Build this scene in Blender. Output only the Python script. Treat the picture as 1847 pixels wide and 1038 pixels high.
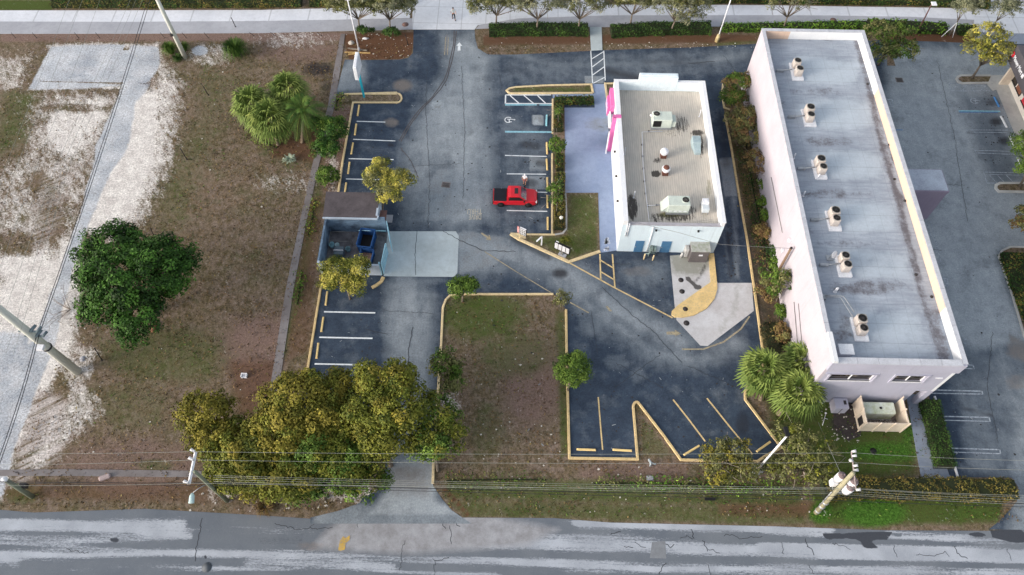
import bpy, math, random
import numpy as np
from mathutils import Vector, Matrix
from mathutils.geometry import tessellate_polygon
R = math.radians
random.seed(7); rng = np.random.default_rng(11)
scene = bpy.context.scene
for o in list(bpy.data.objects): bpy.data.objects.remove(o)
C = scene.collection

# ------------------------------------------------------------------ camera
CAM_H = 68.0; FPX = 1380.0; PW, PH = 1847.0, 1038.0
pt, rl, yw = R(59.28), R(.635), R(-.65)
_f = np.array([math.sin(yw)*math.cos(pt), math.cos(yw)*math.cos(pt), -math.sin(pt)])
_r = np.array([math.cos(yw), -math.sin(yw), 0.]); _u = np.cross(_r, _f)
_r, _u = math.cos(rl)*_r+math.sin(rl)*_u, -math.sin(rl)*_r+math.cos(rl)*_u
cd = bpy.data.cameras.new('camera'); cam = bpy.data.objects.new('camera', cd); C.objects.link(cam)
cam.matrix_world = Matrix(((_r[0], _u[0], -_f[0], 0), (_r[1], _u[1], -_f[1], 0), (_r[2], _u[2], -_f[2], CAM_H), (0, 0, 0, 1)))
cd.sensor_width = 36; cd.lens = 36*FPX/PW; cd.clip_start = .5; cd.clip_end = 4000
scene.camera = cam
# ------------------------------------------------------------------ sky, sun, exposure
SUN_EL, SUN_AZ = R(17), R(246)            # azimuth clockwise from +Y: sun low on the left
w = bpy.data.worlds.new('World'); scene.world = w; w.use_nodes = True
wn = w.node_tree; bg = wn.nodes['Background']
sk = wn.nodes.new('ShaderNodeTexSky'); sk.sky_type = 'NISHITA'; sk.sun_disc = False
sk.sun_elevation = SUN_EL; sk.sun_rotation = SUN_AZ; sk.dust_density = 4; sk.air_density = 1.2; sk.ozone_density = 1
hs = wn.nodes.new('ShaderNodeHueSaturation'); hs.inputs['Saturation'].default_value = .42
wn.links.new(sk.outputs[0], hs.inputs['Color']); wn.links.new(hs.outputs[0], bg.inputs[0]); bg.inputs[1].default_value = .15
sl = bpy.data.lights.new('sun', 'SUN'); sl.energy = .66; sl.angle = R(14); sl.color = (1, .86, .74)
so = bpy.data.objects.new('sun', sl); C.objects.link(so)
sd = Vector((math.sin(SUN_AZ)*math.cos(SUN_EL), math.cos(SUN_AZ)*math.cos(SUN_EL), math.sin(SUN_EL)))
so.rotation_euler = (-sd).to_track_quat('-Z', 'Y').to_euler(); so.location = sd*200
vs = scene.view_settings; vs.view_transform = 'Standard'; vs.look = 'None'; vs.exposure = 1.06; vs.gamma = 1

# ------------------------------------------------------------------ photo layout -> ground metres (a plan of the site)
def ray(x, y): return _f*FPX+_r*(x-PW/2)+_u*(PH/2-y)
def G(x, y, z=0.):
    d = ray(x, y); t = (z-CAM_H)/d[2]; return (float(d[0]*t), float(d[1]*t), float(z))
def GY(x, y, Y):
    d = ray(x, y); t = Y/d[1]; return (float(d[0]*t), float(Y), float(CAM_H+d[2]*t))
def GX(x, y, X):
    d = ray(x, y); t = X/d[0]; return (float(X), float(d[1]*t), float(CAM_H+d[2]*t))
def P(V):
    V = np.asarray(V, float)-np.array([0, 0, CAM_H]); k = V@_f
    return PW/2+FPX*(V@_r)/k, PH/2-FPX*(V@_u)/k
def hgt(b, t):
    b = G(*b); zs = np.linspace(.05, 30, 3000); q = P(np.column_stack([np.full(3000, b[0]), np.full(3000, b[1]), zs]))
    return float(zs[np.argmin((q[0]-t[0])**2+(q[1]-t[1])**2)])
def lin(c): 
    c = c/255.; return c/12.92 if c <= .04045 else ((c+.055)/1.055)**2.4
def S(r, g, b): return (lin(r), lin(g), lin(b), 1)

# ------------------------------------------------------------------ materials
class NT:
    def __init__(s, name):
        s.m = bpy.data.materials.new(name); s.m.use_nodes = True; s.n = s.m.node_tree.nodes; s.l = s.m.node_tree.links
        s.b = s.n['Principled BSDF']; s.tc = s.n.new('ShaderNodeTexCoord').outputs['Object']
    def put(s, v, sock):
        if isinstance(v, (int, float)): sock.default_value = v
        elif isinstance(v, tuple): sock.default_value = v if len(sock.default_value) == len(v) else v[:len(sock.default_value)]
        else: s.l.new(v, sock)
    def vec(s, sc=(1, 1, 1), rot=0):
        src = s.tc
        if rot: q = s.n.new('ShaderNodeMapping'); s.l.new(src, q.inputs[0]); q.inputs['Rotation'].default_value = (0, 0, -rot); src = q.outputs[0]
        m = s.n.new('ShaderNodeMapping'); s.l.new(src, m.inputs[0]); m.inputs['Scale'].default_value = sc; return m.outputs[0]
    def noise(s, scale, detail=5, rough=.6, sc=None, rot=0):
        t = s.n.new('ShaderNodeTexNoise'); s.l.new(s.vec(sc, rot) if sc else s.tc, t.inputs['Vector'])
        t.inputs['Scale'].default_value = scale; t.inputs['Detail'].default_value = detail; t.inputs['Roughness'].default_value = rough; return t.outputs[0]
    def wave(s, scale, axis='X', dist=0, sc=None):
        t = s.n.new('ShaderNodeTexWave'); t.bands_direction = axis; s.l.new(s.vec(sc) if sc else s.tc, t.inputs['Vector']); t.inputs['Scale'].default_value = scale; t.inputs['Distortion'].default_value = dist; return t.outputs['Fac']
    def mr(s, v, a, b, c=0., d=1.):
        m = s.n.new('ShaderNodeMapRange'); s.put(v, m.inputs[0])
        for i, q in enumerate((a, b, c, d)): m.inputs[i+1].default_value = q
        return m.outputs[0]
    def math(s, op, a, b=0.):
        m = s.n.new('ShaderNodeMath'); m.operation = op; s.put(a, m.inputs[0]); s.put(b, m.inputs[1]); return m.outputs[0]
    def mix(s, f, a, b, mode='MIX'):
        m = s.n.new('ShaderNodeMix'); m.data_type = 'RGBA'; m.blend_type = mode
        s.put(f, m.inputs[0]); s.put(a, m.inputs[6]); s.put(b, m.inputs[7]); return m.outputs[2]
    def attr(s, name):
        a = s.n.new('ShaderNodeAttribute'); a.attribute_name = name; p = s.n.new('ShaderNodeSeparateColor'); s.l.new(a.outputs['Color'], p.inputs[0])
        return p.outputs[0], p.outputs[1], p.outputs[2], a.outputs['Alpha']
    def rag(s, m, nz, amp=.6, k=3.):          # ragged-edged mask
        a = s.math('ADD', m, s.math('MULTIPLY', s.math('SUBTRACT', nz, .5), amp)); return s.mr(a, .5-.5/k, .5+.5/k)
    def out(s, col, rough=.9, bump=None, bs=.3, metal=0., spec=.3):
        s.put(col, s.b.inputs['Base Color']); s.put(rough, s.b.inputs['Roughness']); s.b.inputs['Metallic'].default_value = metal; s.b.inputs['Specular IOR Level'].default_value = spec
        if bump is not None:
            b = s.n.new('ShaderNodeBump'); b.inputs['Strength'].default_value = bs; b.inputs['Distance'].default_value = .1; s.l.new(bump, b.inputs['Height']); s.l.new(b.outputs[0], s.b.inputs['Normal'])
        return s.m
MATS = {}
def mat(name, c, c2=None, scale=1.5, rough=.7, metal=0., spec=.35, fine=.12, sc=None):
    if name in MATS: return MATS[name]
    t = NT(name); c2 = c2 or tuple(v*.72 for v in c[:3])+(1,)
    n1 = t.mr(t.noise(scale, 6, .65, sc), .35, .68); col = t.mix(n1, c, c2)
    n2 = t.mr(t.noise(scale*9, 3, .6), .3, .7, 1-fine, 1+fine)
    col = t.mix(1., col, n2, 'MULTIPLY')
    MATS[name] = t.out(col, rough, metal=metal, spec=spec); return MATS[name]

def leafmat(name, a, b, c, rough=.65):
    t = NT(name); r_, g_, b_, _ = t.attr('tint')
    col = t.mix(t.mr(r_, .0, .55), a, b); col = t.mix(t.mr(r_, .5, 1.), col, c)
    col = t.mix(1., col, t.mr(g_, 0, 1, .7, 1.3), 'MULTIPLY')
    m = t.out(col, rough, spec=.2); return m

def soil_mat():
    t = NT('soil'); sand, grav, green, mulch = t.attr('M1'); bright, dark, pink, tire = t.attr('M2')
    nb = t.noise(.16, 6, .65); nm = t.noise(.9, 6, .7); nf = t.noise(5., 5, .75); nff = t.noise(16., 3, .7)
    st = t.noise(1.6, 6, .75, (1, .38, 1), R(35))
    n3 = t.noise(.45, 7, .72); n4 = t.noise(2.1, 6, .75, (1, .7, 1), R(20))
    col = t.mix(t.mr(nb, .38, .62), S(114, 98, 80), S(94, 86, 62))
    col = t.mix(t.mr(nm, .42, .62), col, S(124, 108, 98)); col = t.mix(t.mr(n3, .5, .66, 0, .85), col, S(84, 84, 52)); col = t.mix(t.mr(n4, .5, .68, 0, .8), col, S(138, 124, 114)); col = t.mix(t.mr(n4, .5, .34, 0, .8), col, S(70, 64, 46))
    col = t.mix(t.rag(pink, nm, .8, 2.), col, S(122, 102, 94))
    col = t.mix(t.rag(green, t.math('ADD', t.math('MULTIPLY', nm, .6), t.math('MULTIPLY', nf, .4)), 1.1, 2.), col, t.mix(t.mr(nf, .35, .65), S(84, 92, 48), S(60, 78, 36)))
    col = t.mix(t.rag(bright, t.math('ADD', t.math('MULTIPLY', nm, .5), t.math('MULTIPLY', nf, .5)), .8, 2.), col, t.mix(t.mr(nf, .35, .65), S(54, 88, 30), S(74, 108, 42)))
    col = t.mix(t.rag(mulch, nf, .7, 3.), col, t.mix(t.mr(nf, .35, .65), S(112, 80, 60), S(82, 62, 50)))
    col = t.mix(t.rag(dark, nm, 1., 1.6), col, S(58, 54, 54))
    sandc = t.mix(t.mr(nm, .38, .6), S(222, 218, 214), S(194, 188, 185))
    rs = t.rag(sand, t.math('ADD', t.math('MULTIPLY', st, .62), t.math('MULTIPLY', nf, .38)), 3., 2.1)
    col = t.mix(rs, col, sandc)
    trk = t.mr(t.noise(.9, 5, .7, (.12, 2.6, 1), R(32)), .42, .56)
    col = t.mix(t.math('MULTIPLY', t.rag(tire, nb, .5, 2.), t.math('MULTIPLY', trk, .75)), col, S(196, 188, 186))
    gc = t.mix(t.mr(nb, .35, .65), S(150, 156, 166), S(192, 196, 202)); gc = t.mix(t.mr(n3, .46, .6, 0, .8), gc, S(212, 214, 218)); gc = t.mix(t.mr(nm, .45, .7, 0, .8), gc, S(140, 142, 150)); gc = t.mix(t.mr(n4, .6, .66, 0, .7), gc, S(110, 104, 98))
    col = t.mix(t.rag(grav, t.math('ADD', t.math('MULTIPLY', n3, .6), t.math('MULTIPLY', nf, .4)), 1.3, 5.), col, gc)
    col = t.mix(1., col, t.mr(nf, .3, .7, .52, 1.5), 'MULTIPLY'); col = t.mix(1., col, t.mr(nff, .32, .68, .6, 1.42), 'MULTIPLY')
    return t.out(col, .95, t.math('ADD', nf, nff), .35, spec=.1)
def asphalt_mat():
    t = NT('asphalt'); wear, dark, brown, light = t.attr('M1')
    nb = t.noise(.12, 6, .62); nm = t.noise(.7, 7, .68); nf = t.noise(6., 4, .75); nff = t.noise(22, 2, .7); ns = t.noise(.5, 6, .7, (1.6, .35, 1), R(4))
    base = t.mix(t.mr(nm, .35, .7), S(45, 57, 73), S(63, 76, 93))
    a = t.math('ADD', wear, t.math('MULTIPLY', t.math('SUBTRACT', nm, .5), .62)); a = t.math('ADD', a, t.math('MULTIPLY', t.math('SUBTRACT', ns, .5), .5)); a = t.math('ADD', a, t.math('MULTIPLY', t.math('SUBTRACT', nb, .5), .3))
    col = t.mix(t.mr(a, .2, .62, 0, .8), base, S(114, 123, 132)); col = t.mix(t.mr(a, .62, 1.1), col, S(152, 160, 167)); n5 = t.noise(.33, 7, .7); col = t.mix(t.mr(n5, .52, .72, 0, .5), col, S(122, 130, 138)); col = t.mix(t.mr(n5, .48, .3, 0, .45), col, S(46, 52, 64))
    col = t.mix(t.rag(light, nm, .5, 3.), col, t.mix(t.mr(nm, .4, .6), S(150, 160, 168), S(125, 130, 135)))
    col = t.mix(t.rag(brown, nm, .7, 2.), col, t.mix(t.mr(nf, .3, .7), S(126, 122, 118), S(104, 98, 98)))
    col = t.mix(t.math('MULTIPLY', t.rag(dark, t.math('ADD', t.math('MULTIPLY', nm, .5), t.math('MULTIPLY', nf, .5)), 1., 2.), .85), col, S(38, 38, 44))
    sp = t.mr(t.noise(3.2, 2, .9), .735, .75); col = t.mix(sp, col, S(150, 155, 160))
    col = t.mix(1., col, t.mr(nf, .28, .72, .78, 1.24), 'MULTIPLY'); col = t.mix(1., col, t.mr(nff, .3, .7, .82, 1.18), 'MULTIPLY')
    return t.out(col, .88, nff, .15, spec=.25)
def street_mat():
    t = NT('street_asphalt'); band, dark, brown, drive = t.attr('M1')
    ns = t.noise(1., 8, .72, (.07, 1.3, 1)); nf = t.noise(6, 5, .8, (.6, 1.4, 1)); nb = t.noise(.2, 5, .6); nff = t.noise(22, 3, .7)
    col = t.mix(t.mr(nb, .35, .65), S(98, 105, 115), S(112, 118, 126))
    nn = t.math('ADD', t.math('MULTIPLY', ns, .6), t.math('MULTIPLY', nf, .4))
    a = t.math('ADD', band, t.math('MULTIPLY', t.math('SUBTRACT', nn, .5), 3.3))
    col = t.mix(t.mr(a, .36, .66), col, t.mix(t.mr(nb, .4, .6), S(172, 178, 188), S(152, 158, 168)))
    col = t.mix(t.rag(drive, nf, .5, 2.), col, t.mix(t.mr(t.noise(.8, 6, .7), .35, .65), S(132, 132, 136), S(160, 162, 168)))
    col = t.mix(t.math('MULTIPLY', t.rag(brown, nf, .8, 2.), .7), col, S(120, 108, 100))
    col = t.mix(t.rag(dark, nf, .35, 8.), col, S(66, 70, 78))
    col = t.mix(1., col, t.mr(nff, .3, .7, .84, 1.16), 'MULTIPLY')
    return t.out(col, .9, nff, .15, spec=.2)
def roof_mat():
    t = NT('roof_membrane'); lt, dk, wet, _ = t.attr('M1')
    nb = t.noise(.22, 6, .6); nm = t.noise(.9, 7, .68); nf = t.noise(5, 4, .7); sx = t.noise(1, 6, .7, (.5, 3., 1)); 
    col = t.mix(t.mr(nb, .36, .64), S(146, 156, 169), S(172, 181, 193)); col = t.mix(t.mr(sx, .36, .7, 0, .55), col, S(124, 128, 142))
    a = t.rag(lt, t.math('ADD', t.math('MULTIPLY', nm, .6), t.math('MULTIPLY', nb, .4)), 2.4, 1.9); col = t.mix(t.math('MULTIPLY', a, .7), col, t.mix(t.mr(nm, .35, .65), S(190, 202, 212), S(176, 186, 197)))
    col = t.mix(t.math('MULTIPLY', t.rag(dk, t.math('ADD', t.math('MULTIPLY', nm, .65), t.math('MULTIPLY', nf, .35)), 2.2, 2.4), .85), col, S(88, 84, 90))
    seam = t.mr(t.wave(.158, 'Y', .35), .9955, 1., 0, .35); col = t.mix(seam, col, S(110, 114, 122))
    seam = t.mr(t.wave(.21, 'X', .25), .997, 1., 0, .3); col = t.mix(seam, col, S(104, 110, 118))
    col = t.mix(1., col, t.mr(nf, .3, .7, .93, 1.07), 'MULTIPLY')
    return t.out(col, .8, nf, .15, spec=.25)
def roof2_mat():
    t = NT('gravel_roof'); st, gr, _, _2 = t.attr('M1')
    nb = t.noise(.4, 5, .6); nm = t.noise(1.5, 6, .7); ns = t.noise(2.4, 5, .75, (2.4, .3, 1)); rib = t.wave(1.35, 'X', .5)
    col = t.mix(t.mr(nb, .35, .65), S(200, 193, 183), S(184, 180, 173)); col = t.mix(t.mr(ns, .4, .75, 0, .5), col, S(146, 140, 134))
    col = t.mix(1., col, t.mr(rib, 0, 1, .9, 1.05), 'MULTIPLY')
    col = t.mix(t.rag(gr, nm, .8, 2.), col, S(112, 112, 84))
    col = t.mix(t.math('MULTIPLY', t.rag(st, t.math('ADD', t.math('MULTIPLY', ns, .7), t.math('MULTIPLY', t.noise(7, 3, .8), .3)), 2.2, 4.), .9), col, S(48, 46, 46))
    return t.out(col, .9, rib, .2, spec=.15)
def stucco(name, c, c2, base_dirt=None):
    t = NT(name); nm = t.noise(.35, 6, .6); ns = t.noise(.8, 6, .7, (2.5, 2.5, .35)); nf = t.noise(9, 3, .7)
    col = t.mix(t.mr(nm, .35, .7), c, c2); col = t.mix(t.mr(ns, .55, .8, 0, .35), col, tuple(v*.7 for v in c2[:3])+(1,))
    n6 = t.noise(1.3, 7, .75, (3., 3., .12)); col = t.mix(t.mr(n6, .56, .74, 0, .4), col, tuple(v*.6 for v in c2[:3])+(1,)); col = t.mix(1., col, t.mr(nf, .3, .7, .95, 1.05), 'MULTIPLY'); return t.out(col, .85, nf, .08, spec=.2)
def paint(name, c, under, amt=.45):
    t = NT(name); n = t.noise(5., 6, .8); col = t.mix(t.mr(n, amt-.08+.16, amt+.3), c, under); col = t.mix(1., col, t.mr(t.noise(1.2, 4), .3, .7, .85, 1.1), 'MULTIPLY'); return t.out(col, .75, spec=.3)
def concrete(name, c, c2, joint=None, jx=None):
    t = NT(name); nb = t.noise(.25, 6, .62); nm = t.noise(1.6, 6, .7); nf = t.noise(10, 3, .7)
    col = t.mix(t.mr(nb, .35, .66), c, c2); col = t.mix(t.mr(nm, .45, .8, 0, .5), col, tuple(v*.72 for v in c2[:3])+(1,))
    if joint: col = t.mix(t.mr(t.wave(joint, 'X'), .994, 1., 0, .45), col, tuple(v*.4 for v in c2[:3])+(1,))
    if jx: col = t.mix(t.mr(t.wave(jx, 'Y'), .994, 1., 0, .4), col, tuple(v*.4 for v in c2[:3])+(1,))
    col = t.mix(1., col, t.mr(nf, .3, .7, .94, 1.06), 'MULTIPLY'); return t.out(col, .88, nf, .08, spec=.2)
def stained(name, c, c2):
    t = NT(name); st, gn, _, _2 = t.attr('M1'); nb = t.noise(.25, 6, .62); nm = t.noise(1.6, 7, .72); nf = t.noise(9, 3, .7)
    col = t.mix(t.mr(nb, .35, .66), c, c2); col = t.mix(t.mr(nm, .45, .8, 0, .5), col, tuple(v*.72 for v in c2[:3])+(1,)); col = t.mix(t.math('MULTIPLY', t.rag(gn, nm, .9, 1.6), .75), col, S(128, 130, 118))
    col = t.mix(t.math('MULTIPLY', t.rag(st, t.math('ADD', t.math('MULTIPLY', nm, .6), t.math('MULTIPLY', nf, .4)), .9, 2.4), .9), col, S(62, 60, 60)); col = t.mix(1., col, t.mr(nf, .3, .7, .93, 1.07), 'MULTIPLY'); return t.out(col, .88, nf, .08, spec=.2)
def pad_fields(X, Y):
    f = F(X, Y); z = np.zeros(f.n); st = mx(f.blob(1241, 504, 5, 4, .3), f.line([(1241, 504), (1258, 520)], 6, 2), f.blob(1259, 519, 7, 5, .3), f.line([(1272, 478), (1262, 500), (1254, 508)], 6, 4)*.75, f.line([(1316, 515), (1308, 560), (1290, 590)], 12, 8)*.32, f.blob(1232, 545, 4, 3)*.4); gn = mx(f.poly([(1200, 455), (1285, 455), (1285, 480), (1260, 500), (1215, 495)], 8)*.85, f.line([(1330, 515), (1325, 560), (1300, 595)], 16, 8)*.4); return ((st, gn, z, z),)
def patio_fields(X, Y):
    f = F(X, Y); z = np.zeros(f.n); st = mx(f.line([(1112, 226), (1082, 230)], 6, 6)*.62, f.line([(1090, 229), (1020, 241)], 3, 6)*.36, f.line([(1080, 238), (1030, 300)], 4, 8)*.2, f.line([(1018, 200), (1018, 340)], 3, 3)*.3); gn = mx(f.blob(1085, 225, 30, 14)*.5, z); return ((st, gn, z, z),)
SOIL = soil_mat(); ASPH = asphalt_mat(); STREET = street_mat(); ROOF = roof_mat(); ROOF2 = roof2_mat()
WHITEP = paint('white_road_paint', S(222, 228, 234), S(90, 96, 106)); YELP = paint('yellow_road_paint', S(214, 190, 140), S(120, 112, 96), .42); BLUEP = paint('blue_road_paint', S(140, 190, 208), S(80, 95, 110), .42)
FADE = paint('faded_road_paint', S(168, 178, 190), S(80, 88, 100), .36); FADY = paint('faded_yellow_paint', S(176, 164, 134), S(120, 118, 112), .33)
KERBY = paint('yellow_kerb_paint', S(216, 196, 154), S(164, 152, 132), .4); KERBO = paint('ochre_kerb_paint', S(210, 186, 138), S(142, 124, 100), .42); KERBW = concrete('kerb_concrete', S(192, 192, 190), S(160, 160, 160))
CONC_W = concrete('pale_concrete', S(216, 219, 227), S(200, 204, 213), .062); CONC_A = concrete('apron_concrete', S(212, 216, 224), S(200, 204, 212), .1, .1); CONC_G = concrete('grey_concrete', S(172, 174, 182), S(156, 158, 166))
CONC_P = concrete('pad_concrete', S(186, 198, 204), S(168, 178, 182)); CONC_D = stained('lane_concrete', S(202, 204, 208), S(182, 180, 182)); CONC_O = concrete('old_concrete', S(134, 130, 132), S(112, 106, 106)); PATIO = stained('painted_patio', S(148, 163, 190), S(132, 148, 178)); WALK = concrete('walk_concrete', S(146, 156, 172), S(126, 136, 152))
STEEL = mat('galvanised_steel', S(176, 180, 186), S(140, 145, 150), rough=.5, metal=.5); WHITE = mat('white_paint', S(228, 230, 236), S(205, 207, 214)); BLACK = mat('black_plastic', S(26, 27, 30), S(18, 18, 20), rough=.5); DARKM = mat('dark_metal', S(52, 50, 52), S(38, 36, 38), rough=.5)
WOOD = mat('weathered_wood', S(152, 142, 128), S(116, 106, 96), sc=(6, 6, .5)); BARK = mat('bark', S(124, 114, 104), S(88, 80, 72), 4, rough=.95); TWIG = mat('pale_twigs', S(148, 138, 130), S(116, 106, 100), 5, rough=.95)
# ------------------------------------------------------------------ mesh building
def tag(o, label=None, cat=None, group=None, kind=None):
    if label: o['label'] = label
    if cat: o['category'] = cat
    if group: o['group'] = group
    if kind: o['kind'] = kind
    return o
def thing(name, label, cat, loc, rz=0, group=None):
    o = bpy.data.objects.new(name, None); C.objects.link(o); o.location = loc; o.rotation_euler = (0, 0, rz); o.empty_display_size = .3
    return tag(o, label, cat, group)
class MB:
    def __init__(s): s.v = []; s.f = []; s.sm = []
    def add(s, vs_, fs, smooth=False):
        k = len(s.v); s.v += [tuple(map(float, q)) for q in vs_]; s.f += [tuple(i+k for i in q) for q in fs]; s.sm += [smooth]*len(fs); return s
    def box(s, x0, x1, y0, y1, z0, z1, bv=0., rz=0, c=None):
        if bv > 0:   # chamfered top and sides
            b = bv; ring = lambda d, z: [(x0+d, y0), (x1-d, y0), (x1, y0+d), (x1, y1-d), (x1-d, y1), (x0+d, y1), (x0, y1-d), (x0, y0+d)]
            vs_ = [(p[0], p[1], z0) for p in ring(b, 0)]+[(p[0], p[1], z1-b) for p in ring(b, 0)]
            vs_ += [(min(max(p[0], x0+b), x1-b), min(max(p[1], y0+b), y1-b), z1) for p in ring(b, 0)]
            fs = [tuple(range(7, -1, -1))]+[(i, (i+1) % 8, (i+1) % 8+8, i+8) for i in range(8)]+[(i+8, (i+1) % 8+8, (i+1) % 8+16, i+16) for i in range(8)]+[tuple(range(16, 24))]
        else:
            vs_ = [(x0, y0, z0), (x1, y0, z0), (x1, y1, z0), (x0, y1, z0), (x0, y0, z1), (x1, y0, z1), (x1, y1, z1), (x0, y1, z1)]
            fs = [(3, 2, 1, 0), (4, 5, 6, 7), (0, 1, 5, 4), (1, 2, 6, 5), (2, 3, 7, 6), (3, 0, 4, 7)]
        if rz:
            cx, cy = c or ((x0+x1)/2, (y0+y1)/2); ca, sa = math.cos(rz), math.sin(rz)
            vs_ = [(cx+(x-cx)*ca-(y-cy)*sa, cy+(x-cx)*sa+(y-cy)*ca, z) for x, y, z in vs_]
        return s.add(vs_, fs)
    def prism(s, poly, z0, z1, inset=0.):
        n = len(poly); area = sum(poly[i][0]*poly[(i+1) % n][1]-poly[(i+1) % n][0]*poly[i][1] for i in range(n))
        if area < 0: poly = poly[::-1]
        top = poly
        if inset:
            cx = sum(p[0] for p in poly)/n; cy = sum(p[1] for p in poly)/n; top = [(cx+(p[0]-cx)*(1-inset), cy+(p[1]-cy)*(1-inset)) for p in poly]
        tri = tessellate_polygon([[Vector((p[0], p[1], 0)) for p in poly]])
        fs = [(i, (i+1) % n, (i+1) % n+n, i+n) for i in range(n)]
        for t in tri:
            a, b, c = t; A = (poly[b][0]-poly[a][0])*(poly[c][1]-poly[a][1])-(poly[c][0]-poly[a][0])*(poly[b][1]-poly[a][1])
            if A < 0: a, b, c = a, c, b
            fs += [(a+n, b+n, c+n), (c, b, a)]
        return s.add([(p[0], p[1], z0) for p in poly]+[(p[0], p[1], z1) for p in top], fs)
    def tube(s, pts, rad, n=8, cap=True, smooth=True):
        pts = [Vector(p) for p in pts]; m = len(pts); rad = rad if hasattr(rad, '__len__') else [rad]*m; vs_ = []; pr = None
        for i, p in enumerate(pts):
            d = (pts[min(i+1, m-1)]-pts[max(i-1, 0)]).normalized(); a = Vector((0, 0, 1)) if abs(d.z) < .9 else Vector((1, 0, 0))
            u = d.cross(a).normalized() if pr is None else (pr-d*pr.dot(d)).normalized(); pr = u; v = d.cross(u)
            vs_ += [p+(u*math.cos(k*2*math.pi/n)+v*math.sin(k*2*math.pi/n))*rad[i] for k in range(n)]
        fs = [(i*n+k, i*n+(k+1) % n, (i+1)*n+(k+1) % n, (i+1)*n+k) for i in range(m-1) for k in range(n)]
        if cap: fs += [tuple(range(n-1, -1, -1)), tuple(range((m-1)*n, m*n))]
        return s.add(vs_, fs, smooth)
    def cyl(s, x, y, z0, z1, r, r2=None, n=16): return s.tube([(x, y, z0), (x, y, z1)], [r, r if r2 is None else r2], n)
    def lathe(s, x, y, prof, n=16):
        vs_ = [(x+r*math.cos(k*2*math.pi/n), y+r*math.sin(k*2*math.pi/n), z) for r, z in prof for k in range(n)]; m = len(prof)
        return s.add(vs_, [(i*n+k, i*n+(k+1) % n, (i+1)*n+(k+1) % n, (i+1)*n+k) for i in range(m-1) for k in range(n)]+[tuple(range((m-1)*n, m*n))], True)
    def ball(s, x, y, z, r, sc=(1, 1, 1), n=10):
        vs_ = []; fs = []
        for i in range(n//2+1):
            a = math.pi*i/(n//2)
            vs_ += [(x+r*sc[0]*math.sin(a)*math.cos(k*2*math.pi/n), y+r*sc[1]*math.sin(a)*math.sin(k*2*math.pi/n), z+r*sc[2]*math.cos(a)) for k in range(n)]
        fs = [(i*n+k, (i+1)*n+k, (i+1)*n+(k+1) % n, i*n+(k+1) % n) for i in range(n//2) for k in range(n)]
        return s.add(vs_, fs, True)
    def strip(s, pts, wd, z, z1=None):       # flat painted line, or kerb when z1 is given; mitred
        P2 = [Vector(p[:2]) for p in pts]; m = len(P2); L = []; Rr = []
        for i in range(m):
            d0 = (P2[i]-P2[i-1]).normalized() if i else (P2[1]-P2[0]).normalized(); d1 = (P2[i+1]-P2[i]).normalized() if i < m-1 else d0
            t = (d0+d1); t = t.normalized() if t.length > .01 else d0; nn = Vector((-t.y, t.x)); k = wd/2/max(.45, nn.dot(Vector((-d0.y, d0.x))))
            L.append(P2[i]+nn*k); Rr.append(P2[i]-nn*k)
        if z1 is None: return s.add([(p.x, p.y, z) for p in L]+[(p.x, p.y, z) for p in Rr], [(i+m, i+1+m, i+1, i) for i in range(m-1)])
        b = wd*.12
        def rg(zz, q): return [(p.x+(c.x-p.x)*q, p.y+(c.y-p.y)*q, zz) for p, c in [(a, (a+b_)/2) for a, b_ in zip(L, Rr)]], [(p.x+(c.x-p.x)*q, p.y+(c.y-p.y)*q, zz) for p, c in [(b_, (a+b_)/2) for a, b_ in zip(L, Rr)]]
        l0, r0 = rg(z, 0); l1, r1 = rg(z1-.03, 0); l2, r2 = rg(z1, .24)
        vs_ = l0+l1+l2+r2+r1+r0; fs = []
        for i in range(m-1):
            for q in range(5): fs.append((q*m+i, (q+1)*m+i, (q+1)*m+i+1, q*m+i+1))
        fs += [(0, m, 2*m, 3*m, 4*m, 5*m)[::-1], tuple(q*m+m-1 for q in range(6))]
        return s.add(vs_, fs)
    def build(s, name, m, parent=None, loc=None, world=True):
        me = bpy.data.meshes.new(name); o = bpy.data.objects.new(name, me); C.objects.link(o)
        off = Vector((0, 0, 0))
        if parent is not None:
            o.parent = parent
            if world:
                pp = parent
                while pp is not None: off += Vector(pp.location); pp = pp.parent
        elif loc is not None: off = Vector(loc); o.location = loc
        me.from_pydata([(a-off.x, b-off.y, c-off.z) for a, b, c in s.v], [], s.f); me.polygons.foreach_set('use_smooth', s.sm)
        for q in (m if isinstance(m, (list, tuple)) else [m]): me.materials.append(q)
        me.update(); return o
def struct(o): o['kind'] = 'structure'; return o

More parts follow.
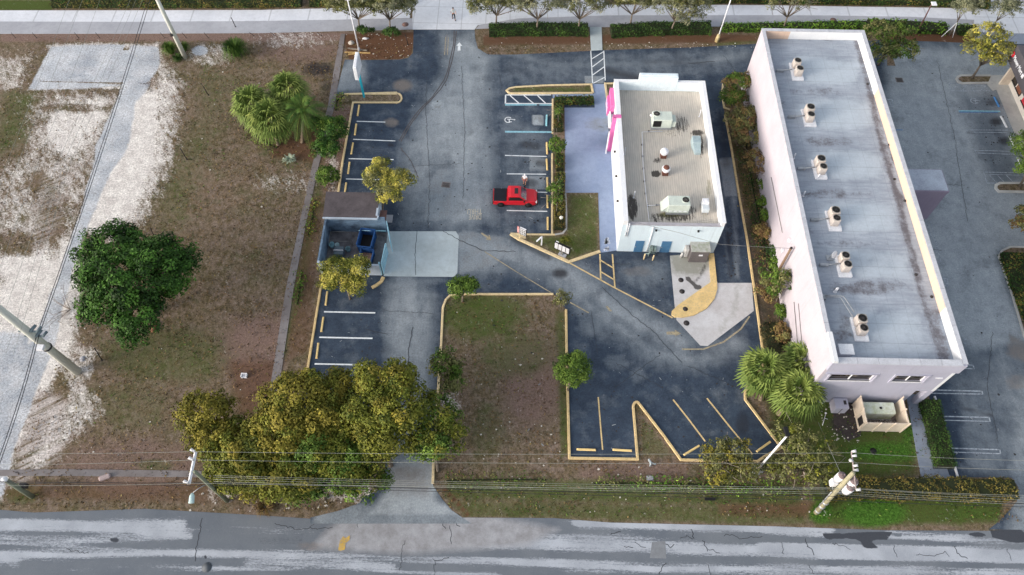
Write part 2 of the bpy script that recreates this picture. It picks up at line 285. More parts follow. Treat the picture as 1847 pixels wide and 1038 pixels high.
# painting masks: everything measured on the site plan (photo pixels of ground points)
class F:
    def __init__(s, X, Y, Z=0.): s.x, s.y = P(np.column_stack([X, Y, np.full(len(X), Z)])); s.n = len(X)
    def line(s, pts, wd, soft=6.):
        d = np.full(s.n, 1e9)
        for (ax, ay), (bx, by) in zip(pts[:-1], pts[1:]):
            L = (bx-ax)**2+(by-ay)**2; t = np.clip(((s.x-ax)*(bx-ax)+(s.y-ay)*(by-ay))/L, 0, 1)
            d = np.minimum(d, np.hypot(s.x-ax-t*(bx-ax), s.y-ay-t*(by-ay)))
        return np.clip(.5+(wd/2-d)/(2*soft), 0, 1)
    def blob(s, x, y, rx, ry=None, soft=.4):
        d = np.hypot((s.x-x)/rx, (s.y-y)/(ry or rx)); return np.clip(.5+(1-d)/(2*soft), 0, 1)
    def poly(s, pts, soft=8.):
        ins = np.zeros(s.n, bool); d = np.full(s.n, 1e9); m = len(pts)
        for i in range(m):
            ax, ay = pts[i]; bx, by = pts[(i+1) % m]; L = max((bx-ax)**2+(by-ay)**2, 1e-6)
            t = np.clip(((s.x-ax)*(bx-ax)+(s.y-ay)*(by-ay))/L, 0, 1); d = np.minimum(d, np.hypot(s.x-ax-t*(bx-ax), s.y-ay-t*(by-ay)))
            if ay != by:
                c = ((ay > s.y) != (by > s.y)) & (s.x < (bx-ax)*(s.y-ay)/(by-ay)+ax); ins ^= c
        return np.clip(.5+np.where(ins, d, -d)/(2*soft), 0, 1)
def mx(*a): 
    r = a[0]
    for q in a[1:]: r = np.maximum(r, q)
    return r
def soil_fields(X, Y):
    f = F(X, Y); z = np.zeros(f.n)
    sand = mx(f.poly([(60, 170), (215, 165), (205, 240), (150, 400), (60, 560), (-60, 620), (-60, 330), (0, 300), (30, 250)], 30)*.44,
              f.poly([(95, 175), (205, 172), (180, 250), (120, 300), (70, 250)], 20)*.8,
              f.poly([(240, 165), (290, 160), (285, 290), (250, 380), (200, 425), (140, 420), (190, 300)], 14)*1., f.poly([(285, 90), (330, 150), (310, 300), (260, 400), (190, 440), (240, 330)], 20)*.62,
              f.poly([(-60, 560), (110, 400), (150, 450), (135, 600), (120, 680), (60, 720), (0, 900), (-60, 900)], 18)*.95,
              f.blob(25, 480, 45, 25)*.9, f.poly([(-20, 100), (60, 95), (40, 170), (-20, 160)], 14)*.45, f.blob(380, 100, 45, 22)*.4, f.blob(530, 70, 70, 18)*.36,
              f.poly([(130, 600), (180, 640), (160, 700), (190, 740), (100, 830), (40, 860), (90, 740)], 14)*.52, f.blob(400, 930, 30, 12)*.0, f.blob(640, 890, 80, 18)*.5, f.blob(400, 890, 30, 20)*.4, f.blob(520, 330, 60, 20)*.3, f.blob(815, 725, 22, 20)*.45, f.blob(600, 300, 12, 60)*.4)
    grav = mx(f.poly([(92, 84), (200, 80), (285, 85), (290, 115), (268, 150), (150, 160), (50, 162), (85, 100)], 7.), f.poly([(222, 150), (275, 150), (245, 190), (235, 262), (190, 335), (140, 460), (95, 640), (30, 800), (5, 900), (-40, 900), (0, 740), (80, 560), (140, 390), (172, 262)], 9.)*.85,
              f.poly([(-60, 590), (60, 600), (60, 700), (0, 830), (-60, 830)], 14)*.75, f.blob(360, 92, 16, 10)*.8)
    sand = sand*(1-.75*mx(f.blob(95, 400, 26, 60), f.blob(30, 440, 40, 20), f.blob(70, 330, 20, 20), f.blob(20, 260, 30, 26), f.blob(150, 196, 60, 8), f.blob(110, 700, 14, 40)))+mx(f.line([(55, 160), (150, 156), (215, 158)], 6, 3)*.6, f.line([(88, 84), (180, 82), (280, 84)], 8, 5)*.7, f.blob(175, 200, 16, 20)*.3, f.blob(250, 240, 20, 60)*.2)
    grav = grav*(1-.9*mx(f.line([(72, 147), (222, 150)], 1.5, 1.5), f.blob(228, 88, 7, 4), f.line([(172, 280), (140, 390), (95, 520)], 3, 3)*.6))
    green = mx(f.poly([(330, 60), (470, 120), (400, 300), (360, 420), (300, 480), (240, 350), (330, 200)], 60)*.42, f.poly([(0, 160), (80, 150), (60, 260), (-20, 300)], 20)*.5, f.blob(300, 640, 130, 60)*.5, f.blob(240, 730, 90, 60)*.35,
               f.blob(870, 570, 90, 50)*.66, f.blob(930, 640, 80, 50)*.5, f.blob(880, 780, 40, 60)*.4, f.poly([(1020, 560), (1028, 820), (1010, 830), (1000, 560)], 5)*.6, f.poly([(800, 860), (1450, 870), (1450, 920), (800, 905)], 10)*.62, f.poly([(790, 900), (1460, 915), (1460, 950), (840, 935)], 8)*.55,
               f.poly([(1370, 690), (1480, 690), (1640, 770), (1660, 860), (1480, 870), (1400, 800)], 14)*.75, f.poly([(1150, 740), (1225, 828), (1155, 826)], 6)*.45, f.poly([(1460, 880), (1820, 890), (1800, 945), (1470, 950)], 8)*.8,
               f.poly([(1025, 350), (1080, 350), (1080, 455), (1026, 470), (940, 428), (1020, 424)], 6)*.62, f.poly([(-60, 0), (97, 0), (97, 19), (-60, 19)], 3)*.9, f.poly([(930, 158), (1066, 156), (1066, 168), (920, 168)], 3)*.6, f.line([(575, 340), (540, 520), (510, 640)], 22, 8)*.55, f.blob(40, 890, 40, 20)*.6, f.blob(280, 840, 40, 14)*.5,
               f.poly([(440, 230), (540, 270), (540, 330), (450, 280)], 20)*.4, f.blob(1690, 145, 0.1)*0, f.poly([(1300, 200), (1370, 330), (1400, 620), (1385, 640), (1350, 420)], 8)*.45, f.line([(1297, 80), (1377, 72)], 14, 4)*.55)
    mulch = mx(f.poly([(618, 62), (748, 58), (742, 100), (722, 107), (630, 108)], 4)*1., f.poly([(870, 62), (1300, 60), (1370, 62), (1370, 76), (1290, 80), (870, 84)], 4)*.62, f.poly([(1600, 60), (1770, 62), (1760, 78), (1600, 76)], 4)*.95, f.line([(800, 880), (845, 930)], 12, 4)*.7,
               f.poly([(500, 200), (590, 210), (585, 300), (480, 290)], 12)*.6, f.poly([(545, 350), (590, 350), (560, 640), (510, 660)], 8)*.5, f.poly([(1300, 200), (1375, 330), (1410, 630), (1390, 645), (1345, 420)], 8)*.45, f.poly([(400, 640), (520, 640), (500, 760), (420, 760)], 18)*.55, f.poly([(0, 865), (420, 865), (430, 915), (0, 905)], 8)*.5, f.poly([(1290, 905), (1480, 900), (1460, 940), (1290, 935)], 10)*.55)
    bright = mx(f.blob(1575, 925, 60, 26)*1., f.blob(1600, 815, 75, 20)*.75, f.blob(1480, 925, 26, 20)*.85, f.blob(1640, 780, 14, 30)*.7, f.blob(1740, 925, 70, 16)*.35, f.blob(1800, 540, 60, 120)*.0)
    dark = mx(f.blob(575, 125, 30, 12)*.8, f.blob(590, 150, 14, 26)*.5, f.poly([(1510, 740), (1545, 740), (1550, 780), (1525, 790), (1490, 770)], 8)*.85, f.line([(0, 869), (340, 869)], 6, 4)*.5, f.poly([(1365, 330), (1400, 480), (1400, 640), (1380, 640), (1340, 420)], 8)*.5, f.line([(1150, 884), (1830, 900)], 10, 8)*.35)
    dark = mx(dark, f.line([(228, 165), (240, 155), (262, 152), (274, 168), (262, 180)], 9, 4)*.8, f.line([(222, 100), (226, 165)], 2, 3)*.5, f.blob(210, 330, 4)*.6, f.blob(212, 296, 5)*.7)
    pink = mx(f.poly([(0, 60), (640, 58), (640, 74), (0, 76)], 4)*.9, f.blob(540, 90, 90, 30)*.6, f.poly([(420, 560), (530, 560), (500, 800), (380, 640)], 25)*.7, f.blob(960, 690, 60, 90)*.7, f.poly([(1040, 830), (1240, 830), (1250, 880), (1040, 870)], 12)*.6, f.blob(240, 840, 160, 60)*.6, f.poly([(640, 190), (600, 350), (575, 350), (600, 200)], 6)*.8)
    tire = mx(f.poly([(60, 700), (120, 720), (110, 820), (30, 880), (30, 800)], 14)*.9, f.poly([(80, 290), (165, 280), (120, 400), (60, 480), (40, 400)], 16)*.5)
    return (sand, grav, green, mulch), (bright, dark, pink, tire)
def asph_fields(X, Y):
    f = F(X, Y); z = np.zeros(f.n)
    wear = mx(f.poly([(790, 56), (856, 56), (900, 100), (885, 200), (880, 330), (900, 400), (820, 420), (790, 415), (800, 300), (730, 290), (750, 200), (800, 130)], 26)*.9,
              f.poly([(720, 240), (900, 240), (900, 410), (720, 415)], 20)*.72, f.line([(840, 75), (1000, 118), (1200, 116), (1330, 105)], 22, 14)*.62, f.line([(1290, 110), (1345, 100)], 26, 12)*.7, f.line([(660, 150), (740, 150)], 50, 16)*.25, f.blob(640, 135, 22, 40)*.75,
              f.line([(830, 440), (1000, 480), (1130, 570), (1230, 620)], 60, 26)*.85, f.line([(1000, 500), (1180, 640), (1260, 650), (1330, 620)], 46, 20)*.72, f.line([(900, 470), (840, 470)], 60, 14)*.7,
              f.line([(730, 520), (735, 600), (750, 690), (745, 760), (735, 870)], 70, 18)*.85, f.poly([(700, 820), (790, 820), (790, 900), (860, 935), (650, 935), (700, 880)], 10)*1.1, f.blob(1165, 500, 50, 30)*.5, f.blob(1110, 590, 70, 30)*.5, f.blob(1115, 655, 30, 16)*.4, f.blob(1150, 675, 16, 22)*.4,
              f.line([(1640, 130), (1690, 300), (1740, 420), (1790, 560), (1830, 760)], 60, 28)*.66, f.poly([(1600, 85), (1800, 85), (1780, 130), (1720, 140), (1640, 140)], 14)*.7, f.line([(1760, 400), (1700, 480)], 60, 20)*.5, f.poly([(1640, 640), (1847, 600), (1847, 860), (1800, 700)], 30)*.42, f.line([(1847, 700), (1840, 950)], 50, 14)*.75,
              f.line([(1322, 330), (1330, 500)], 10, 6)*.7, f.line([(1303, 330), (1312, 500)], 8, 6)*.5, f.poly([(560, 130), (650, 112), (645, 168), (600, 170)], 8)*.8)
    wear = mx(wear, f.poly([(895, 195), (990, 235), (990, 420), (900, 410)], 14)*.42, f.poly([(1600, 76), (1900, 90), (1900, 620), (1760, 640), (1700, 600), (1590, 200)], 18)*1., f.poly([(1700, 600), (1900, 600), (1900, 900), (1740, 860)], 18)*.5, f.poly([(880, 100), (1350, 84), (1350, 130), (1280, 140), (900, 160)], 10)*.4, f.poly([(640, 200), (700, 200), (670, 340), (620, 345)], 10)*.18,
              f.poly([(1110, 460), (1205, 470), (1215, 560), (1110, 510)], 12)*.38, f.poly([(640, 905), (850, 925), (1000, 990), (560, 990), (560, 925)], 8)*.78, f.poly([(690, 500), (800, 500), (790, 560), (780, 700), (770, 860), (700, 860), (700, 680), (690, 600)], 14)*.72)
    wear = wear*(1-.8*mx(f.line([(1345, 480), (1370, 560), (1360, 640)], 14, 8), f.poly([(1730, 170), (1790, 170), (1850, 330), (1790, 330)], 14)*.55, f.line([(1810, 460), (1850, 580)], 16, 8), f.blob(860, 520, 90, 12)))
    dark = mx(f.line([(1093, 128), (1180, 150)], 18, 8)*.65, f.line([(1160, 112), (1270, 115)], 12, 8)*.45, f.line([(1312, 420), (1318, 500)], 10, 5)*.65, f.blob(1340, 765, 14, 26)*.55, f.blob(1010, 494, 16, 10)*.8, f.blob(950, 262, 14, 8)*.6, f.blob(958, 330, 14, 8)*.6, f.blob(975, 296, 12, 8)*.6, f.blob(965, 264, 14, 8)*.6, f.blob(1790, 185, 14, 8)*.6, f.blob(1797, 220, 14, 9)*.75, f.blob(1812, 255, 14, 9)*.7, f.blob(1750, 240, 8, 4)*.6,
              f.line([(925, 430), (990, 465)], 14, 5)*.6, f.blob(1170, 550, 40, 14)*.3, f.poly([(1185, 940), (1230, 940), (1240, 960), (1180, 960)], 3)*0, f.line([(1818, 470), (1847, 560)], 10, 5)*.7, f.line([(1730, 735), (1790, 750)], 8, 4)*.6, f.blob(1700, 680, 60, 10)*.3, f.line([(1300, 210), (1310, 300)], 20, 8)*.5,
              f.blob(1090, 405, 1)*0, f.blob(1170, 465, 70, 12)*.35, f.blob(705, 262, 5)*.8, f.line([(723, 268), (745, 300), (756, 330)], 2.5, 2)*.8)
    brown = mx(f.blob(726, 155, 18, 12)*.8, f.blob(706, 222, 14, 9)*.75, f.line([(805, 65), (804, 100)], 8, 5)*.5, f.blob(1660, 100, 60, 20)*.2, f.poly([(1820, 600), (1860, 620), (1860, 660), (1812, 640)], 6)*.6, f.blob(1835, 690, 28, 16)*.5, f.line([(1780, 440), (1830, 620)], 10, 10)*.3, f.poly([(700, 830), (780, 830), (780, 900), (700, 900)], 16)*.5, f.blob(1110, 410, 1)*0, f.blob(1150, 490, 30, 12)*.45)
    light = mx(f.blob(789, 189, 13, 9)*.85, f.poly([(958, 207), (982, 207), (982, 228), (958, 228)], 2)*.8, f.poly([(952, 280), (984, 284), (984, 310), (952, 310)], 2)*.55, f.poly([(952, 317), (984, 317), (984, 343), (952, 343)], 2)*.6, f.poly([(785, 305), (822, 303), (810, 400), (760, 400), (770, 330)], 3)*.48, f.poly([(820, 420), (835, 412), (930, 430), (900, 480), (826, 500)], 5)*.5, f.poly([(1052, 136), (1093, 136), (1093, 152), (1052, 152)], 2)*.6,
              f.poly([(1293, 284), (1330, 284), (1334, 357), (1303, 357)], 2)*.55, f.poly([(668, 418), (700, 390), (700, 418)], 2)*.6)
    return ((wear, dark, brown, light),)
def street_fields(X, Y):
    f = F(X, Y); z = np.zeros(f.n)
    band = mx(f.line([(-60, 945), (150, 950), (330, 948)], 22, 6)*.9, f.line([(330, 952), (480, 958), (700, 965), (960, 962), (1200, 965), (1900, 975)], 6, 4)*.75, f.line([(-60, 975), (100, 973), (340, 968)], 16, 6)*.75, f.line([(820, 975), (1100, 985), (1250, 990), (1600, 1000), (1900, 1004)], 22, 6)*.85, f.line([(1377, 990), (1600, 998), (1900, 1004)], 26, 4)*.9,
              f.line([(-60, 1000), (100, 1000), (400, 998), (600, 1004), (900, 1014), (1200, 1022), (1900, 1036)], 16, 6)*.8, f.line([(450, 1010), (700, 1025)], 26, 8)*.6, f.line([(1040, 945), (1250, 950), (1500, 957)], 12, 4)*.9, f.line([(120, 1024), (500, 1025), (900, 1034)], 6, 3)*.7, f.line([(1000, 1020), (1300, 1030), (1600, 1036), (1900, 1050)], 20, 7)*.65, f.line([(-60, 1000), (30, 1012)], 22, 8)*.8,
              f.line([(-60, 1080), (1900, 1090)], 40, 10)*.6, f.line([(1600, 960), (1750, 965)], 8, 4)*.7)
    dark = mx(f.poly([(1483, 960), (1610, 960), (1600, 974), (1560, 980), (1520, 968), (1505, 976), (1483, 974)], 2), f.poly([(1785, 955), (1815, 938), (1847, 960), (1860, 975), (1830, 980), (1790, 970)], 4), f.blob(208, 975, 10, 7)*.8, f.blob(1762, 965, 16, 6)*.9, f.blob(370, 1002, 6, 5)*.8, f.blob(1570, 985, 18, 6)*.7, f.line([(480, 978), (1000, 995), (1900, 1012)], 6, 5)*.35, f.blob(1134, 975, 4, 10)*.5, f.poly([(455, 960), (560, 955), (550, 992), (460, 992)], 8)*.45)
    drive = mx(f.poly([(640, 920), (860, 925), (1010, 955), (950, 985), (720, 1000), (560, 990), (590, 955)], 14)*.95)
    brown = mx(f.blob(560, 985, 30, 10)*.5, f.blob(610, 985, 20, 14)*.3)
    return ((band, dark, brown, drive),)
def roof_fields(X, Y):
    f = F(X, Y, 7.9); lt = z = np.zeros(f.n)
    for x, y in ((1440, 125), (1462, 205), (1482, 297), (1505, 390), (1527, 475), (1553, 585)): lt = mx(lt, f.poly([(x-30, y-10), (x+4, y-28), (x+70, y-24+6*math.sin(x)), (x+112, y-14), (x+108, y+26), (x+40, y+30), (x+4, y+26), (x-14, y+14)], 7)*.72)
    lt = mx(lt, f.line([(1545, 130), (1600, 300), (1640, 480), (1680, 640)], 10, 14)*.4, f.poly([(1500, 560), (1640, 560), (1690, 645), (1500, 648)], 16)*.5)
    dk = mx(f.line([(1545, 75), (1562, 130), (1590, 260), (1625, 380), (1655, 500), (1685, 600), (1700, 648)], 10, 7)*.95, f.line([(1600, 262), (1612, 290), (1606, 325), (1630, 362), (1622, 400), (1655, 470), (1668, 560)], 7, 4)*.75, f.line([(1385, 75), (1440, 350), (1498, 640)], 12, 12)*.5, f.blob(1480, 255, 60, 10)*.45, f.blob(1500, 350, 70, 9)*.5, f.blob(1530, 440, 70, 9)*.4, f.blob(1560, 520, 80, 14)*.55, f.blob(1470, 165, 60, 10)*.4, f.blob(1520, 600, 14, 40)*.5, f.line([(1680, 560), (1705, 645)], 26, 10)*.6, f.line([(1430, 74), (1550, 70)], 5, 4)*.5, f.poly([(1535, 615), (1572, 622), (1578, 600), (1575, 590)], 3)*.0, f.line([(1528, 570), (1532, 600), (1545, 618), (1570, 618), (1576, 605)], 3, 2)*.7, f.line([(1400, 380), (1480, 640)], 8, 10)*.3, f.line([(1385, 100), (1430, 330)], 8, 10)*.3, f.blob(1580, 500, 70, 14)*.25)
    return ((lt, dk, z, z),)
def roof2_fields(X, Y):
    f = F(X, Y, 4.2); z = np.zeros(f.n)
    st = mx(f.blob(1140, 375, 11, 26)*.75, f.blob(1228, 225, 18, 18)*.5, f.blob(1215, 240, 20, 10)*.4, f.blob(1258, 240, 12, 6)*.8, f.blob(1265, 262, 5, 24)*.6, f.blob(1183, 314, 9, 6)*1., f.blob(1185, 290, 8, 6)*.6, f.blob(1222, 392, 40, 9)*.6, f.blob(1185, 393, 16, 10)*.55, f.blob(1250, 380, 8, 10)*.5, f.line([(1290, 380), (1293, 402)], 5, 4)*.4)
    gr = mx(f.line([(1120, 166), (1258, 166)], 4, 4)*.4, f.blob(1207, 388, 22, 5)*.9, f.blob(1278, 340, 5, 18)*.5, f.blob(1272, 380, 8, 14)*.3)
    return ((st, gr, z, z),)
def put_attrs(me, fields):
    n = len(me.vertices); co = np.empty(n*3); me.vertices.foreach_get('co', co); co = co.reshape(-1, 3)
    for k, four in enumerate(fields(co[:, 0], co[:, 1])):
        a = me.attributes.new('M%d' % (k+1), 'FLOAT_COLOR', 'POINT'); a.data.foreach_set('color', np.column_stack([np.asarray(q, float)*np.ones(n) for q in four]).astype(np.float32).ravel())
def sheet(name, polys, z, res, m, fields=None):
    V = {}; vs_ = []; fs = []
    def vid(p):
        k = (round(p[0], 4), round(p[1], 4))
        if k not in V: V[k] = len(vs_); vs_.append((p[0], p[1], z))
        return V[k]
    def clip(poly, ax, lim, sg):
        out = []
        for i in range(len(poly)):
            a, b = poly[i-1], poly[i]; da, db = sg*(a[ax]-lim), sg*(b[ax]-lim)
            if (da >= 0) != (db >= 0):
                t = da/(da-db); out.append((a[0]+(b[0]-a[0])*t, a[1]+(b[1]-a[1])*t))
            if db >= 0: out.append(b)
        return out
    for poly in polys:
        poly = [p[:2] for p in poly]
        for t in tessellate_polygon([[Vector((p[0], p[1], 0)) for p in poly]]):
            tr = [poly[i] for i in t]; A = (tr[1][0]-tr[0][0])*(tr[2][1]-tr[0][1])-(tr[2][0]-tr[0][0])*(tr[1][1]-tr[0][1])
            if abs(A) < 1e-6: continue
            if A < 0: tr = tr[::-1]
            x0, x1 = min(p[0] for p in tr), max(p[0] for p in tr)
            for i in range(int(math.floor(x0/res)), int(math.floor(x1/res))+1):
                c = clip(clip(tr, 0, i*res, 1), 0, (i+1)*res, -1)
                if len(c) < 3: continue
                y0, y1 = min(p[1] for p in c), max(p[1] for p in c)
                for j in range(int(math.floor(y0/res)), int(math.floor(y1/res))+1):
                    e = clip(clip(c, 1, j*res, 1), 1, (j+1)*res, -1)
                    ids = []
                    for p in e:
                        k = vid(p)
                        if k not in ids: ids.append(k)
                    if len(ids) > 2: fs.append(ids)
    me = bpy.data.meshes.new(name); me.from_pydata(vs_, [], fs); me.materials.append(m)
    if fields: put_attrs(me, fields)
    o = bpy.data.objects.new(name, me); C.objects.link(o); o['kind'] = 'structure'; return o
def PX(pts, z=0): return [G(x, y, z)[:2] for x, y in pts]

# ------------------------------------------------------------------ ground, roads, paving
def ground():
    xs = np.concatenate([[-900, -500, -300, -200, -140, -110], np.arange(-90, 90.1, .42), [110, 140, 200, 300, 500, 900]]); ys = np.concatenate([[-800, -400, -200, -100, -40, -10], np.arange(2, 104, .42), [120, 150, 200, 300, 500, 900]])
    nx, ny = len(xs), len(ys); XX, YY = np.meshgrid(xs, ys); V = np.column_stack([XX.ravel(), YY.ravel(), np.zeros(nx*ny)])
    i, j = np.meshgrid(np.arange(nx-1), np.arange(ny-1)); a = (j*nx+i).ravel(); Q = np.column_stack([a, a+1, a+nx+1, a+nx])
    me = bpy.data.meshes.new('ground'); me.vertices.add(len(V)); me.vertices.foreach_set('co', V.ravel()); me.loops.add(len(Q)*4); me.loops.foreach_set('vertex_index', Q.ravel().astype(np.int32))
    me.polygons.add(len(Q)); me.polygons.foreach_set('loop_start', np.arange(0, len(Q)*4, 4, dtype=np.int32)); me.update(calc_edges=True); me.materials.append(SOIL); 
    V2 = V.copy(); V2[:, 0] = np.clip(V2[:, 0], -90, 90); V2[:, 1] = np.clip(V2[:, 1], 2, 104)
    n = len(V)
    for k, four in enumerate(soil_fields(V2[:, 0], V2[:, 1])):
        at = me.attributes.new('M%d' % (k+1), 'FLOAT_COLOR', 'POINT'); at.data.foreach_set('color', np.column_stack([np.asarray(q, float)*np.ones(n) for q in four]).astype(np.float32).ravel())
    o = bpy.data.objects.new('ground', me); C.objects.link(o); struct(o)
ground()
LOT = [(746, 54), (745, 96), (736, 105), (720, 108), (652, 109), (622, 108), (606, 170), (637, 172), (637, 186), (618.6, 290), (609, 352), (600, 356), (585, 500), (555, 668), (545, 715), (540, 740), (690, 765), (697, 820), (693, 868), (676, 888), (655, 898), (648, 908), (610, 922), (560, 934), (560, 945), (850, 945), (828, 930), (815, 921), (797, 900), (781, 876), (785, 780), (790, 710), (795.5, 629), (799, 556), (803, 542), (812, 534), (830, 531.5), (1002, 531.5), (1020, 557), (1022, 640), (1027, 827), (1150, 829), (1142, 735), (1147, 727), (1155, 729), (1198, 788), (1228, 830), (1262, 831), (1366, 833), (1379, 824), (1409, 808), (1387, 779), (1357, 739), (1343, 720), (1344, 706), (1352, 694), (1379, 658), (1375, 629), (1361, 528), (1346.5, 429), (1333.5, 359), (1319, 268), (1307, 206), (1302, 169), (1304, 153), (1330, 140), (1358, 137), (1380, 118), (1600, 122), (1600, 73), (1377, 79), (1250, 86), (1086, 91), (1064, 92.5), (930, 99), (880, 99), (862, 88), (857, 70), (856, 54)]
sheet('parking_lot', [PX(LOT)], .02, .42, ASPH, asph_fields)
bx = 38.45
e0 = G(1600, 73); ELOT = [(bx, G(1600, 122)[1]-.0), (e0[0], G(1600, 122)[1])]
EP = PX([(1600, 73), (1700, 76), (1760, 79), (1847, 80), (1990, 84), (2200, 700), (2060, 960), (1845, 956), (1783, 955.5), (1803, 940), (1822, 919), (1834, 905), (1837, 880), (1825, 862), (1713, 861), (1686, 760), (1676, 716), (1658, 700)])
EP = EP+[(bx, 30.2), (bx, 69.0), (G(1600, 122)[0]-.02, 69.0)]
E1 = [p for p in EP]; E1[0] = (G(1600, 73)[0]+.001, G(1600, 73)[1]); E1[-1] = (E1[0][0], G(1600, 122)[1]+.3); E1[-2] = (bx, G(1600, 122)[1]+.3)
sheet('parking_lot', [E1], .016, .5, ASPH, asph_fields)
ST = PX([(-160, 918), (0, 920), (60, 925), (150, 922), (260, 918), (400, 926), (470, 930), (560, 936), (640, 938), (845, 934), (1000, 935), (1100, 943), (1400, 950), (1600, 957), (1780, 958), (1847, 953), (2100, 960)])
sheet('road', [ST+[(70, -3), (-70, -3)]], .012, .42, STREET, street_fields)
def flat(name, pts, z, m, px=True): return struct(MB().prism(PX(pts) if px else pts, z-.03 if z > .05 else .0, z).build(name, m))
GREYTOP = [(-160, 63), (0, 61.6), (235, 61.3), (470, 60.3), (600, 57), (746, 53.6), (746, 33.5), (590, 36.5), (470, 38.5), (235, 40), (0, 39.5), (-160, 40)]
flat('path', GREYTOP, .03, CONC_G)
flat('pavement', [(-160, 40), (0, 39.5), (235, 40), (470, 38.5), (590, 36.5), (739, 33), (742, 12), (470, 18.7), (235, 19.3), (0, 19.5), (-160, 19.5)], .034, CONC_W)
flat('pavement', [(-160, -6), (600, -8), (1000, -10), (1400, -10), (2100, -2), (2100, -60), (-160, -60)], .034, CONC_W)
flat('pavement', [(744, -8), (744, 53.8), (856, 54), (862, 46), (935, 34), (1090, 28.5), (1090, -9)], .038, CONC_A)
flat('path', [(858, 53), (864, 46), (935, 33), (1100, 28.4), (1377, 28), (1500, 28.6), (1640, 31), (1757, 36.5), (1757, 57), (1640, 51), (1500, 48.8), (1377, 48.2), (1100, 49.4), (935, 49)], .03, CONC_G)
flat('pavement', [(1088, 28.3), (1377, 28), (1500, 28.6), (1640, 31), (1762, 36.6), (1762, 16), (1640, 14), (1500, 12), (1377, 10), (1200, 9), (1088, 9.5)], .034, CONC_W)
flat('pavement', [(1757, -8), (1757, 58), (1820, 60.5), (1990, 64), (1990, -8)], .038, CONC_A)
flat('path', [(1757, 58.2), (1820, 60.7), (1990, 64.2), (1990, 84), (1847, 80), (1760, 78)], .03, WALK)
flat('path', [(614.7, 62), (622.5, 62), (613.4, 130), (604, 190), (575, 300), (553, 400), (530, 520), (507, 676), (498, 730), (482, 730), (491, 676), (516, 520), (541, 400), (563, 300), (592, 190), (601.7, 130)], .05, CONC_O)
flat('path', [(-120, 849), (0, 848), (120, 847), (300, 849), (430, 851), (430, 861), (300, 861), (120, 859), (0, 859), (-120, 859)], .04, CONC_O)
flat('path', [(1063.6, 50), (1085, 50), (1086.5, 91), (1066, 92.5)], .06, CONC_P)
flat('concrete_pad', [(693, 418), (822, 418), (827.5, 426), (825, 493), (819, 500), (692, 499)], .04, CONC_P)
sheet('concrete_pad', [PX([(1208, 462), (1277, 456), (1292, 506), (1294.5, 511), (1355.6, 511), (1359.5, 561.6), (1276, 625), (1263, 624), (1220, 578), (1217, 555)])], .04, .25, CONC_D, pad_fields)
PATIO_PTS = [(1066.5, 152.5), (1091, 152.5), (1097, 192), (1100, 225)]
pp = PX(PATIO_PTS)+[(10.62, 60.), (10.62, 45.25)]+PX([(1082, 457), (1078.6, 349), (1019, 349), (1018, 195), (1072.5, 195), (1071.5, 178), (997, 178), (996.5, 171), (1069, 170)])
sheet('patio', [pp], .05, .3, PATIO, patio_fields)
flat('path', [(1634, 712), (1657, 712), (1661, 745), (1686, 846), (1708, 846), (1712.7, 861), (1661, 861), (1648, 790)], .05, WALK)
flat('pavement', [(1787.5, 137), (1822, 137), (1900, 330), (1870, 340), (1796.6, 163), (1790, 165), (1779.7, 154)], .1, KERBW)
flat('concrete_pad', [(1660, 858), (1713, 858), (1714, 864), (1660, 864)], .045, WALK)
# grass islands (raised)
def island(pts, z=.09, res=.4): return sheet('lawn', [PX(pts)], z, res, SOIL, soil_fields)
island([(921, 423), (949, 424), (1000.5, 424.5), (1015, 422), (1021, 414), (1021.4, 390), (1019, 349), (1078.6, 349), (1082, 454), (1026, 473)])
island([(1066, 154.5), (990, 156), (922, 160), (915, 164), (919, 168.5), (1068.5, 168)])
p3 = PX([(1092.5, 153), (1110, 153), (1110, 195), (1098, 195)]); sheet('lawn', [p3], .09, .4, SOIL, soil_fields)
island([(997, 178), (1018, 178), (1019.5, 349), (1021, 413), (1015, 421), (1003, 423), (997, 423)], .085)
island([(637, 184), (717, 184), (724, 178), (717, 170.5), (622, 171.5), (612, 186)])
flat('kerb', [(921.5, 423), (949, 425), (948, 431.5), (935.5, 431.5)], .12, KERBY)
island([(1727, 143), (1731, 139), (1787, 139), (1790, 149), (1735, 149.5)]); island([(1797, 338), (1801, 333), (1960, 334), (1960, 347), (1801, 345.5)])
island([(1801, 462), (1807, 453), (1822, 447), (1980, 450), (2050, 700), (1885, 700), (1847, 600), (1822, 520)])
flat('mulch_bed', [(1502, 727), (1548, 727), (1556, 760), (1552, 787), (1530, 796), (1505, 775)], .015, mat('dark_soil', S(70, 62, 62), S(52, 48, 48), 4, .95))
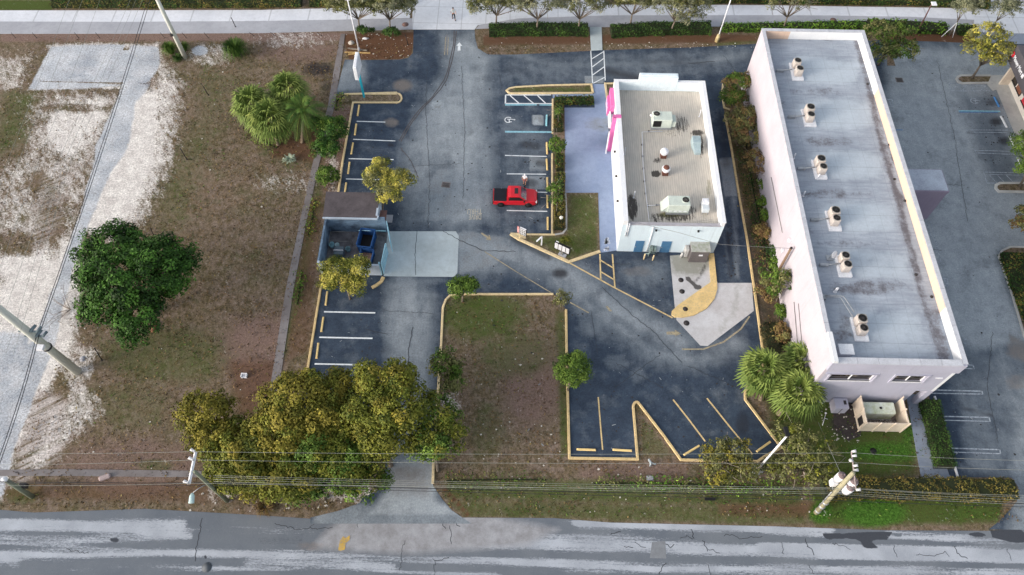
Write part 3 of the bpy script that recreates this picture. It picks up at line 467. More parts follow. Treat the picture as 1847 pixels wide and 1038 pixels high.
# kerbs
def kerb(pts, m=KERBY, wd=.22, h=.15, z=0.): return struct(MB().strip(PX(pts), wd, z, h).build('kerb', m))
def arc(c, r, a0, a1, n=6): return [(c[0]+r[0]*math.cos(R(a0+(a1-a0)*i/n)), c[1]-r[1]*math.sin(R(a0+(a1-a0)*i/n))) for i in range(n+1)]
kerb([(610, 352), (618.6, 290), (637, 186), (716, 186)]+arc((716, 178), (8.6, 8.5), -90, 90)+[(716, 169.5), (621, 171)])
kerb([(583, 505), (578.5, 522), (555, 668), (548, 710)], KERBO); kerb([(692, 501), (688, 509), (680, 515), (671, 520)], KERBO, .35)
kerb([(998, 531.5), (830, 531.5), (812, 534), (804, 542), (799, 556), (795.5, 629), (790, 710), (787, 750), (783, 810), (782, 841), (781, 873)])
kerb([(1021, 559), (1022, 640), (1027, 827), (1150, 829), (1142, 735)]+arc((1148, 735), (6, 9), 170, 40)+[(1198, 788), (1228, 830), (1262, 831), (1366, 833), (1379, 824), (1409, 808), (1387, 779), (1357, 739), (1344, 722), (1343.5, 706), (1352, 694), (1370, 668), (1378, 655), (1375, 629), (1361, 528), (1346.5, 429), (1333.5, 359), (1319, 268), (1307.5, 208)], KERBO, .24)
kerb([(1316.6, 199), (1306, 195), (1302, 169), (1304, 153)]); kerb([(921, 422.5), (949, 424), (1000.5, 424.5)]); kerb([(1000.5, 424.5), (1015, 422), (1021, 414), (1021.4, 390), (1019.5, 349)], KERBW, .22)
kerb([(921, 423), (935, 432), (1026, 473.5), (1082, 454.5)], KERBY, .34, .16); kerb([(997, 180), (996.7, 242)]); kerb([(996, 278), (996, 423)], KERBY, .22); 
kerb([(1069.5, 169), (1066.5, 153.5), (990, 155), (930, 158.5), (919, 160.5), (914, 164.5), (919, 169.5), (1069.5, 169)], KERBY, .26); kerb([(1108, 151.8), (1091.6, 152), (1097, 193)], KERBY, .26)
IS = [(1277.5, 457.8), (1287.6, 457.8), (1292.6, 506), (1294, 521.5), (1288.6, 540), (1274, 558), (1252, 570), (1232, 574), (1216, 573.5), (1210.7, 569), (1211.7, 562), (1222, 552), (1281.5, 510)]
ki = MB(); ki.prism(PX(IS), 0, .15, .012); struct(ki.build('kerb', paint('yellow_island_paint', S(220, 192, 134), S(178, 160, 130), .4)))
kerb([(1787, 137.5), (1733, 137.5), (1727, 140), (1725, 144), (1728, 149), (1735, 151.5), (1790, 150.5)], KERBW, .3); kerb([(1960, 331), (1803, 331.5), (1796, 335), (1795.5, 341), (1801, 346.5), (1960, 349)], KERBW, .3)
kerb([(1900, 720), (1847, 607), (1822, 522), (1801, 463), (1807, 453), (1822, 446.5), (1847, 447), (1960, 450)], KERBO if 0 else KERBW, .22); kerb([(1847, 892), (1836, 903), (1822, 919), (1803, 940), (1783, 955)], KERBW, .12, .04) if 0 else None
# ---- painted markings: one sheet of paint per colour
z = .035
def paintobj(name, segs, m, zz=z):
    b = MB()
    for s_ in segs: b.strip(PX(s_[0]), s_[1], zz)
    return struct(b.build(name, m))
W_ = .13
paintobj('road_marking', [([(643.5, 219.5), (695, 221)], W_), ([(637, 252), (713, 255)], W_), ([(629, 287), (710, 288.7)], W_), ([(624, 323.5), (692, 325)], W_), ([(584.5, 563), (677, 565)], .16), ([(576, 609), (672, 611)], .16), ([(567.5, 657), (655, 658.7)], .16),
    ([(911, 281), (986, 283)], W_), ([(914, 314.3), (985, 315)], W_), ([(914, 346), (987, 347.7)], W_), ([(914, 380.3), (987, 382)], W_), ([(912, 172), (994, 172)], .16), ([(912, 172), (911.5, 188)], .16), ([(911, 187.3), (996, 187.6)], .13),
    ([(920, 173), (936, 187)], .14), ([(945, 173), (962, 187)], .14), ([(969.5, 173), (984, 187)], .14), ([(1065.6, 92.3), (1068.8, 151)], .13), ([(1089, 92.3), (1091.6, 146)], .13), ([(1067.5, 107), (1088.5, 94)], .13), ([(1068, 121.7), (1089, 106)], .13), ([(1068.3, 136.5), (1090, 121)], .13), ([(1070, 151), (1091, 140)], .13)], WHITEP)
paintobj('road_marking', [([(911, 189.8), (968, 189.8)], .22), ([(973, 189.8), (996, 190)], .22), ([(911, 238.3), (995.5, 239)], .26), ([(1729, 201), (1804, 201.7)], .22), ([(1752, 0), (1752, 1)], .01)], BLUEP)
paintobj('road_marking', [([(1079, 717), (1084, 780), (1087, 812)], .13), ([(1214, 721.5), (1242, 757), (1272, 797)], .15), ([(1275, 719), (1315, 769), (1357, 820)], .15), ([(1026.5, 474.5), (1111, 521), (1213, 574)], .15), ([(1082, 459), (1083.5, 506)], .15), ([(1104.5, 459), (1109, 519)], .15), ([(1083, 470), (1106, 484)], .15), ([(1084, 491), (1108, 505.5)], .15)], YELP)
paintobj('road_marking', [([(874, 454.5), (930, 490), (997, 530.5)], .1), ([(1028, 546), (1062, 565)], .13), ([(1230, 630.5), (1268, 630.5), (1305, 617.5), (1336, 594), (1352, 571)], .16), ([(804, 68), (802, 100)], .08), ([(809, 68), (807, 100)], .08)], FADY)
def rect(a, b, c, d, w_=.11): return [([a, b], w_), ([b, c], w_), ([c, d], w_), ([d, a], w_)]
FM = rect((1711, 151.5), (1780, 155), (1785, 164.7), (1715.5, 164.7)) if 0 else [([(1711, 151.3), (1779, 155)], .1), ([(1711, 151.3), (1716, 164.7)], .12), ([(1716, 164.7), (1785, 164.7)], .14), ([(1716, 164), (1728, 152.5)], .1), ([(1735.5, 164), (1744, 154)], .1), ([(1751, 164), (1761, 154.5)], .1), ([(1768, 164), (1778, 155.5)], .1)]
FM += [([(1731, 204.7), (1770, 204.8)], .08), ([(1743, 235), (1817, 235.5)], .08), ([(1745, 239), (1817, 240)], .08), ([(1743, 234.5), (1745, 239.5)], .1), ([(1758, 271.8), (1830, 274)], .09), ([(1760, 276.6), (1833, 279.5)], .09), ([(1758, 271.5), (1760, 277)], .1), ([(1774, 311), (1850, 313)], .1), ([(1774, 315), (1850, 317)], .08), ([(1774, 311), (1780, 331)], .1), ([(1780, 331), (1800, 331)], .1), ([(1784, 316), (1797, 330)], .09), ([(1799, 317), (1812, 330)], .09), ([(1815, 317), (1828, 330)], .09),
       ([(1600, 180), (1609, 180)], .1), ([(1609, 180), (1611, 193)], .1), ([(1611, 193), (1603, 193)], .1), ([(1603, 180), (1608, 193)], .09), ([(1627, 265), (1636, 265)], .1), ([(1636, 265), (1637, 270)], .1), ([(1678, 400), (1697, 473)], .1), ([(1671, 402), (1680, 430)], .09), ([(1700, 503), (1708, 503)], .12), ([(1708, 503), (1710, 517)], .12), ([(1710, 517), (1703, 516)], .12), ([(1702, 504), (1709, 516)], .1), ([(1738, 612), (1743, 613)], .1), ([(1738, 619), (1743, 620)], .1),
       ([(1735, 659), (1755, 659)], .1), ([(1738, 665), (1756, 666)], .1), ([(1755, 658.5), (1756.5, 666.5)], .12), ([(1684, 704), (1771, 706.3)], .12), ([(1680, 710), (1772.5, 711.5)], .1), ([(1770.5, 705.5), (1772.5, 712)], .13), ([(1695, 751.5), (1784, 753.5)], .12), ([(1697, 758.5), (1785.5, 760.7)], .1), ([(1783.5, 753), (1785.5, 761)], .13), ([(1712, 809), (1803, 811.7)], .12), ([(1715, 816), (1804, 819)], .1), ([(1802.5, 811), (1804.5, 819.5)], .13)]
paintobj('road_marking', FM, FADE)
paintobj('road_marking', [([(1730, 202.8), (1800, 203.3)], .18), ([(1613, 235), (1628, 235)], .12)], paint('faded_blue_paint', S(92, 132, 180), S(70, 84, 104), .42))
def poly_mark(polys, m, zz=z): 
    b = MB()
    for p in polys: q = PX(p); b.prism(q, zz-.004, zz)
    return struct(b.build('road_marking', m))
poly_mark([[(825.3, 92), (830.7, 92), (830.3, 83.5), (834, 83.5), (828.5, 77), (823, 83.5), (826, 83.5)]], WHITEP)
poly_mark([[(867, 422), (869, 420), (880, 427), (883, 424.5), (886, 434), (876, 433), (878.5, 430)], [(1202, 599), (1217, 598.5), (1217, 595.5), (1228.5, 602), (1218, 607.5), (1217.5, 604.5), (1202.5, 604)], [(1297, 574), (1298, 568), (1305, 567), (1303.5, 572), (1301, 575)], [(1092, 553), (1096, 553), (1104, 562), (1099, 562)]], FADY)
poly_mark([[(610, 993), (613, 976), (619, 968), (624, 971), (631, 966), (631, 974), (624, 980), (622, 992), (615, 994)]], paint('yellow_spray_paint', S(200, 164, 72), S(140, 138, 136), .36), .03)
def text_obj(txt, size, loc, rot, m, ext=.0, parent=None, name='lettering', sx=1.):
    cu = bpy.data.curves.new(name, 'FONT'); cu.body = txt; cu.size = size; cu.align_x = 'CENTER'; cu.align_y = 'CENTER'; cu.extrude = ext; cu.resolution_u = 3
    to = bpy.data.objects.new(name, cu); me = bpy.data.meshes.new_from_object(to.evaluated_get(bpy.context.evaluated_depsgraph_get())) if 0 else to.to_mesh().copy()
    bpy.data.objects.remove(to); me.materials.clear(); me.materials.append(m); o = bpy.data.objects.new(name, me); C.objects.link(o); o.rotation_euler = rot; o.scale = (sx, 1, 1)
    if parent: o.parent = parent; o.location = Vector(loc)-Vector(parent.location)
    else: o.location = loc; struct(o)
    return o
tx = paint('worn_letter_paint', S(190, 184, 168), S(140, 142, 140), .4)
a = G(856, 381.5); b = G(857, 391.5); text_obj('THRU', 1.0, (a[0], a[1], .037), (0, 0, R(182)), tx, .001, name='road_lettering', sx=.62); text_obj('DRIVE', 1.0, (b[0], b[1], .037), (0, 0, R(182)), tx, .001, name='road_lettering', sx=.52)
# wheelchair symbols
def wheelchair(cx, cy, s_, m):
    g = G(cx, cy); b = MB(); q = lambda pts, wd: b.strip([(g[0]+u*s_, g[1]+v*s_) for u, v in pts], wd*s_, .037)
    q([(.42*math.cos(R(t)), .42*math.sin(R(t))) for t in range(40, 320, 20)], .1); q([(.2, .12), (.75, .1), (.8, -.12), (1.05, -.1)], .1) if 0 else None
    q([(-.15, .1), (.5, .1), (.55, .1)], .11); q([(.1, .1), (.1, -.3), (.42, -.3)], .1); q([(.5, .1), (.72, .02)], .12); b.prism([(g[0]+s_*(.72+.11*math.cos(k)), g[1]+s_*(.05+.11*math.sin(k))) for k in range(6)], .033, .037)
    struct(b.build('road_marking', m))
wheelchair(917, 217, 1.0, WHITEP); wheelchair(1757, 183, 1.0, FADE)
b = MB()   # worn white stencil blotches on the patio walk
for _ in range(46):
    x, y = random.gauss(1094.2, 2.), random.choice([random.uniform(430, 441), random.uniform(430, 441), random.uniform(447, 453)]); g = G(x, y); r_ = random.uniform(.06, .16)
    b.prism([(g[0]+r_*random.uniform(.5, 1.2)*math.cos(k), g[1]+r_*random.uniform(.5, 1.2)*math.sin(k)) for k in (0, 1.2, 2.5, 3.8, 5)], .05, .056)
struct(b.build('road_marking', mat('stencil_white', S(205, 212, 225))))
# cracks and tyre tracks
def wander(pts, amp, step=5):
    out = []
    for (ax, ay), (bx_, by) in zip(pts[:-1], pts[1:]):
        n = max(1, int(math.hypot(bx_-ax, by-ay)/step)); out += [(ax+(bx_-ax)*i/n+random.gauss(0, amp), ay+(by-ay)*i/n+random.gauss(0, amp)) for i in range(n)]
    return out+[pts[-1]]
CRK = mat('crack_sealant', S(58, 60, 66), S(44, 46, 52), rough=.8); cr = []
for c in [[(560, 950), (575, 940), (600, 935)], [(496, 945), (540, 955), (600, 952)], [(625, 935), (645, 942), (646, 952)], [(786, 932), (796, 945), (804, 954)], [(812, 948), (814, 982)], [(805, 934), (830, 950)], [(780, 1008), (785, 1012), (784, 1038)], [(785, 1012), (810, 1006)], [(1125, 985), (1142, 988)], [(1145, 978), (1165, 988)], [(1200, 980), (1210, 988), (1216, 982)], [(1228, 970), (1240, 968), (1250, 973)], [(1248, 955), (1252, 972)],
          [(1266, 975), (1276, 995)], [(1276, 990), (1298, 998)], [(1305, 967), (1320, 965), (1335, 972), (1375, 968)], [(1408, 978), (1414, 1000)], [(1450, 975), (1462, 990), (1468, 1002)], [(1458, 1018), (1468, 1036)], [(1500, 980), (1520, 985), (1534, 992)], [(1612, 985), (1618, 1006)], [(1652, 1002), (1685, 1003), (1705, 995), (1712, 1005)], [(1722, 985), (1726, 998), (1745, 1008)], [(1815, 990), (1824, 1012)], [(1190, 1038), (1194, 1022), (1202, 1016)], [(1277, 1020), (1282, 1038)], [(120, 992), (160, 998)], [(730, 976), (720, 1030)], [(1100, 965), (1120, 960)], [(350, 1012), (365, 935)]]: cr.append((wander(c, 1.2, 4), random.uniform(.035, .065)))
paintobj('road_crack', cr, CRK, .018)
cr = [(wander([(1000, 440) , (1088, 520), (1160, 560), (1225, 655)] if 0 else [(1085, 518), (1130, 560), (1180, 600), (1230, 655)], .8), .05), (wander([(1111, 655), (1195, 700)], .8), .04)]
cr += [(wander([(1080, 475), (1140, 478)], .6), .05), (wander([(744, 96), (800, 97)], .5), .04), (wander([(800, 418), (830, 435), (870, 452), (930, 455)], .7), .06), (wander([(752, 418), (748, 460), (750, 497)], .8), .05), (wander([(1240, 115), (1290, 112)], .8), .08), (wander([(1305, 100), (1325, 128)], .5), .04), (wander([(740, 700), (736, 640), (745, 590)], 1.), .06), (wander([(660, 595), (700, 604)], .5), .05), (wander([(1060, 655), (1078, 560)], .8), .03) if 0 else (wander([(1066, 560), (1078, 640)], .4), .03)]
cr += [(wander(c_, .8, 4), .035) for c_ in ([(770, 120), (768, 200), (775, 330), (772, 412)], [(832, 120), (838, 240), (835, 360)], [(745, 300), (830, 296)], [(900, 130), (905, 160)], [(1690, 110), (1720, 240), (1745, 400)], [(1650, 330), (1740, 335)], [(1640, 450), (1700, 452)], [(1790, 600), (1780, 700), (1800, 800)], [(690, 560), (780, 566)], [(1190, 640), (1110, 700)], [(1240, 660), (1330, 700)])]
paintobj('lot_crack', cr, CRK, .044)
TR = mat('tyre_rubber_streak', S(74, 70, 72), S(88, 84, 86), rough=.8); tk = [(820, 56), (818, 80), (812, 110), (802, 145), (780, 175), (755, 200), (735, 228), (720, 255)]
paintobj('tyre_track', [(wander(tk, .35, 9), .12), (wander([(x+3.2, y+1) for x, y in tk], .35, 9), .12), (wander([(723, 268), (742, 292), (755, 322)], .5), .08)], TR, .03)
OILM = mat('oil_drip', S(52, 52, 56), S(40, 40, 44), 4); b = MB(); random.seed(21)
for _ in range(330):
    x, y = random.choice([(random.gauss(958, 16), random.choice([258, 296, 330, 364, 398])+random.gauss(0, 5)), (random.gauss(672, 20), random.choice([236, 270, 306, 585, 632])+random.gauss(0, 6)), (random.uniform(740, 890), random.uniform(90, 410)), (random.uniform(880, 1250), random.uniform(440, 640)), (random.gauss(1318, 6), random.uniform(410, 500)), (random.uniform(1640, 1840), random.uniform(120, 900)), (random.gauss(1795, 12), random.choice([185, 221, 256, 292])+random.gauss(0, 5)), (random.uniform(1040, 1360), random.uniform(690, 800))]); g = G(x, y); r_ = random.uniform(.03, .13)
    b.prism([(g[0]+r_*random.uniform(.5, 1.3)*math.cos(k), g[1]+r_*random.uniform(.5, 1.3)*math.sin(k)) for k in (0, 1., 2.2, 3.3, 4.4, 5.4)], .018, .029)
struct(b.build('oil_drips', OILM))
b = MB()
for _ in range(240):
    x, y = random.choice([(random.uniform(740, 990), random.uniform(90, 410)), (random.uniform(880, 1350), random.uniform(440, 820)), (random.uniform(600, 780), random.uniform(120, 690)), (random.uniform(1640, 1840), random.uniform(90, 850))]); g = G(x, y); r_ = random.uniform(.03, .08); a_ = random.uniform(0, 3.1); L_ = r_*random.choice([1, 1, 1, 5])
    b.strip([(g[0], g[1]), (g[0]+L_*math.cos(a_), g[1]+L_*math.sin(a_))], r_, .031)
struct(b.build('pavement_scuffs', mat('scuff_grey', S(150, 156, 162), S(130, 136, 144))))
# drain grate, manholes, road patch
def drain(x, y, w_, d_, lab, rz=0):
    g = G(x, y); t = thing('drain_grate', lab, 'drain', (g[0], g[1], .02), rz); b = MB().box(-w_/2-.08, w_/2+.08, -d_/2-.08, d_/2+.08, 0, .03); b.build('frame', CONC_O, t, world=False)
    k = MB()
    for i in range(8): k.box(-w_/2+.02, w_/2-.02, -d_/2+d_*i/8+.01, -d_/2+d_*i/8+d_/8-.05, .03, .05)
    k.build('grate', BLACK, t, world=False)
drain(804.5, 334, .85, .6, 'dark iron storm drain grate in the pale patch of the driveway', R(-8)); drain(1622, 145, .75, .65, 'black storm drain grate near the big tree in the right car park')
def manhole(x, y, r, lab, m, z_=.04):
    g = G(x, y, 0); o = MB(); o.cyl(0, 0, 0, .02, r, n=20); o.cyl(0, 0, .02, .028, r*.82, n=20); o = o.build('manhole_cover', m); o.location = (g[0], g[1], z_); tag(o, lab, 'manhole cover')
DKC = mat('dark_manhole', S(62, 58, 60), S(48, 46, 48)); RUSTC = mat('rust_manhole', S(126, 98, 92), S(104, 84, 80))
manhole(1228, 506, .28, 'round dark cover on concrete pad nearest the small building', DKC); manhole(1230, 526.5, .28, 'round dark cover on concrete pad just above the yellow island', DKC); manhole(1235.5, 559, .26, 'round dark cover set in the yellow island', DKC, .152); manhole(1238, 583.5, .3, 'round dark cover on concrete just below the yellow island', DKC)
manhole(731, 45, .42, 'reddish manhole cover in grey path left of the pale apron', RUSTC); manhole(1503, 37, .42, 'reddish manhole cover in grey path above the long building', RUSTC); manhole(1575, 814, .3, 'black round lid in green grass below the generator enclosure', BLACK, .02); manhole(149, 648, .3, 'grey oval valve cover beside the leaning fat concrete pole', CONC_G, .02)
manhole(373, 1024, .42, 'round cover in the street with pale patched collar', mat('street_cover', S(90, 96, 104)), .016)
poly_mark([[(1176, 978), (1200, 976), (1202, 1008), (1172, 1007)]], mat('road_patch', S(128, 132, 138), S(114, 118, 124), 3), .02)
#=====PART3
# ------------------------------------------------------------------ buildings
W_PINK = stucco('pinkish_white_stucco', S(186, 180, 189), S(176, 170, 181)); W_SKYLAV = stucco('sky_tinted_lavender_stucco', S(172, 173, 190), S(162, 163, 180)); W_MAUV = stucco('mauve_stucco', S(150, 140, 158), S(138, 128, 148))  # lavender: bluish skylight on the south wall, put into the stucco colour
W_WHT = stucco('white_stucco', S(222, 224, 228), S(208, 212, 218)); W_SKYBLU = stucco('sky_tinted_white_stucco', S(206, 222, 232), S(196, 212, 224)); PEACH = stucco('peach_stucco', S(212, 186, 168), S(202, 178, 162))  # pale blue: skylight on the white south wall, painted into the stucco
GLASS = mat('dark_glass', S(26, 26, 30), S(44, 36, 30), 1.2, .12, spec=.8); COPE = mat('metal_coping', S(202, 204, 212), S(182, 184, 192), rough=.5, metal=.2); PINK = mat('pink_paint', S(214, 112, 172), S(202, 102, 160)); BLUED = mat('blue_door_paint', S(74, 118, 156), S(62, 104, 142)); COOLG = mat('pale_green_metal', S(198, 208, 200), S(180, 190, 184), rough=.55); CREAM = mat('cream_cladding', S(220, 208, 192), S(206, 192, 176)); GREYM = mat('grey_metal', S(120, 120, 118), S(100, 100, 98), rough=.55); TAN = mat('condenser_beige', S(196, 188, 182), S(172, 164, 160), rough=.55)
# long two-storey building
LX0, LX1, LY0, LY1, LZ, LR = 27.0, 38.45, 28.45, 69.6, 9.0, 7.9
TB = thing('long_building', 'long two-storey building with pinkish white walls and a grey flat roof', 'building', (32.7, 49, 0))
b = MB(); t_ = .32
b.box(LX0, LX0+t_, LY0, LY1, 0, LZ); b.box(LX0+t_, LX1-t_, LY1-t_, LY1, 0, LZ); b.build('wall', W_PINK, TB)
b = MB(); b.box(LX1-t_, LX1, 30.4, LY1, 0, LZ); b.box(LX1-t_, LX1, LY0, 30.4, 3.1, LZ); b.build('wall', W_WHT, TB)
b = MB(); S0, S1 = LY0, LY0+t_
xa, xb, xc, xd = 27.95, 31.75, 33.65, 36.3
for q in ((LX0+t_, 36.8, S0, S1, 0, 5.1), (36.8, LX1-t_, S0, S1, 3.1, 5.1), (LX0+t_, xa, S0, S1, 5.1, 6.42), (xb, xc, S0, S1, 5.1, 6.42), (xd, LX1-t_, S0, S1, 5.1, 6.42), (LX0+t_, LX1-t_, S0, S1, 6.42, LZ)): b.box(*q)
b.box(37.9, LX1, LY0+.003, LY0+.55, 0, 3.1); b.box(36.8, 36.95, S1, 34.4, 0, 3.1); b.box(36.95, LX1-t_, 34.2, 34.4, 0, 3.1)
b.build('wall', W_SKYLAV, TB)
b = MB(); b.box(LX0+.01, LX1-.01, LY0-.22, LY0, 7.5, 8.98); b.box(LX0+.3, 32.05, LY0-.1, LY0, 6.5, 6.62); b.box(27.7, 27.86, LY0-.1, LY0, 4.9, 6.6); b.box(31.84, 32.0, LY0-.1, LY0, 4.9, 6.6); b.box(33.4, 36.55, LY0-.1, LY0, 6.5, 6.62); b.box(33.4, 33.56, LY0-.1, LY0, 4.9, 6.5); b.box(36.39, 36.55, LY0-.1, LY0, 4.9, 6.5); b.build('fascia_band', W_SKYLAV, TB)
for x0, x1, n in ((xa, xb, 2), (xc, xd, 2)):
    b = MB().box(x0, x1, LY0+.16, LY0+.2, 5.1, 6.42); wo = b.build('window', GLASS, TB); f = MB(); f.box(x0-.05, x1+.05, LY0-.06, LY0+.1, 5.0, 5.1)
    for i in range(n+1):
        xx = x0+(x1-x0)*i/n; f.box(xx-.03, xx+.03, LY0+.08, LY0+.158, 5.1, 6.42)
    f.build('window_frame', WHITE, wo)
MB().box(36.85, LX1-.4, 30, 30.1, 0, 2.5).build('door', GLASS, TB); MB().box(37.2, 37.8, LY0-.06, LY0, 5.95, 6.1).build('wall_light', WHITE, TB)
sh = sheet('roof', [[(LX0+t_, S1), (LX1-t_, S1), (LX1-t_, LY1-t_), (LX0+t_, LY1-t_)]], 0, .45, ROOF, roof_fields)
del sh['kind']; sh.parent = TB; sh.location = Vector((0, 0, LR))-Vector(TB.location)
b = MB(); n = 11
for i in range(n):
    y0 = LY0-.06+(LY1-LY0+.12)*i/n; y1 = LY0-.06+(LY1-LY0+.12)*(i+1)/n-.03; b.box(LX0-.05, LX0+t_+.04, y0, y1, LZ, LZ+.06)
    b.box(LX1-t_-.04, LX1+.06, y0, y1, LZ, LZ+.07)
for i in range(6):
    x0 = LX0+t_+.05+(LX1-LX0-2*t_-.1)*i/6; b.box(x0, x0+(LX1-LX0-2*t_-.1)/6-.03, LY1-t_-.04, LY1+.05, LZ, LZ+.06); b.box(x0, x0+(LX1-LX0-2*t_-.1)/6-.03, LY0-.26, LY0+t_+.03, LZ, LZ+.06)
b.build('coping', COPE, TB)
b = MB(); b.box(LX0-.04, LX0+.35, LY0-.25, LY0+2.6, LZ+.062, LZ+.42); b.build('coping', W_WHT, TB)
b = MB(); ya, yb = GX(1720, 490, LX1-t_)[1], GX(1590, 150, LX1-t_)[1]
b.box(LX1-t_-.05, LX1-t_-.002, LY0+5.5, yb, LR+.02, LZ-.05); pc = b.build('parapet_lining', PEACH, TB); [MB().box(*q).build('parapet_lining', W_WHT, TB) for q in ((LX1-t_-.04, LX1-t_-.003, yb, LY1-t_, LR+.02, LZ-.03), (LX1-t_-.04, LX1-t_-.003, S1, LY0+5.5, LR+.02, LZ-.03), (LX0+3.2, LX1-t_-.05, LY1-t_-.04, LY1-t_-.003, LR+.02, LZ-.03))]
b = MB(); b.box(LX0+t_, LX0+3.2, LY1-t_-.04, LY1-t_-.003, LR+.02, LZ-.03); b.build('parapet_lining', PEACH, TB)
b = MB(); b.box(28.05, 29.1, 29.35, 30.15, LR+.1, LR+.75); b.box(27.95, 29.2, 29.25, 30.25, LR+.75, LR+.82); b.build('roof_hatch', WHITE, TB)
def pipe_v(x, y, parent=TB, zr=LR, h=.75, r=.07):
    g = G(x, y, zr); bb = MB(); bb.cyl(g[0], g[1], zr, zr+h, r, n=8); bb.cyl(g[0], g[1], zr, zr+.1, r*2.2, r*1.2, n=8); bb.build('vent_pipe', WHITE, parent)
for x, y in ((1431, 286), (1474, 323), (1448, 354), (1507, 527), (1432, 165) if 0 else (1505, 527+.01)): pipe_v(x, y)
for x, y in ((1565, 152), (1613, 324), (1632, 363), (1652, 496), (1680, 536), (1604, 262)):
    g = G(x, y, LR); MB().ball(g[0], g[1], LR+.05, .16, (1, 1, .6)).build('roof_drain', DARKM, TB)
# conduits and fittings on the west wall
for x, y0, y1 in ((1432, 545, 638), (1440, 548, 640), (1391, 320, 420)): p0, p1 = GX(x, y0, LX0-.04), GX(x+8+(12 if x < 1400 else 0), y1, LX0-.04); MB().tube([p0, p1], .03, 6).build('wall_conduit', GREYM, TB)
for x, y in ((1424, 434), (1412, 452)): 
    g = GX(x, y, LX0-.1); MB().box(g[0]-.15, g[0]+.1, g[1]-.18, g[1]+.18, g[2]-.1, g[2]+.12, .03).build('wall_light', WHITE, TB)
# side porch on the east face
b = MB(); b.box(LX1, 44.85, 50.2, 53.15, 4.55, 4.9); b.box(41.6, 44.8, 50.25, 50.6, 0, 4.55); b.box(44.45, 44.8, 50.6, 53.1, 0, 4.55); b.box(LX1+.01, 44.45, 52.8, 53.1, 0, 4.55); b.build('porch', W_MAUV, TB)
b = MB(); b.box(LX1+.02, 44.75, 50.3, 53.05, 4.9, 4.97); b.build('porch_roof', mat('porch_membrane', S(170, 180, 194), S(146, 152, 168), .9), TB); b = MB(); b.box(38.7, 41.5, 51.2, 51.3, 0, 3.2); b.build('door', GLASS, TB)
# satellite dish on a stand
g = G(1496, 466, LR); t = thing('satellite_dish', 'small white satellite dish on the long roof beside the fifth condenser pair', 'dish', g); b = MB(); b.cyl(g[0], g[1], g[2], g[2]+.7, .05, n=6); b.box(g[0]-.3, g[0]+.3, g[1]-.3, g[1]+.3, g[2], g[2]+.08); b.build('stand', STEEL, t)
b = MB(); b.lathe(0, 0, [(.02, 0), (.2, .03), (.38, .1), (.38, .12), (.2, .06), (.02, .03)], 14); d = b.build('dish', WHITE, t, world=False); d.location = (.1, -.05, .75); d.rotation_euler = (R(60), 0, R(40))
# condensers (two per curb)
def make_condenser(name, label, s_=.8, h=.85):
    t = thing(name, label, 'condenser', (0, 0, 0), 0, 'rooftop condenser units on the long roof'); k = s_/2
    b = MB(); b.prism([(x*k, y*k) for x, y in ((-1, -.8), (-.8, -1), (.8, -1), (1, -.8), (1, .8), (.8, 1), (-.8, 1), (-1, .8))], 0, h, .06); b.build('cabinet', TAN, t, world=False)
    b = MB(); b.lathe(0, 0, [(.88*k, h+.001), (.9*k, h+.07), (.82*k, h+.07), (.8*k, h+.01)], 18); b.build('fan_shroud', GREYM, t, world=False)
    b = MB(); b.cyl(0, 0, h+.004, h+.03, .79*k, n=18); b.build('fan_well', BLACK, t, world=False)
    b = MB(); b.cyl(0, 0, h+.02, h+.07, .16*k, n=8)
    for i in range(6): a = i*math.pi/3; b.tube([(0, 0, h+.06), (.7*k*math.cos(a), .7*k*math.sin(a), h+.06)], .012, 4)
    b.build('fan_guard', DARKM, t, world=False); return t
def clone(o, loc, rz=None, label=None, scale=None):
    r = o.copy(); C.objects.link(r); r.location = loc
    if rz is not None: r.rotation_euler = (0, 0, rz)
    if label: r['label'] = label
    if scale: r.scale = scale
    for ch in o.children:
        c = ch.copy(); C.objects.link(c); c.parent = r
        for g_ in ch.children: d_ = g_.copy(); C.objects.link(d_); d_.parent = c
    return r
ordn = ['first', 'second', 'third', 'fourth', 'fifth', 'sixth', 'seventh', 'eighth', 'ninth', 'tenth', 'eleventh', 'twelfth', 'thirteenth']
c0 = None
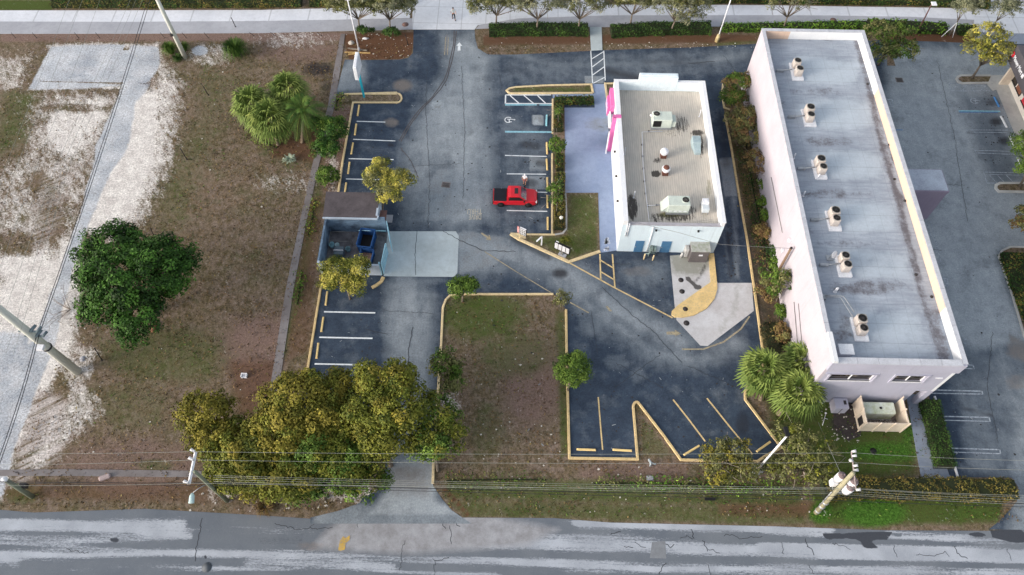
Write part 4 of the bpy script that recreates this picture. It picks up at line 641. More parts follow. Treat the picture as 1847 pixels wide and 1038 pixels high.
for i, (ax, ay, bx2, by2) in enumerate(((1439, 110, 1443, 124), (1462, 194, 1463, 207), (1481, 287, 1485, 301), (1507, 380, 1509, 394), (1525, 461, 1529, 477), (1555, 575, 1558, 592))):
    for k, (x, y) in enumerate(((ax, ay), (bx2, by2))):
        g = G(x, y, LR+1.); lab = '%s condenser of the %s pair from the top on the long roof' % (('upper', 'lower')[k], ordn[i]); sc = (1.12, 1.12, 1.05) if (k == 0 and i in (1, 2, 3, 5)) else (1, 1, 1)
        if c0 is None: c0 = make_condenser('rooftop_condenser', lab); c0.location = (g[0], g[1], LR+.22)
        else: clone(c0, (g[0], g[1], LR+.22), None, lab, sc)
    g0, g1 = G(ax, ay, LR+1.), G(bx2, by2, LR+1.); b = MB()
    b.box(g0[0]-.62, g0[0]+.62, g1[1]-.85, g0[1]+.6, LR+.01, LR+.2, .04); b.build('equipment_curb', WHITE, TB)
    b = MB(); x0 = g0[0]-.5; ym = (g0[1]+g1[1])/2
    if i < 5: b.tube([(x0, ym, LR+.3), (x0-.9, ym-.1, LR+.28)], .07, 6); b.box(x0-1.7, x0-.9, ym-.22, ym+.05, LR+.0, LR+.32, .03)
    else: b.tube([(x0+.2, ym+1.4, LR+.5), (x0-.4, ym+3., LR+.45), (x0-.7, ym+3.1, LR+.45), (x0-2., ym+3.1, LR+.4)], .06, 6); b.tube([(x0, ym+.8, LR+.5), (x0-.7, ym+2.95, LR+.45), (x0-2., ym+2.95, LR+.4)], .06, 6); b.box(x0-2.7, x0-1.9, ym+2.8, ym+3.25, LR, LR+.4, .03)
    b.build('refrigerant_line', STEEL, TB)
# small white restaurant
SX0, SX1, SY0, SY1 = 10.6, 20.85, 45.2, 64.85
RB = thing('small_building', 'small white flat-roofed building with pink trim and blue back doors', 'building', (15.7, 55, 0))
MB().box(SX0, SX0+.45, SY0, SY1, 0, 5.5).build('wall', W_WHT, RB); MB().box(SX1-.35, SX1, SY0, SY1, 0, 5.5).build('wall', W_WHT, RB)
b = MB(); b.box(SX0+.45, SX1-.35, SY0, SY0+.3, 0, 4.85); b.box(SX0+.002, SX1-.002, SY0-.03, SY0, 0, 4.8); b.build('wall', W_SKYBLU, RB)
b = MB(); b.box(SX0+.45, SX1-.35, SY1-.3, SY1, 0, 5.5); b.box(13.4, 17.75, SY1-.32, SY1+.4, 3.6, 6.25, .03); b.box(13.55, 17.6, SY1-.1, SY1+.2, 6.25, 6.33); b.build('wall', mat('sky_tinted_parapet', S(218, 230, 238), S(204, 218, 228)), RB)  # blue cast of the sky on the south-facing parapet is in the colour
b = MB(); b.box(SX0-.04, SX0+.49, SY0-.05, SY1+.04, 5.5, 5.56); b.box(SX1-.39, SX1+.04, SY0-.05, SY1+.04, 5.5, 5.56); b.box(SX0+.5, 13.35, SY1-.33, SY1+.04, 5.5, 5.55); b.box(17.8, SX1-.4, SY1-.33, SY1+.04, 5.5, 5.55); b.build('coping', mat('white_coping', S(226, 228, 232), S(214, 218, 226)), RB)
b = MB(); b.box(SX0+.46, SX1-.36, SY0-.06, SY0+.33, 4.85, 4.9); b.build('coping', mat('grey_edge_trim', S(172, 170, 176), S(150, 148, 156)), RB)
sh = sheet('roof', [[(SX0+.45, SY0+.3), (SX1-.35, SY0+.3), (SX1-.35, SY1-.3), (SX0+.45, SY1-.3)]], 0, .2, ROOF2, roof2_fields); del sh['kind']; sh.parent = RB; sh.location = Vector((0, 0, 4.2))-Vector(RB.location)
for x0, x1 in ((12.35, 13.25), (15.1, 16.1)):
    dd = MB().box(x0, x1, SY0-.09, SY0-.03, .05, 2.05).build('door', BLUED, RB); MB().box(x0+.06, x0+.14, SY0-.13, SY0-.09, .95, 1.1).build('handle', STEEL, dd)
for x, za, zb in ((11.1, 5.2, 2.9), (11.28, 5.2, 2.9), (13.75, 4.6, .2)): MB().tube([(x, SY0-.1, za), (x, SY0-.1, zb)], .05, 6).build('downpipe', WHITE, RB)
for x, z_ in ((14.1, 4.0), (18.4, 4.0)): MB().box(x-.09, x+.09, SY0-.2, SY0-.03, z_, z_+.2).build('wall_light', BLACK, RB)
b = MB(); b.box(SX0+.02, SX0+.5, SY0-.002, SY0+.25, 4.92, 5.48); b.build('wall', W_WHT, RB)
b = MB(); b.box(18.05, 19.95, 43.95, SY0-.031, 0, 2.05, .03); ub = b.build('walk_in_cooler', mat('cooler_panel', S(104, 100, 102), S(88, 84, 86), rough=.5), RB); MB().box(18.0, 20., 43.9, SY0-.031, 2.05, 2.12).build('cooler_top', mat('cooler_top_metal', S(176, 176, 176), S(140, 146, 130), 2.5), ub); MB().box(18.9, 19.3, 43.9, 43.95, 1.3, 1.5).build('label_plate', WHITE, ub)
b = MB(); b.box(17.6, 18.0, 44.5, SY0-.031, .2, 1.5, .04); b.cyl(17.4, 44.6, 0, .8, .16, n=8); b.build('utility_box', mat('light_box', S(190, 190, 190), S(150, 150, 150)), RB)
b = MB(); b.box(14.0, 14.25, 44.75, SY0-.031, .3, 1.3); b.box(14.35, 14.6, 44.8, SY0-.031, .5, 1.2); b.tube([(13.6, 44.8, .2), (14.3, 44.7, .5), (14.7, 44.8, .2)], .06, 6); b.tube([(13.9, 44.6, 0), (13.9, 44.6, .6), (14.2, 44.9, .9)], .07, 6); b.build('gas_meter', mat('meter_grey_green', S(130, 150, 148), S(90, 100, 98)), RB)
# pink fins, sign panels and entrance on the left face
b = MB(); b.box(10.2, SX0, 58.95, 59.4, 0, 5.62); b.box(10.2, SX0+.5, 58.95, 59.4, 5.565, 5.64); b.build('pink_fin', PINK, RB)
b = MB(); b.box(10.15, SX0-.002, 61.4, 64.2, 2.4, 4.9, .03); b.box(9.9, 10.148, 61.9, 63.7, 2.8, 4.2, .02); b.build('pink_fin', PINK, RB)
b = MB(); b.box(10.3, SX0-.004, 59.4, 61.4, 0, 3.4); b.build('entrance_glazing', GLASS, RB); b = MB(); b.box(9.95, SX0-.002, 59.4, 61.4, 3.4, 3.6); b.box(10.05, 10.2, 59.45, 61.35, 3.6, 4.1); b.box(9.95, 10.05, 58.6, 58.9, 0, 3.5); b.build('entrance_canopy', WHITE, RB)
b = MB()
for i in range(5): b.box(9.86, 9.898, 62.05+i*.32, 62.25+i*.32, 3.0, 3.9-.15*(i % 2))
b.build('sign_mark', mat('faded_sign_white', S(240, 214, 232), S(230, 190, 216)), RB)
for x, y in ((1109.5, 274), (1112, 318), (1114.5, 363)):
    g = GX(x, y, SX0-.08); MB().box(g[0]-.14, SX0, g[1]-.08, g[1]+.08, g[2]-.1, g[2]+.1).build('wall_light', DARKM, RB)
# roof kit
def rtu(name, label, px, lx, ly, h, fan, flip=False):
    g = G(px[0], px[1], 4.2); t = thing(name, label, 'air conditioner', (g[0], g[1], 4.2), 0, 'packaged air conditioners on the small roof'); 
    MB().box(-lx/2-.05, lx/2+.05, -ly/2-.05, ly/2+.05, 0, .3).build('curb', STEEL, t, world=False); MB().box(-lx/2, lx/2, -ly/2, ly/2, .3, h, .05).build('cabinet', COOLG, t, world=False)
    fx, fy = fan; b = MB(); b.lathe(fx, fy, [(.4, h+.001), (.42, h+.06), (.37, h+.06), (.36, h+.002)], 18); b.build('fan_shroud', COOLG, t, world=False); MB().cyl(fx, fy, h+.004, h+.03, .355, n=18).build('fan_well', BLACK, t, world=False)
    b = MB()
    for i in range(4): a = i*math.pi/4; b.tube([(fx-.37*math.cos(a), fy-.37*math.sin(a), h+.06), (fx+.37*math.cos(a), fy+.37*math.sin(a), h+.06)], .012, 4)
    b.build('fan_guard', GREYM, t, world=False)
    return t, h, lx, ly
t, h, lx, ly = rtu('packaged_air_conditioner', 'large pale rooftop air conditioner with dark side grille near the top of the small roof', (1191, 226), 2.15, 1.35, 1.5, (-.62, .25))
MB().box(-lx/2+.1, -.1, -ly/2-.03, -ly/2, .45, h-.15).build('side_grille', BLACK, t, world=False); MB().prism([(lx/2, -ly/2+.1), (lx/2+.45, -ly/2+.1), (lx/2+.45, ly/2-.1), (lx/2, ly/2-.1)], .35, 1.1, .1).build('intake_hood', COOLG, t, world=False); MB().ball(-lx/2-.12, .2, 1.3, .15).build('filter_canister', WHITE, t, world=False)
t, h, lx, ly = rtu('packaged_air_conditioner', 'large pale rooftop air conditioner with sloped hood near the bottom of the small roof', (1220, 378), 2.25, 1.3, 1.5, (.7, .1))
MB().add([(-lx/2, -.6, .4), (-lx/2, .6, .4), (-lx/2, .6, h-.1), (-lx/2, -.6, h-.1), (-lx/2-.6, -.6, .4), (-lx/2-.6, .6, .4), (-lx/2-.35, .6, .75), (-lx/2-.35, -.6, .75)], [(0, 3, 7, 4), (1, 5, 6, 2), (3, 2, 6, 7), (4, 7, 6, 5), (0, 4, 5, 1)]).build('intake_hood', COOLG, t, world=False)
b = MB(); [b.box(-lx/2+.2+i*.5, -lx/2+.5+i*.5, -ly/2-.03, -ly/2, .5, .62) for i in range(4)]; b.build('side_grille', WHITE, t, world=False)
RUST = mat('rusty_curb', S(112, 72, 60), S(84, 52, 44))
def exfan(label, px, top):
    g = G(px[0], px[1], 4.2); t = thing('exhaust_fan', label, 'exhaust fan', (g[0], g[1], 4.2), 0, 'mushroom exhaust fans on the small roof'); MB().box(-.3, .3, -.3, .3, 0, .45).build('curb', RUST, t, world=False)
    b = MB(); b.lathe(0, 0, [(.28, .45), (.38, .6), (.44, .8), (.44, .95), (.36, 1.05)], 16); b.build('housing', WHITE, t, world=False); b = MB(); b.lathe(0, 0, [(.34, 1.052), (.3, 1.15), (.15, 1.22), (.02, 1.24)], 14); b.build('cap', top, t, world=False)
exfan('white domed exhaust fan, upper of two in the middle of the small roof', (1196, 283), WHITE); exfan('exhaust fan with rusty brown top, lower of two on the small roof', (1199, 314), RUST)
g = G(1255, 272, 4.2); t = thing('duct_hood', 'blue grey sheet metal duct hood near the right parapet of the small roof', 'duct', (g[0], g[1], 4.2)); BG = mat('blue_grey_metal', S(160, 178, 184), S(140, 158, 166), rough=.5)
MB().box(-.45, .45, .3, 1.35, 0, .9, .04).build('hood', BG, t, world=False); MB().add([(-.4, .3, 0), (.4, .3, 0), (.4, .3, .75), (-.4, .3, .75), (-.2, -.6, 0), (.42, -.6, 0), (.42, -.6, .35), (-.2, -.6, .35)], [(3, 2, 6, 7), (0, 3, 7, 4), (1, 5, 6, 2), (4, 7, 6, 5)]).build('duct', BG, t, world=False)
g = G(1270, 383, 4.2); t = thing('evaporative_cooler', 'small white two-box cooler on legs near the right parapet of the small roof', 'cooler', (g[0], g[1], 4.2)); b = MB(); b.box(-.32, .32, .3, .95, .35, 1.15, .03); b.box(-.05, .22, .45, .7, 1.15, 1.2); b.build('upper_box', WHITE, t, world=False); MB().box(-.35, .35, -.35, .29, .35, .9, .03).build('lower_box', mat('off_white_metal', S(200, 208, 214), S(186, 194, 200)), t, world=False)
for sx, sy in ((-1, -1), (1, -1), (-1, 1), (1, 1)): MB().box(sx*.3-.03, sx*.3+.03, .3+sy*.6-.03, .3+sy*.6+.03, 0, .35).build('leg', STEEL, t, world=False)
b = MB(); q = [G(x, y, 4.35) for x, y in ((1195, 237.5), (1158, 238.5), (1160, 300), (1165, 350), (1171, 400))]; b.tube(q, .04, 6); b.tube([G(1168, 371, 4.35), G(1190, 370, 4.35)], .04, 6)
b.build('roof_conduit', WHITE, RB); b = MB()
for x, y in ((1158, 262), (1159, 283), (1160, 305), (1162, 328), (1164, 350), (1168, 372), (1184, 371), (1170, 238)): g = G(x, y, 4.2); b.box(g[0]-.08, g[0]+.08, g[1]-.08, g[1]+.08, 4.2, 4.34)
b.build('pipe_block', DARKM, RB)
for x, y in ((1126, 279), (1143, 357), (1261, 211)): pipe_v(x, y, RB, 4.2, 1.1, .05)
# shop at the right edge
SH = thing('corner_shop', 'pale shop with a dark grey sign fascia at the right edge', 'building', (64, 66, 0)); FX = 60.05
b = MB(); b.box(FX, 90, 40, 71.5, 0, 3.2); b.build('wall', stucco('shop_white', S(226, 220, 212), S(210, 204, 198)), SH)
DG = stucco('charcoal_fascia', S(86, 84, 90), S(74, 72, 78)); b = MB(); b.box(58.5, 90, 39.9, 71.9, 3.201, 5.35); b.build('fascia', DG, SH); b = MB(); b.box(59.2, 89.8, 40.2, 71.6, 5.35, 5.4); b.build('roof', mat('shop_roof', S(170, 196, 198), S(150, 176, 180), .5), SH)
for k, (y0, y1, mm) in enumerate(((69.8, 70.9, GLASS), (68.2, 69.5, mat('poster_brown', S(150, 96, 70), S(96, 60, 52), 3)), (66.1, 67.4, mat('poster_red', S(206, 60, 76), S(190, 44, 60), 3)), (63.9, 65.6, GLASS), (61, 63, GLASS))):
    wd = MB().box(FX-.03, FX, y0, y1, 1.0, 2.9).build('window', mm, SH); b = MB(); b.box(FX-.08, FX, y0-.1, y1+.1, .85, .998); b.box(FX-.08, FX, y0-.1, y1+.1, 2.9, 3.0); b.box(FX-.08, FX, y0-.12, y0-.002, 1, 2.9); b.build('window_frame', DARKM, wd)
b = MB(); b.box(58.9, FX, 70.85, 71.1, 0, 3.15); b.build('entrance_frame', CREAM, SH)
sg = thing('shop_sign', 'white raised lettering with red round emblem on the charcoal shop fascia', 'sign', (58.45, 70, 4.3))
ya_ = 72.1; tw = text_obj('Money Mart', .72, (58.45, 69.75, 4.3), (R(90), 0, R(-90)), WHITE, .04, parent=sg, name='sign_lettering', sx=.78)
b = MB(); b.ball(58.45, 71.55, 4.3, .36, (.2, 1, 1)); em = b.build('sign_emblem', mat('sign_red', S(206, 40, 52), S(190, 30, 44)), sg); b = MB(); b.tube([(58.36, 71.42, 4.45), (58.36, 71.68, 4.33), (58.36, 71.46, 4.15)], .04, 5); b.build('emblem_mark', WHITE, em)
b = MB(); b.box(58.38, 58.499, 67.75, 68.15, 4.08, 4.5, .02); b.build('sign_tile', WHITE, sg)
g = G(1812, 108, 0); t = thing('gooseneck_lamp', 'small black gooseneck lamp reaching out from the charcoal shop fascia', 'lamp', (58.5, 71.7, 5.1)); b = MB(); b.tube([(58.5, 71.7, 5.1), (57.8, 71.9, 5.3), (57.2, 72.0, 4.7)], .03, 6); b.build('arm', BLACK, t); b = MB(); b.lathe(57.2, 72., [(.35, 4.4), (.3, 4.55), (.08, 4.7)], 12); b.build('lamp_shade', BLACK, t)
# bin enclosure
EN = thing('bin_enclosure', 'roofless blue-grey block bin enclosure with a dark shed roof at one end', 'enclosure', (-17, 45, 0)); EB = mat('weathered_blue_block', S(118, 142, 166), S(60, 74, 92), .9, sc=(1, 1, 1.2)); EW = mat('pale_block_outside', S(186, 200, 216), S(160, 172, 188), 1.)
ex0, ex1, ey0, ey1, eym = -20.35, -14.0, 41.75, 49.75, 47.05
b = MB(); b.box(ex0, ex0+.2, ey0, ey1, 0, 2.3); b.box(ex0+.2, ex1, eym-.1, eym+.1, 0, 2.6); b.box(ex0+.2, ex1-1.2, ey1-.2, ey1, 0, 3.0); b.build('wall', EB, EN)
b = MB(); b.box(ex0, ex0+.25, ey0-.25, ey0, 0, 2.3); b.box(ex0+.25, ex1-.1, ey0-.22, ey0-.02, 0, 1.9); b.build('wall', EW, EN); MB().box(ex1-.9, ex1-.7, eym+.1, ey1, 0, 2.9).build('wall', EW, EN)
RS = mat('brown_shed_roofing', S(88, 82, 86), S(66, 60, 64), .8); b = MB(); b.add([(ex0-.1, eym-.15, 2.6), (ex1-.75, eym-.15, 2.6), (ex1-.75, ey1+.15, 3.05), (ex0-.1, ey1+.15, 3.05), (ex0-.1, eym-.15, 2.72), (ex1-.75, eym-.15, 2.72), (ex1-.75, ey1+.15, 3.17), (ex0-.1, ey1+.15, 3.17)], [(3, 2, 1, 0), (4, 5, 6, 7), (0, 1, 5, 4), (1, 2, 6, 5), (2, 3, 7, 6), (3, 0, 4, 7)]); rf = b.build('shed_roof', RS, EN)
b = MB(); b.box(ex0-.12, ex1-.73, eym-.27, eym-.152, 2.52, 2.74); b.box(ex1-.748, ex1-.62, eym-.15, ey1+.15, 2.6, 2.78); b.build('roof_trim', EW, rf)
b = MB(); b.box(ex1-.62, ex1+.1, eym+.0, eym+1.2, 2.2, 2.3); b.build('side_roof', mat('rusty_sheet', S(116, 88, 84), S(92, 68, 68)), EN); b = MB(); b.box(ex1-.6, ex1+.35, eym+1.2, eym+2.2, 0, .12); b.build('slab', CONC_G, EN)
b = MB(); b.box(ex0+.2, ex1, ey0, eym-.1, .01, .05); b.build('floor', mat('dirty_floor', S(124, 122, 126), S(70, 68, 72), .9), EN)
GB = mat('gate_blue', S(164, 206, 222), S(140, 184, 204))
for x, y0, y1, rz, c in ((ex1+.15, 44.3, 46.9, R(14), (ex1+.1, 46.9)), (ex1+.15, 41.6, 44.1, R(-4), (ex1+.1, 41.6))):
    b = MB(); b.box(x-.03, x+.03, y0, y1, .2, 2.2, 0, rz, c)
    for i in range(7): yy = y0+(y1-y0)*i/6; b.box(x+.03, x+.07, yy-.04, yy+.04, .2, 2.2, 0, rz, c)
    b.build('gate', GB, EN)
b = MB(); b.box(ex1-.1, ex1, ey0-.2, ey0, 0, 2.3); b.tube([(ex0+3.5, eym-.7, 1.2), (ex1, eym-.7, 1.2)], .05, 6); b.build('gate_post', GB, EN)
# blue dumpsters
DB = mat('dumpster_blue', S(36, 82, 138), S(28, 62, 108)); 
def dumpster(label, x, y, w_, d_, h, fill):
    t = thing('dumpster', label, 'dumpster', (x, y, .05), R(-6), 'blue dumpsters in the bin enclosure'); b = MB(); th = .06
    b.box(-w_/2, w_/2, -d_/2, d_/2, .12, .2); b.box(-w_/2, -w_/2+th, -d_/2, d_/2, .2, h); b.box(w_/2-th, w_/2, -d_/2, d_/2, .2, h); b.box(-w_/2+th, w_/2-th, -d_/2, -d_/2+th, .2, h-.2); b.box(-w_/2+th, w_/2-th, d_/2-th, d_/2, .2, h)
    for i in range(4): yy = -d_/2+d_*(i+.5)/4; b.box(-w_/2-.06, -w_/2, yy-.05, yy+.05, .2, h-.05); b.box(w_/2, w_/2+.06, yy-.05, yy+.05, .2, h-.05)
    b.build('body', DB, t, world=False); b = MB(); b.box(-w_/2-.05, w_/2+.05, -d_/2-.05, -d_/2, h-.3, h-.2); b.box(-w_/2-.08, -w_/2-.0, -d_/2, d_/2, h, h+.06); b.box(w_/2, w_/2+.08, -d_/2, d_/2, h, h+.06); b.box(-w_/2, w_/2, d_/2, d_/2+.06, h, h+.06); b.build('rim', DB, t, world=False)
    for sx in (-1, 1):
        for sy in (-1, 1): bb = MB(); bb.tube([(sx*w_*.4-.04, sy*d_*.4, .07), (sx*w_*.4+.04, sy*d_*.4, .07)], .07, 8); bb.build('castor', BLACK, t, world=False)
    b = MB(); b.box(-w_/2+th, w_/2-th, -d_/2+th, d_/2-th, .2, .35); b.build('rubbish', mat(*fill), t, world=False)
dumpster('tall open blue dumpster with dark inside in the bin enclosure', -15.95, 45.35, 1.5, 2.1, 1.35, ('bin_dark', S(30, 28, 28), S(20, 18, 18)))
dumpster('low blue dumpster holding cardboard, partly under the yellow tree', -15.75, 43.35, 1.3, 1.5, 1.0, ('bin_cardboard', S(176, 140, 116), S(110, 90, 80), 5))
t = thing('grey_cart', 'dark grey wheeled cart with pale handle in the bin enclosure', 'cart', (-18.7, 43.9, .05)); b = MB(); b.box(-.5, .5, -.5, .5, .2, 1.0, .04); b.build('tub', mat('slate_plastic', S(84, 98, 108), S(62, 74, 84)), t, world=False); b = MB(); b.tube([(-.5, -.1, 1.), (-.5, -.1, 1.15), (.5, -.1, 1.15), (.5, -.1, 1.)], .04, 6); b.build('handle', WHITE, t, world=False)
for sx in (-1, 1): bb = MB(); bb.tube([(sx*.4, -.3, .12), (sx*.4+.06, -.3, .12)], .12, 8); bb.build('wheel', BLACK, t, world=False)
o = MB(); o.tube([(-17.1, 46.1, .1), (-16.6, 44.6, .35)], [.16, .12], 8); o = o.build('rolled_carpet', mat('carpet_tan', S(170, 156, 120), S(130, 116, 90)), loc=(-17, 45.4, 0)); tag(o, 'tan rolled carpet lying between carts and dumpster in the enclosure', 'carpet')
b = MB(); b.tube([(-19.9, 46.3, .95), (-17.6, 46.3, .95), (-17.6, 45.1, .95), (-19.9, 45.1, .95), (-19.9, 46.3, .95)], .04, 6)
for x, y in ((-19.9, 46.3), (-17.6, 46.3), (-17.6, 45.1), (-19.9, 45.1)): b.tube([(x, y, .05), (x, y, .95)], .035, 6)
o = b.build('metal_rack', GREYM, loc=(-18.7, 45.7, 0)); tag(o, 'open grey metal rack frame in the upper left of the bin enclosure', 'rack')
for k, (x, y, r_, c, lab) in enumerate(((-19.7, 45.0, .3, S(150, 196, 208), 'pale teal plastic bucket leftmost in the bin enclosure'), (-19.1, 44.95, .25, S(178, 204, 210), 'whitish teal plastic bucket beside the metal rack'), (-17.9, 44.5, .28, S(116, 150, 160), 'dull teal plastic tub right of the grey cart'))):
    b = MB(); b.lathe(x, y, [(r_*.8, .05), (r_, .55), (r_*.9, .55), (r_*.7, .1)], 12); tag(b.build('bucket', mat('bucket_%d' % k, c), loc=(x, y, 0)), lab, 'bucket', 'plastic buckets in the bin enclosure')
# generator enclosure south of the long building
GE = thing('generator_enclosure', 'cream panelled fence enclosure open on top against the long building', 'enclosure', (34, 27, 0)); z1 = 2.1
gx0, gx1, gy0, gy1 = 32.1, 36.0, 25.6, 28.2
b = MB(); [b.box(gx0+(gx1-gx0)*i/3+.03, gx0+(gx1-gx0)*(i+1)/3-.03, gy0, gy0+.08, .08, z1) for i in range(3)]; b.build('panel', CREAM, GE)
b = MB(); b.box(gx0, gx0+.08, gy0+.1, 27.0, .08, z1); b.box(gx0, gx0+.08, 27.05, gy1, .08, z1); b.build('panel', CREAM, GE); b = MB(); b.box(gx1-.08, gx1, gy0+.1, 27.0, .08, z1); b.box(gx1-.08, gx1, 27.05, gy1, .08, z1); b.build('panel', CREAM, GE)
for x, y in ((gx0, gy0), (gx0+1.3, gy0), (gx0+2.6, gy0), (gx1, gy0), (gx0, 27.02), (gx1, 27.02), (gx0, gy1), (gx1, gy1)): b = MB(); b.box(x-.06, x+.06, y-.06, y+.02, 0, z1+.05); b.ball(x, y, z1+.1, .08); b.build('post', CREAM, GE)
b = MB(); b.box(gx0-.03, gx0-.002, gy0+.25, gy0+1.0, .5, 1.5); b.build('vent_louvre', DARKM, GE); b = MB(); b.box(gx0+.1, gx1-.1, gy0+.1, 28.1, .02, .05); b.build('leaf_litter_bed', mat('litter_bed', S(150, 140, 136), S(48, 46, 42), 3.5, fine=.3), GE)
t = thing('generator', 'mossy white generator cabinet inside the cream fence enclosure', 'generator', (34, 27.35, 0)); MB().box(-1.55, 1.35, -.55, .6, .1, 1.5, .06).build('cabinet', mat('mossy_white', S(214, 222, 216), S(168, 178, 140), 1.2), t, world=False); MB().box(-.1, .1, -.1, .1, 1.5, 1.56).build('cap', BLACK, t, world=False); MB().box(-1.6, 1.4, -.6, .65, 0, .1).build('base', CONC_G, t, world=False)
g = G(1511, 744); t = thing('transformer_box', 'square pinkish grey utility cabinet beside the palms', 'utility box', (g[0], g[1]+.4, 0)); MB().box(-.65, .65, -.5, .55, .0, 1.2, .05).build('cabinet', W_SKYLAV, t, world=False); MB().box(-.02, .02, -.53, -.5, .1, 1.1).build('door_seam', DARKM, t, world=False); MB().box(.2, .45, -.1, .3, 1.2, 1.23).build('warning_plate', DARKM, t, world=False)
b = MB(); b.box(28.2, 28.9, 28.05, 28.21, .8, 1.9); b.box(28.35, 28.75, 28.0, 28.05, 1.9, 3.0); b.box(28.95, 29.2, 28.1, 28.22, .4, 1.4); o = b.build('meter_cabinet', STEEL, TB); 
b = MB(); [b.box(30.6+i*.45, 30.9+i*.45, 27.7, 28.2, .0, .7+.2*i, .04) for i in range(2)]; b.tube([(30.7, 27.6, .2), (31.4, 27.6, .2)], .09, 6); o = b.build('pipe_fittings', STEEL, loc=(31, 28, 0)); tag(o, 'grey valve fittings between the utility cabinet and the cream enclosure', 'pipes')
g = G(1483, 768); b = MB(); b.tube([(g[0], g[1], .05), (g[0]+.5, g[1]+1.1, .08)], .03, 5); b.tube([(g[0]+.3, g[1]+.7, .1), (g[0]+.6, g[1]+.6, .1)], .02, 5); b.ball(g[0]+.52, g[1]+1.2, .12, .1); tag(b.build('plastic_pipe', WHITE, loc=g), 'thin white pipe lying on grass left of the utility cabinet', 'pipe')
#=====PART4
# ------------------------------------------------------------------ wheel stops
def make_stop(m, ln=1.75):
    b = MB(); w2 = .085; L2 = ln/2
    b.add([(-L2, -w2, 0), (L2, -w2, 0), (L2, w2, 0), (-L2, w2, 0), (-L2+.04, -w2*.6, .12), (L2-.04, -w2*.6, .12), (L2-.04, w2*.6, .12), (-L2+.04, w2*.6, .12)], [(3, 2, 1, 0), (4, 5, 6, 7), (0, 1, 5, 4), (1, 2, 6, 5), (2, 3, 7, 6), (3, 0, 4, 7)])
    o = b.build('wheel_stop', m); o['category'] = 'wheel stop'; return o
def stops(segs, m, labels, group, wd=None):
    first = None
    for (a, b_), lab in zip(segs, labels):
        p, q = G(*a), G(*b_); L = math.hypot(q[0]-p[0], q[1]-p[1])
        if first is None: first = o = make_stop(m, 1.); o['group'] = group
        else: o = first.copy(); C.objects.link(o)
        o.location = ((p[0]+q[0])/2, (p[1]+q[1])/2, .021); o.rotation_euler = (0, 0, math.atan2(q[1]-p[1], q[0]-p[0])); o.scale = (L, 1.25, 1); o['label'] = lab
STY = paint('wheel_stop_yellow', S(232, 204, 142), S(200, 180, 140), .48); STW = paint('wheel_stop_white', S(220, 222, 226), S(170, 172, 176), .5); STB = paint('wheel_stop_blue', S(150, 208, 224), S(110, 160, 180), .55); STD = paint('wheel_stop_deep_blue', S(78, 130, 184), S(70, 100, 140), .5)
stops([((648, 190), (645, 210)), ((642.8, 224), (640, 244.5)), ((637, 258), (633.5, 279)), ((630.6, 293), (627.8, 314.6)), ((624.6, 330), (621.5, 352))], STY, ['%s yellow wheel stop from the top in the bays above the bin enclosure' % ordn[i] for i in range(5)], 'yellow wheel stops in the upper left bays')
stops([((590.5, 526), (587.4, 551.7)), ((583.5, 572), (579.6, 599.3)), ((574.4, 618.8), (571, 647.4)), ((567.6, 667.7), (563, 697))], STY, ['%s yellow wheel stop from the top in the bays below the bin enclosure' % ordn[i] for i in range(4)], 'yellow wheel stops in the lower left bays')
stops([((986, 257), (987, 279)), ((986, 287), (987, 308)), ((987, 320.5), (987.5, 341)), ((987, 353), (987.7, 376)), ((988, 392), (988, 415.5))], STY, ['yellow wheel stop nearest the blue disabled bay, against the hedge row', 'second yellow wheel stop down from the blue disabled bay', 'yellow wheel stop of the empty bay where the person stands', 'yellow wheel stop in front of the red pickup', 'yellow wheel stop of the bottom bay beside the hedge, below the pickup'], 'yellow wheel stops along the hedge row')
stops([((1040, 811), (1075, 812.3)), ((1105, 811.7), (1140, 813.6))], STY, ['left of two level yellow wheel stops in the lower right bays', 'right of two level yellow wheel stops in the lower right bays'], 'yellow wheel stops in the lower right bays')
stops([((1233, 821.5), (1262, 804)), ((1364, 815.5), (1390, 797))], STY, ['slanted yellow wheel stop left of the bushy yellow tree', 'slanted yellow wheel stop near the foot of the white lamp post'], 'yellow wheel stops in the lower right bays')
stops([((986.4, 208), (985.4, 228))], STB, ['pale blue wheel stop of the disabled bay by the hedge'], 'wheel stops')
stops([((1804.5, 210), (1815.5, 231)), ((1820, 246.5), (1830.5, 267.5)), ((1835, 285), (1843, 306)), ((1852, 322), (1860, 343))], STW, ['%s white wheel stop from the top in front of the corner shop' % ordn[i] for i in range(4)], 'white wheel stops at the corner shop')
stops([((1792.7, 175.7), (1801.8, 194))], STD, ['deep blue wheel stop of the disabled bay at the corner shop'], 'wheel stops')
stops([((1685, 715), (1690.7, 731)), ((1699.5, 766), (1709, 797)), ((1717.5, 827), (1727, 861))], STW, ['%s white wheel stop from the top beside the clipped green hedge' % ordn[i] for i in range(3)], 'white wheel stops by the right hedge')
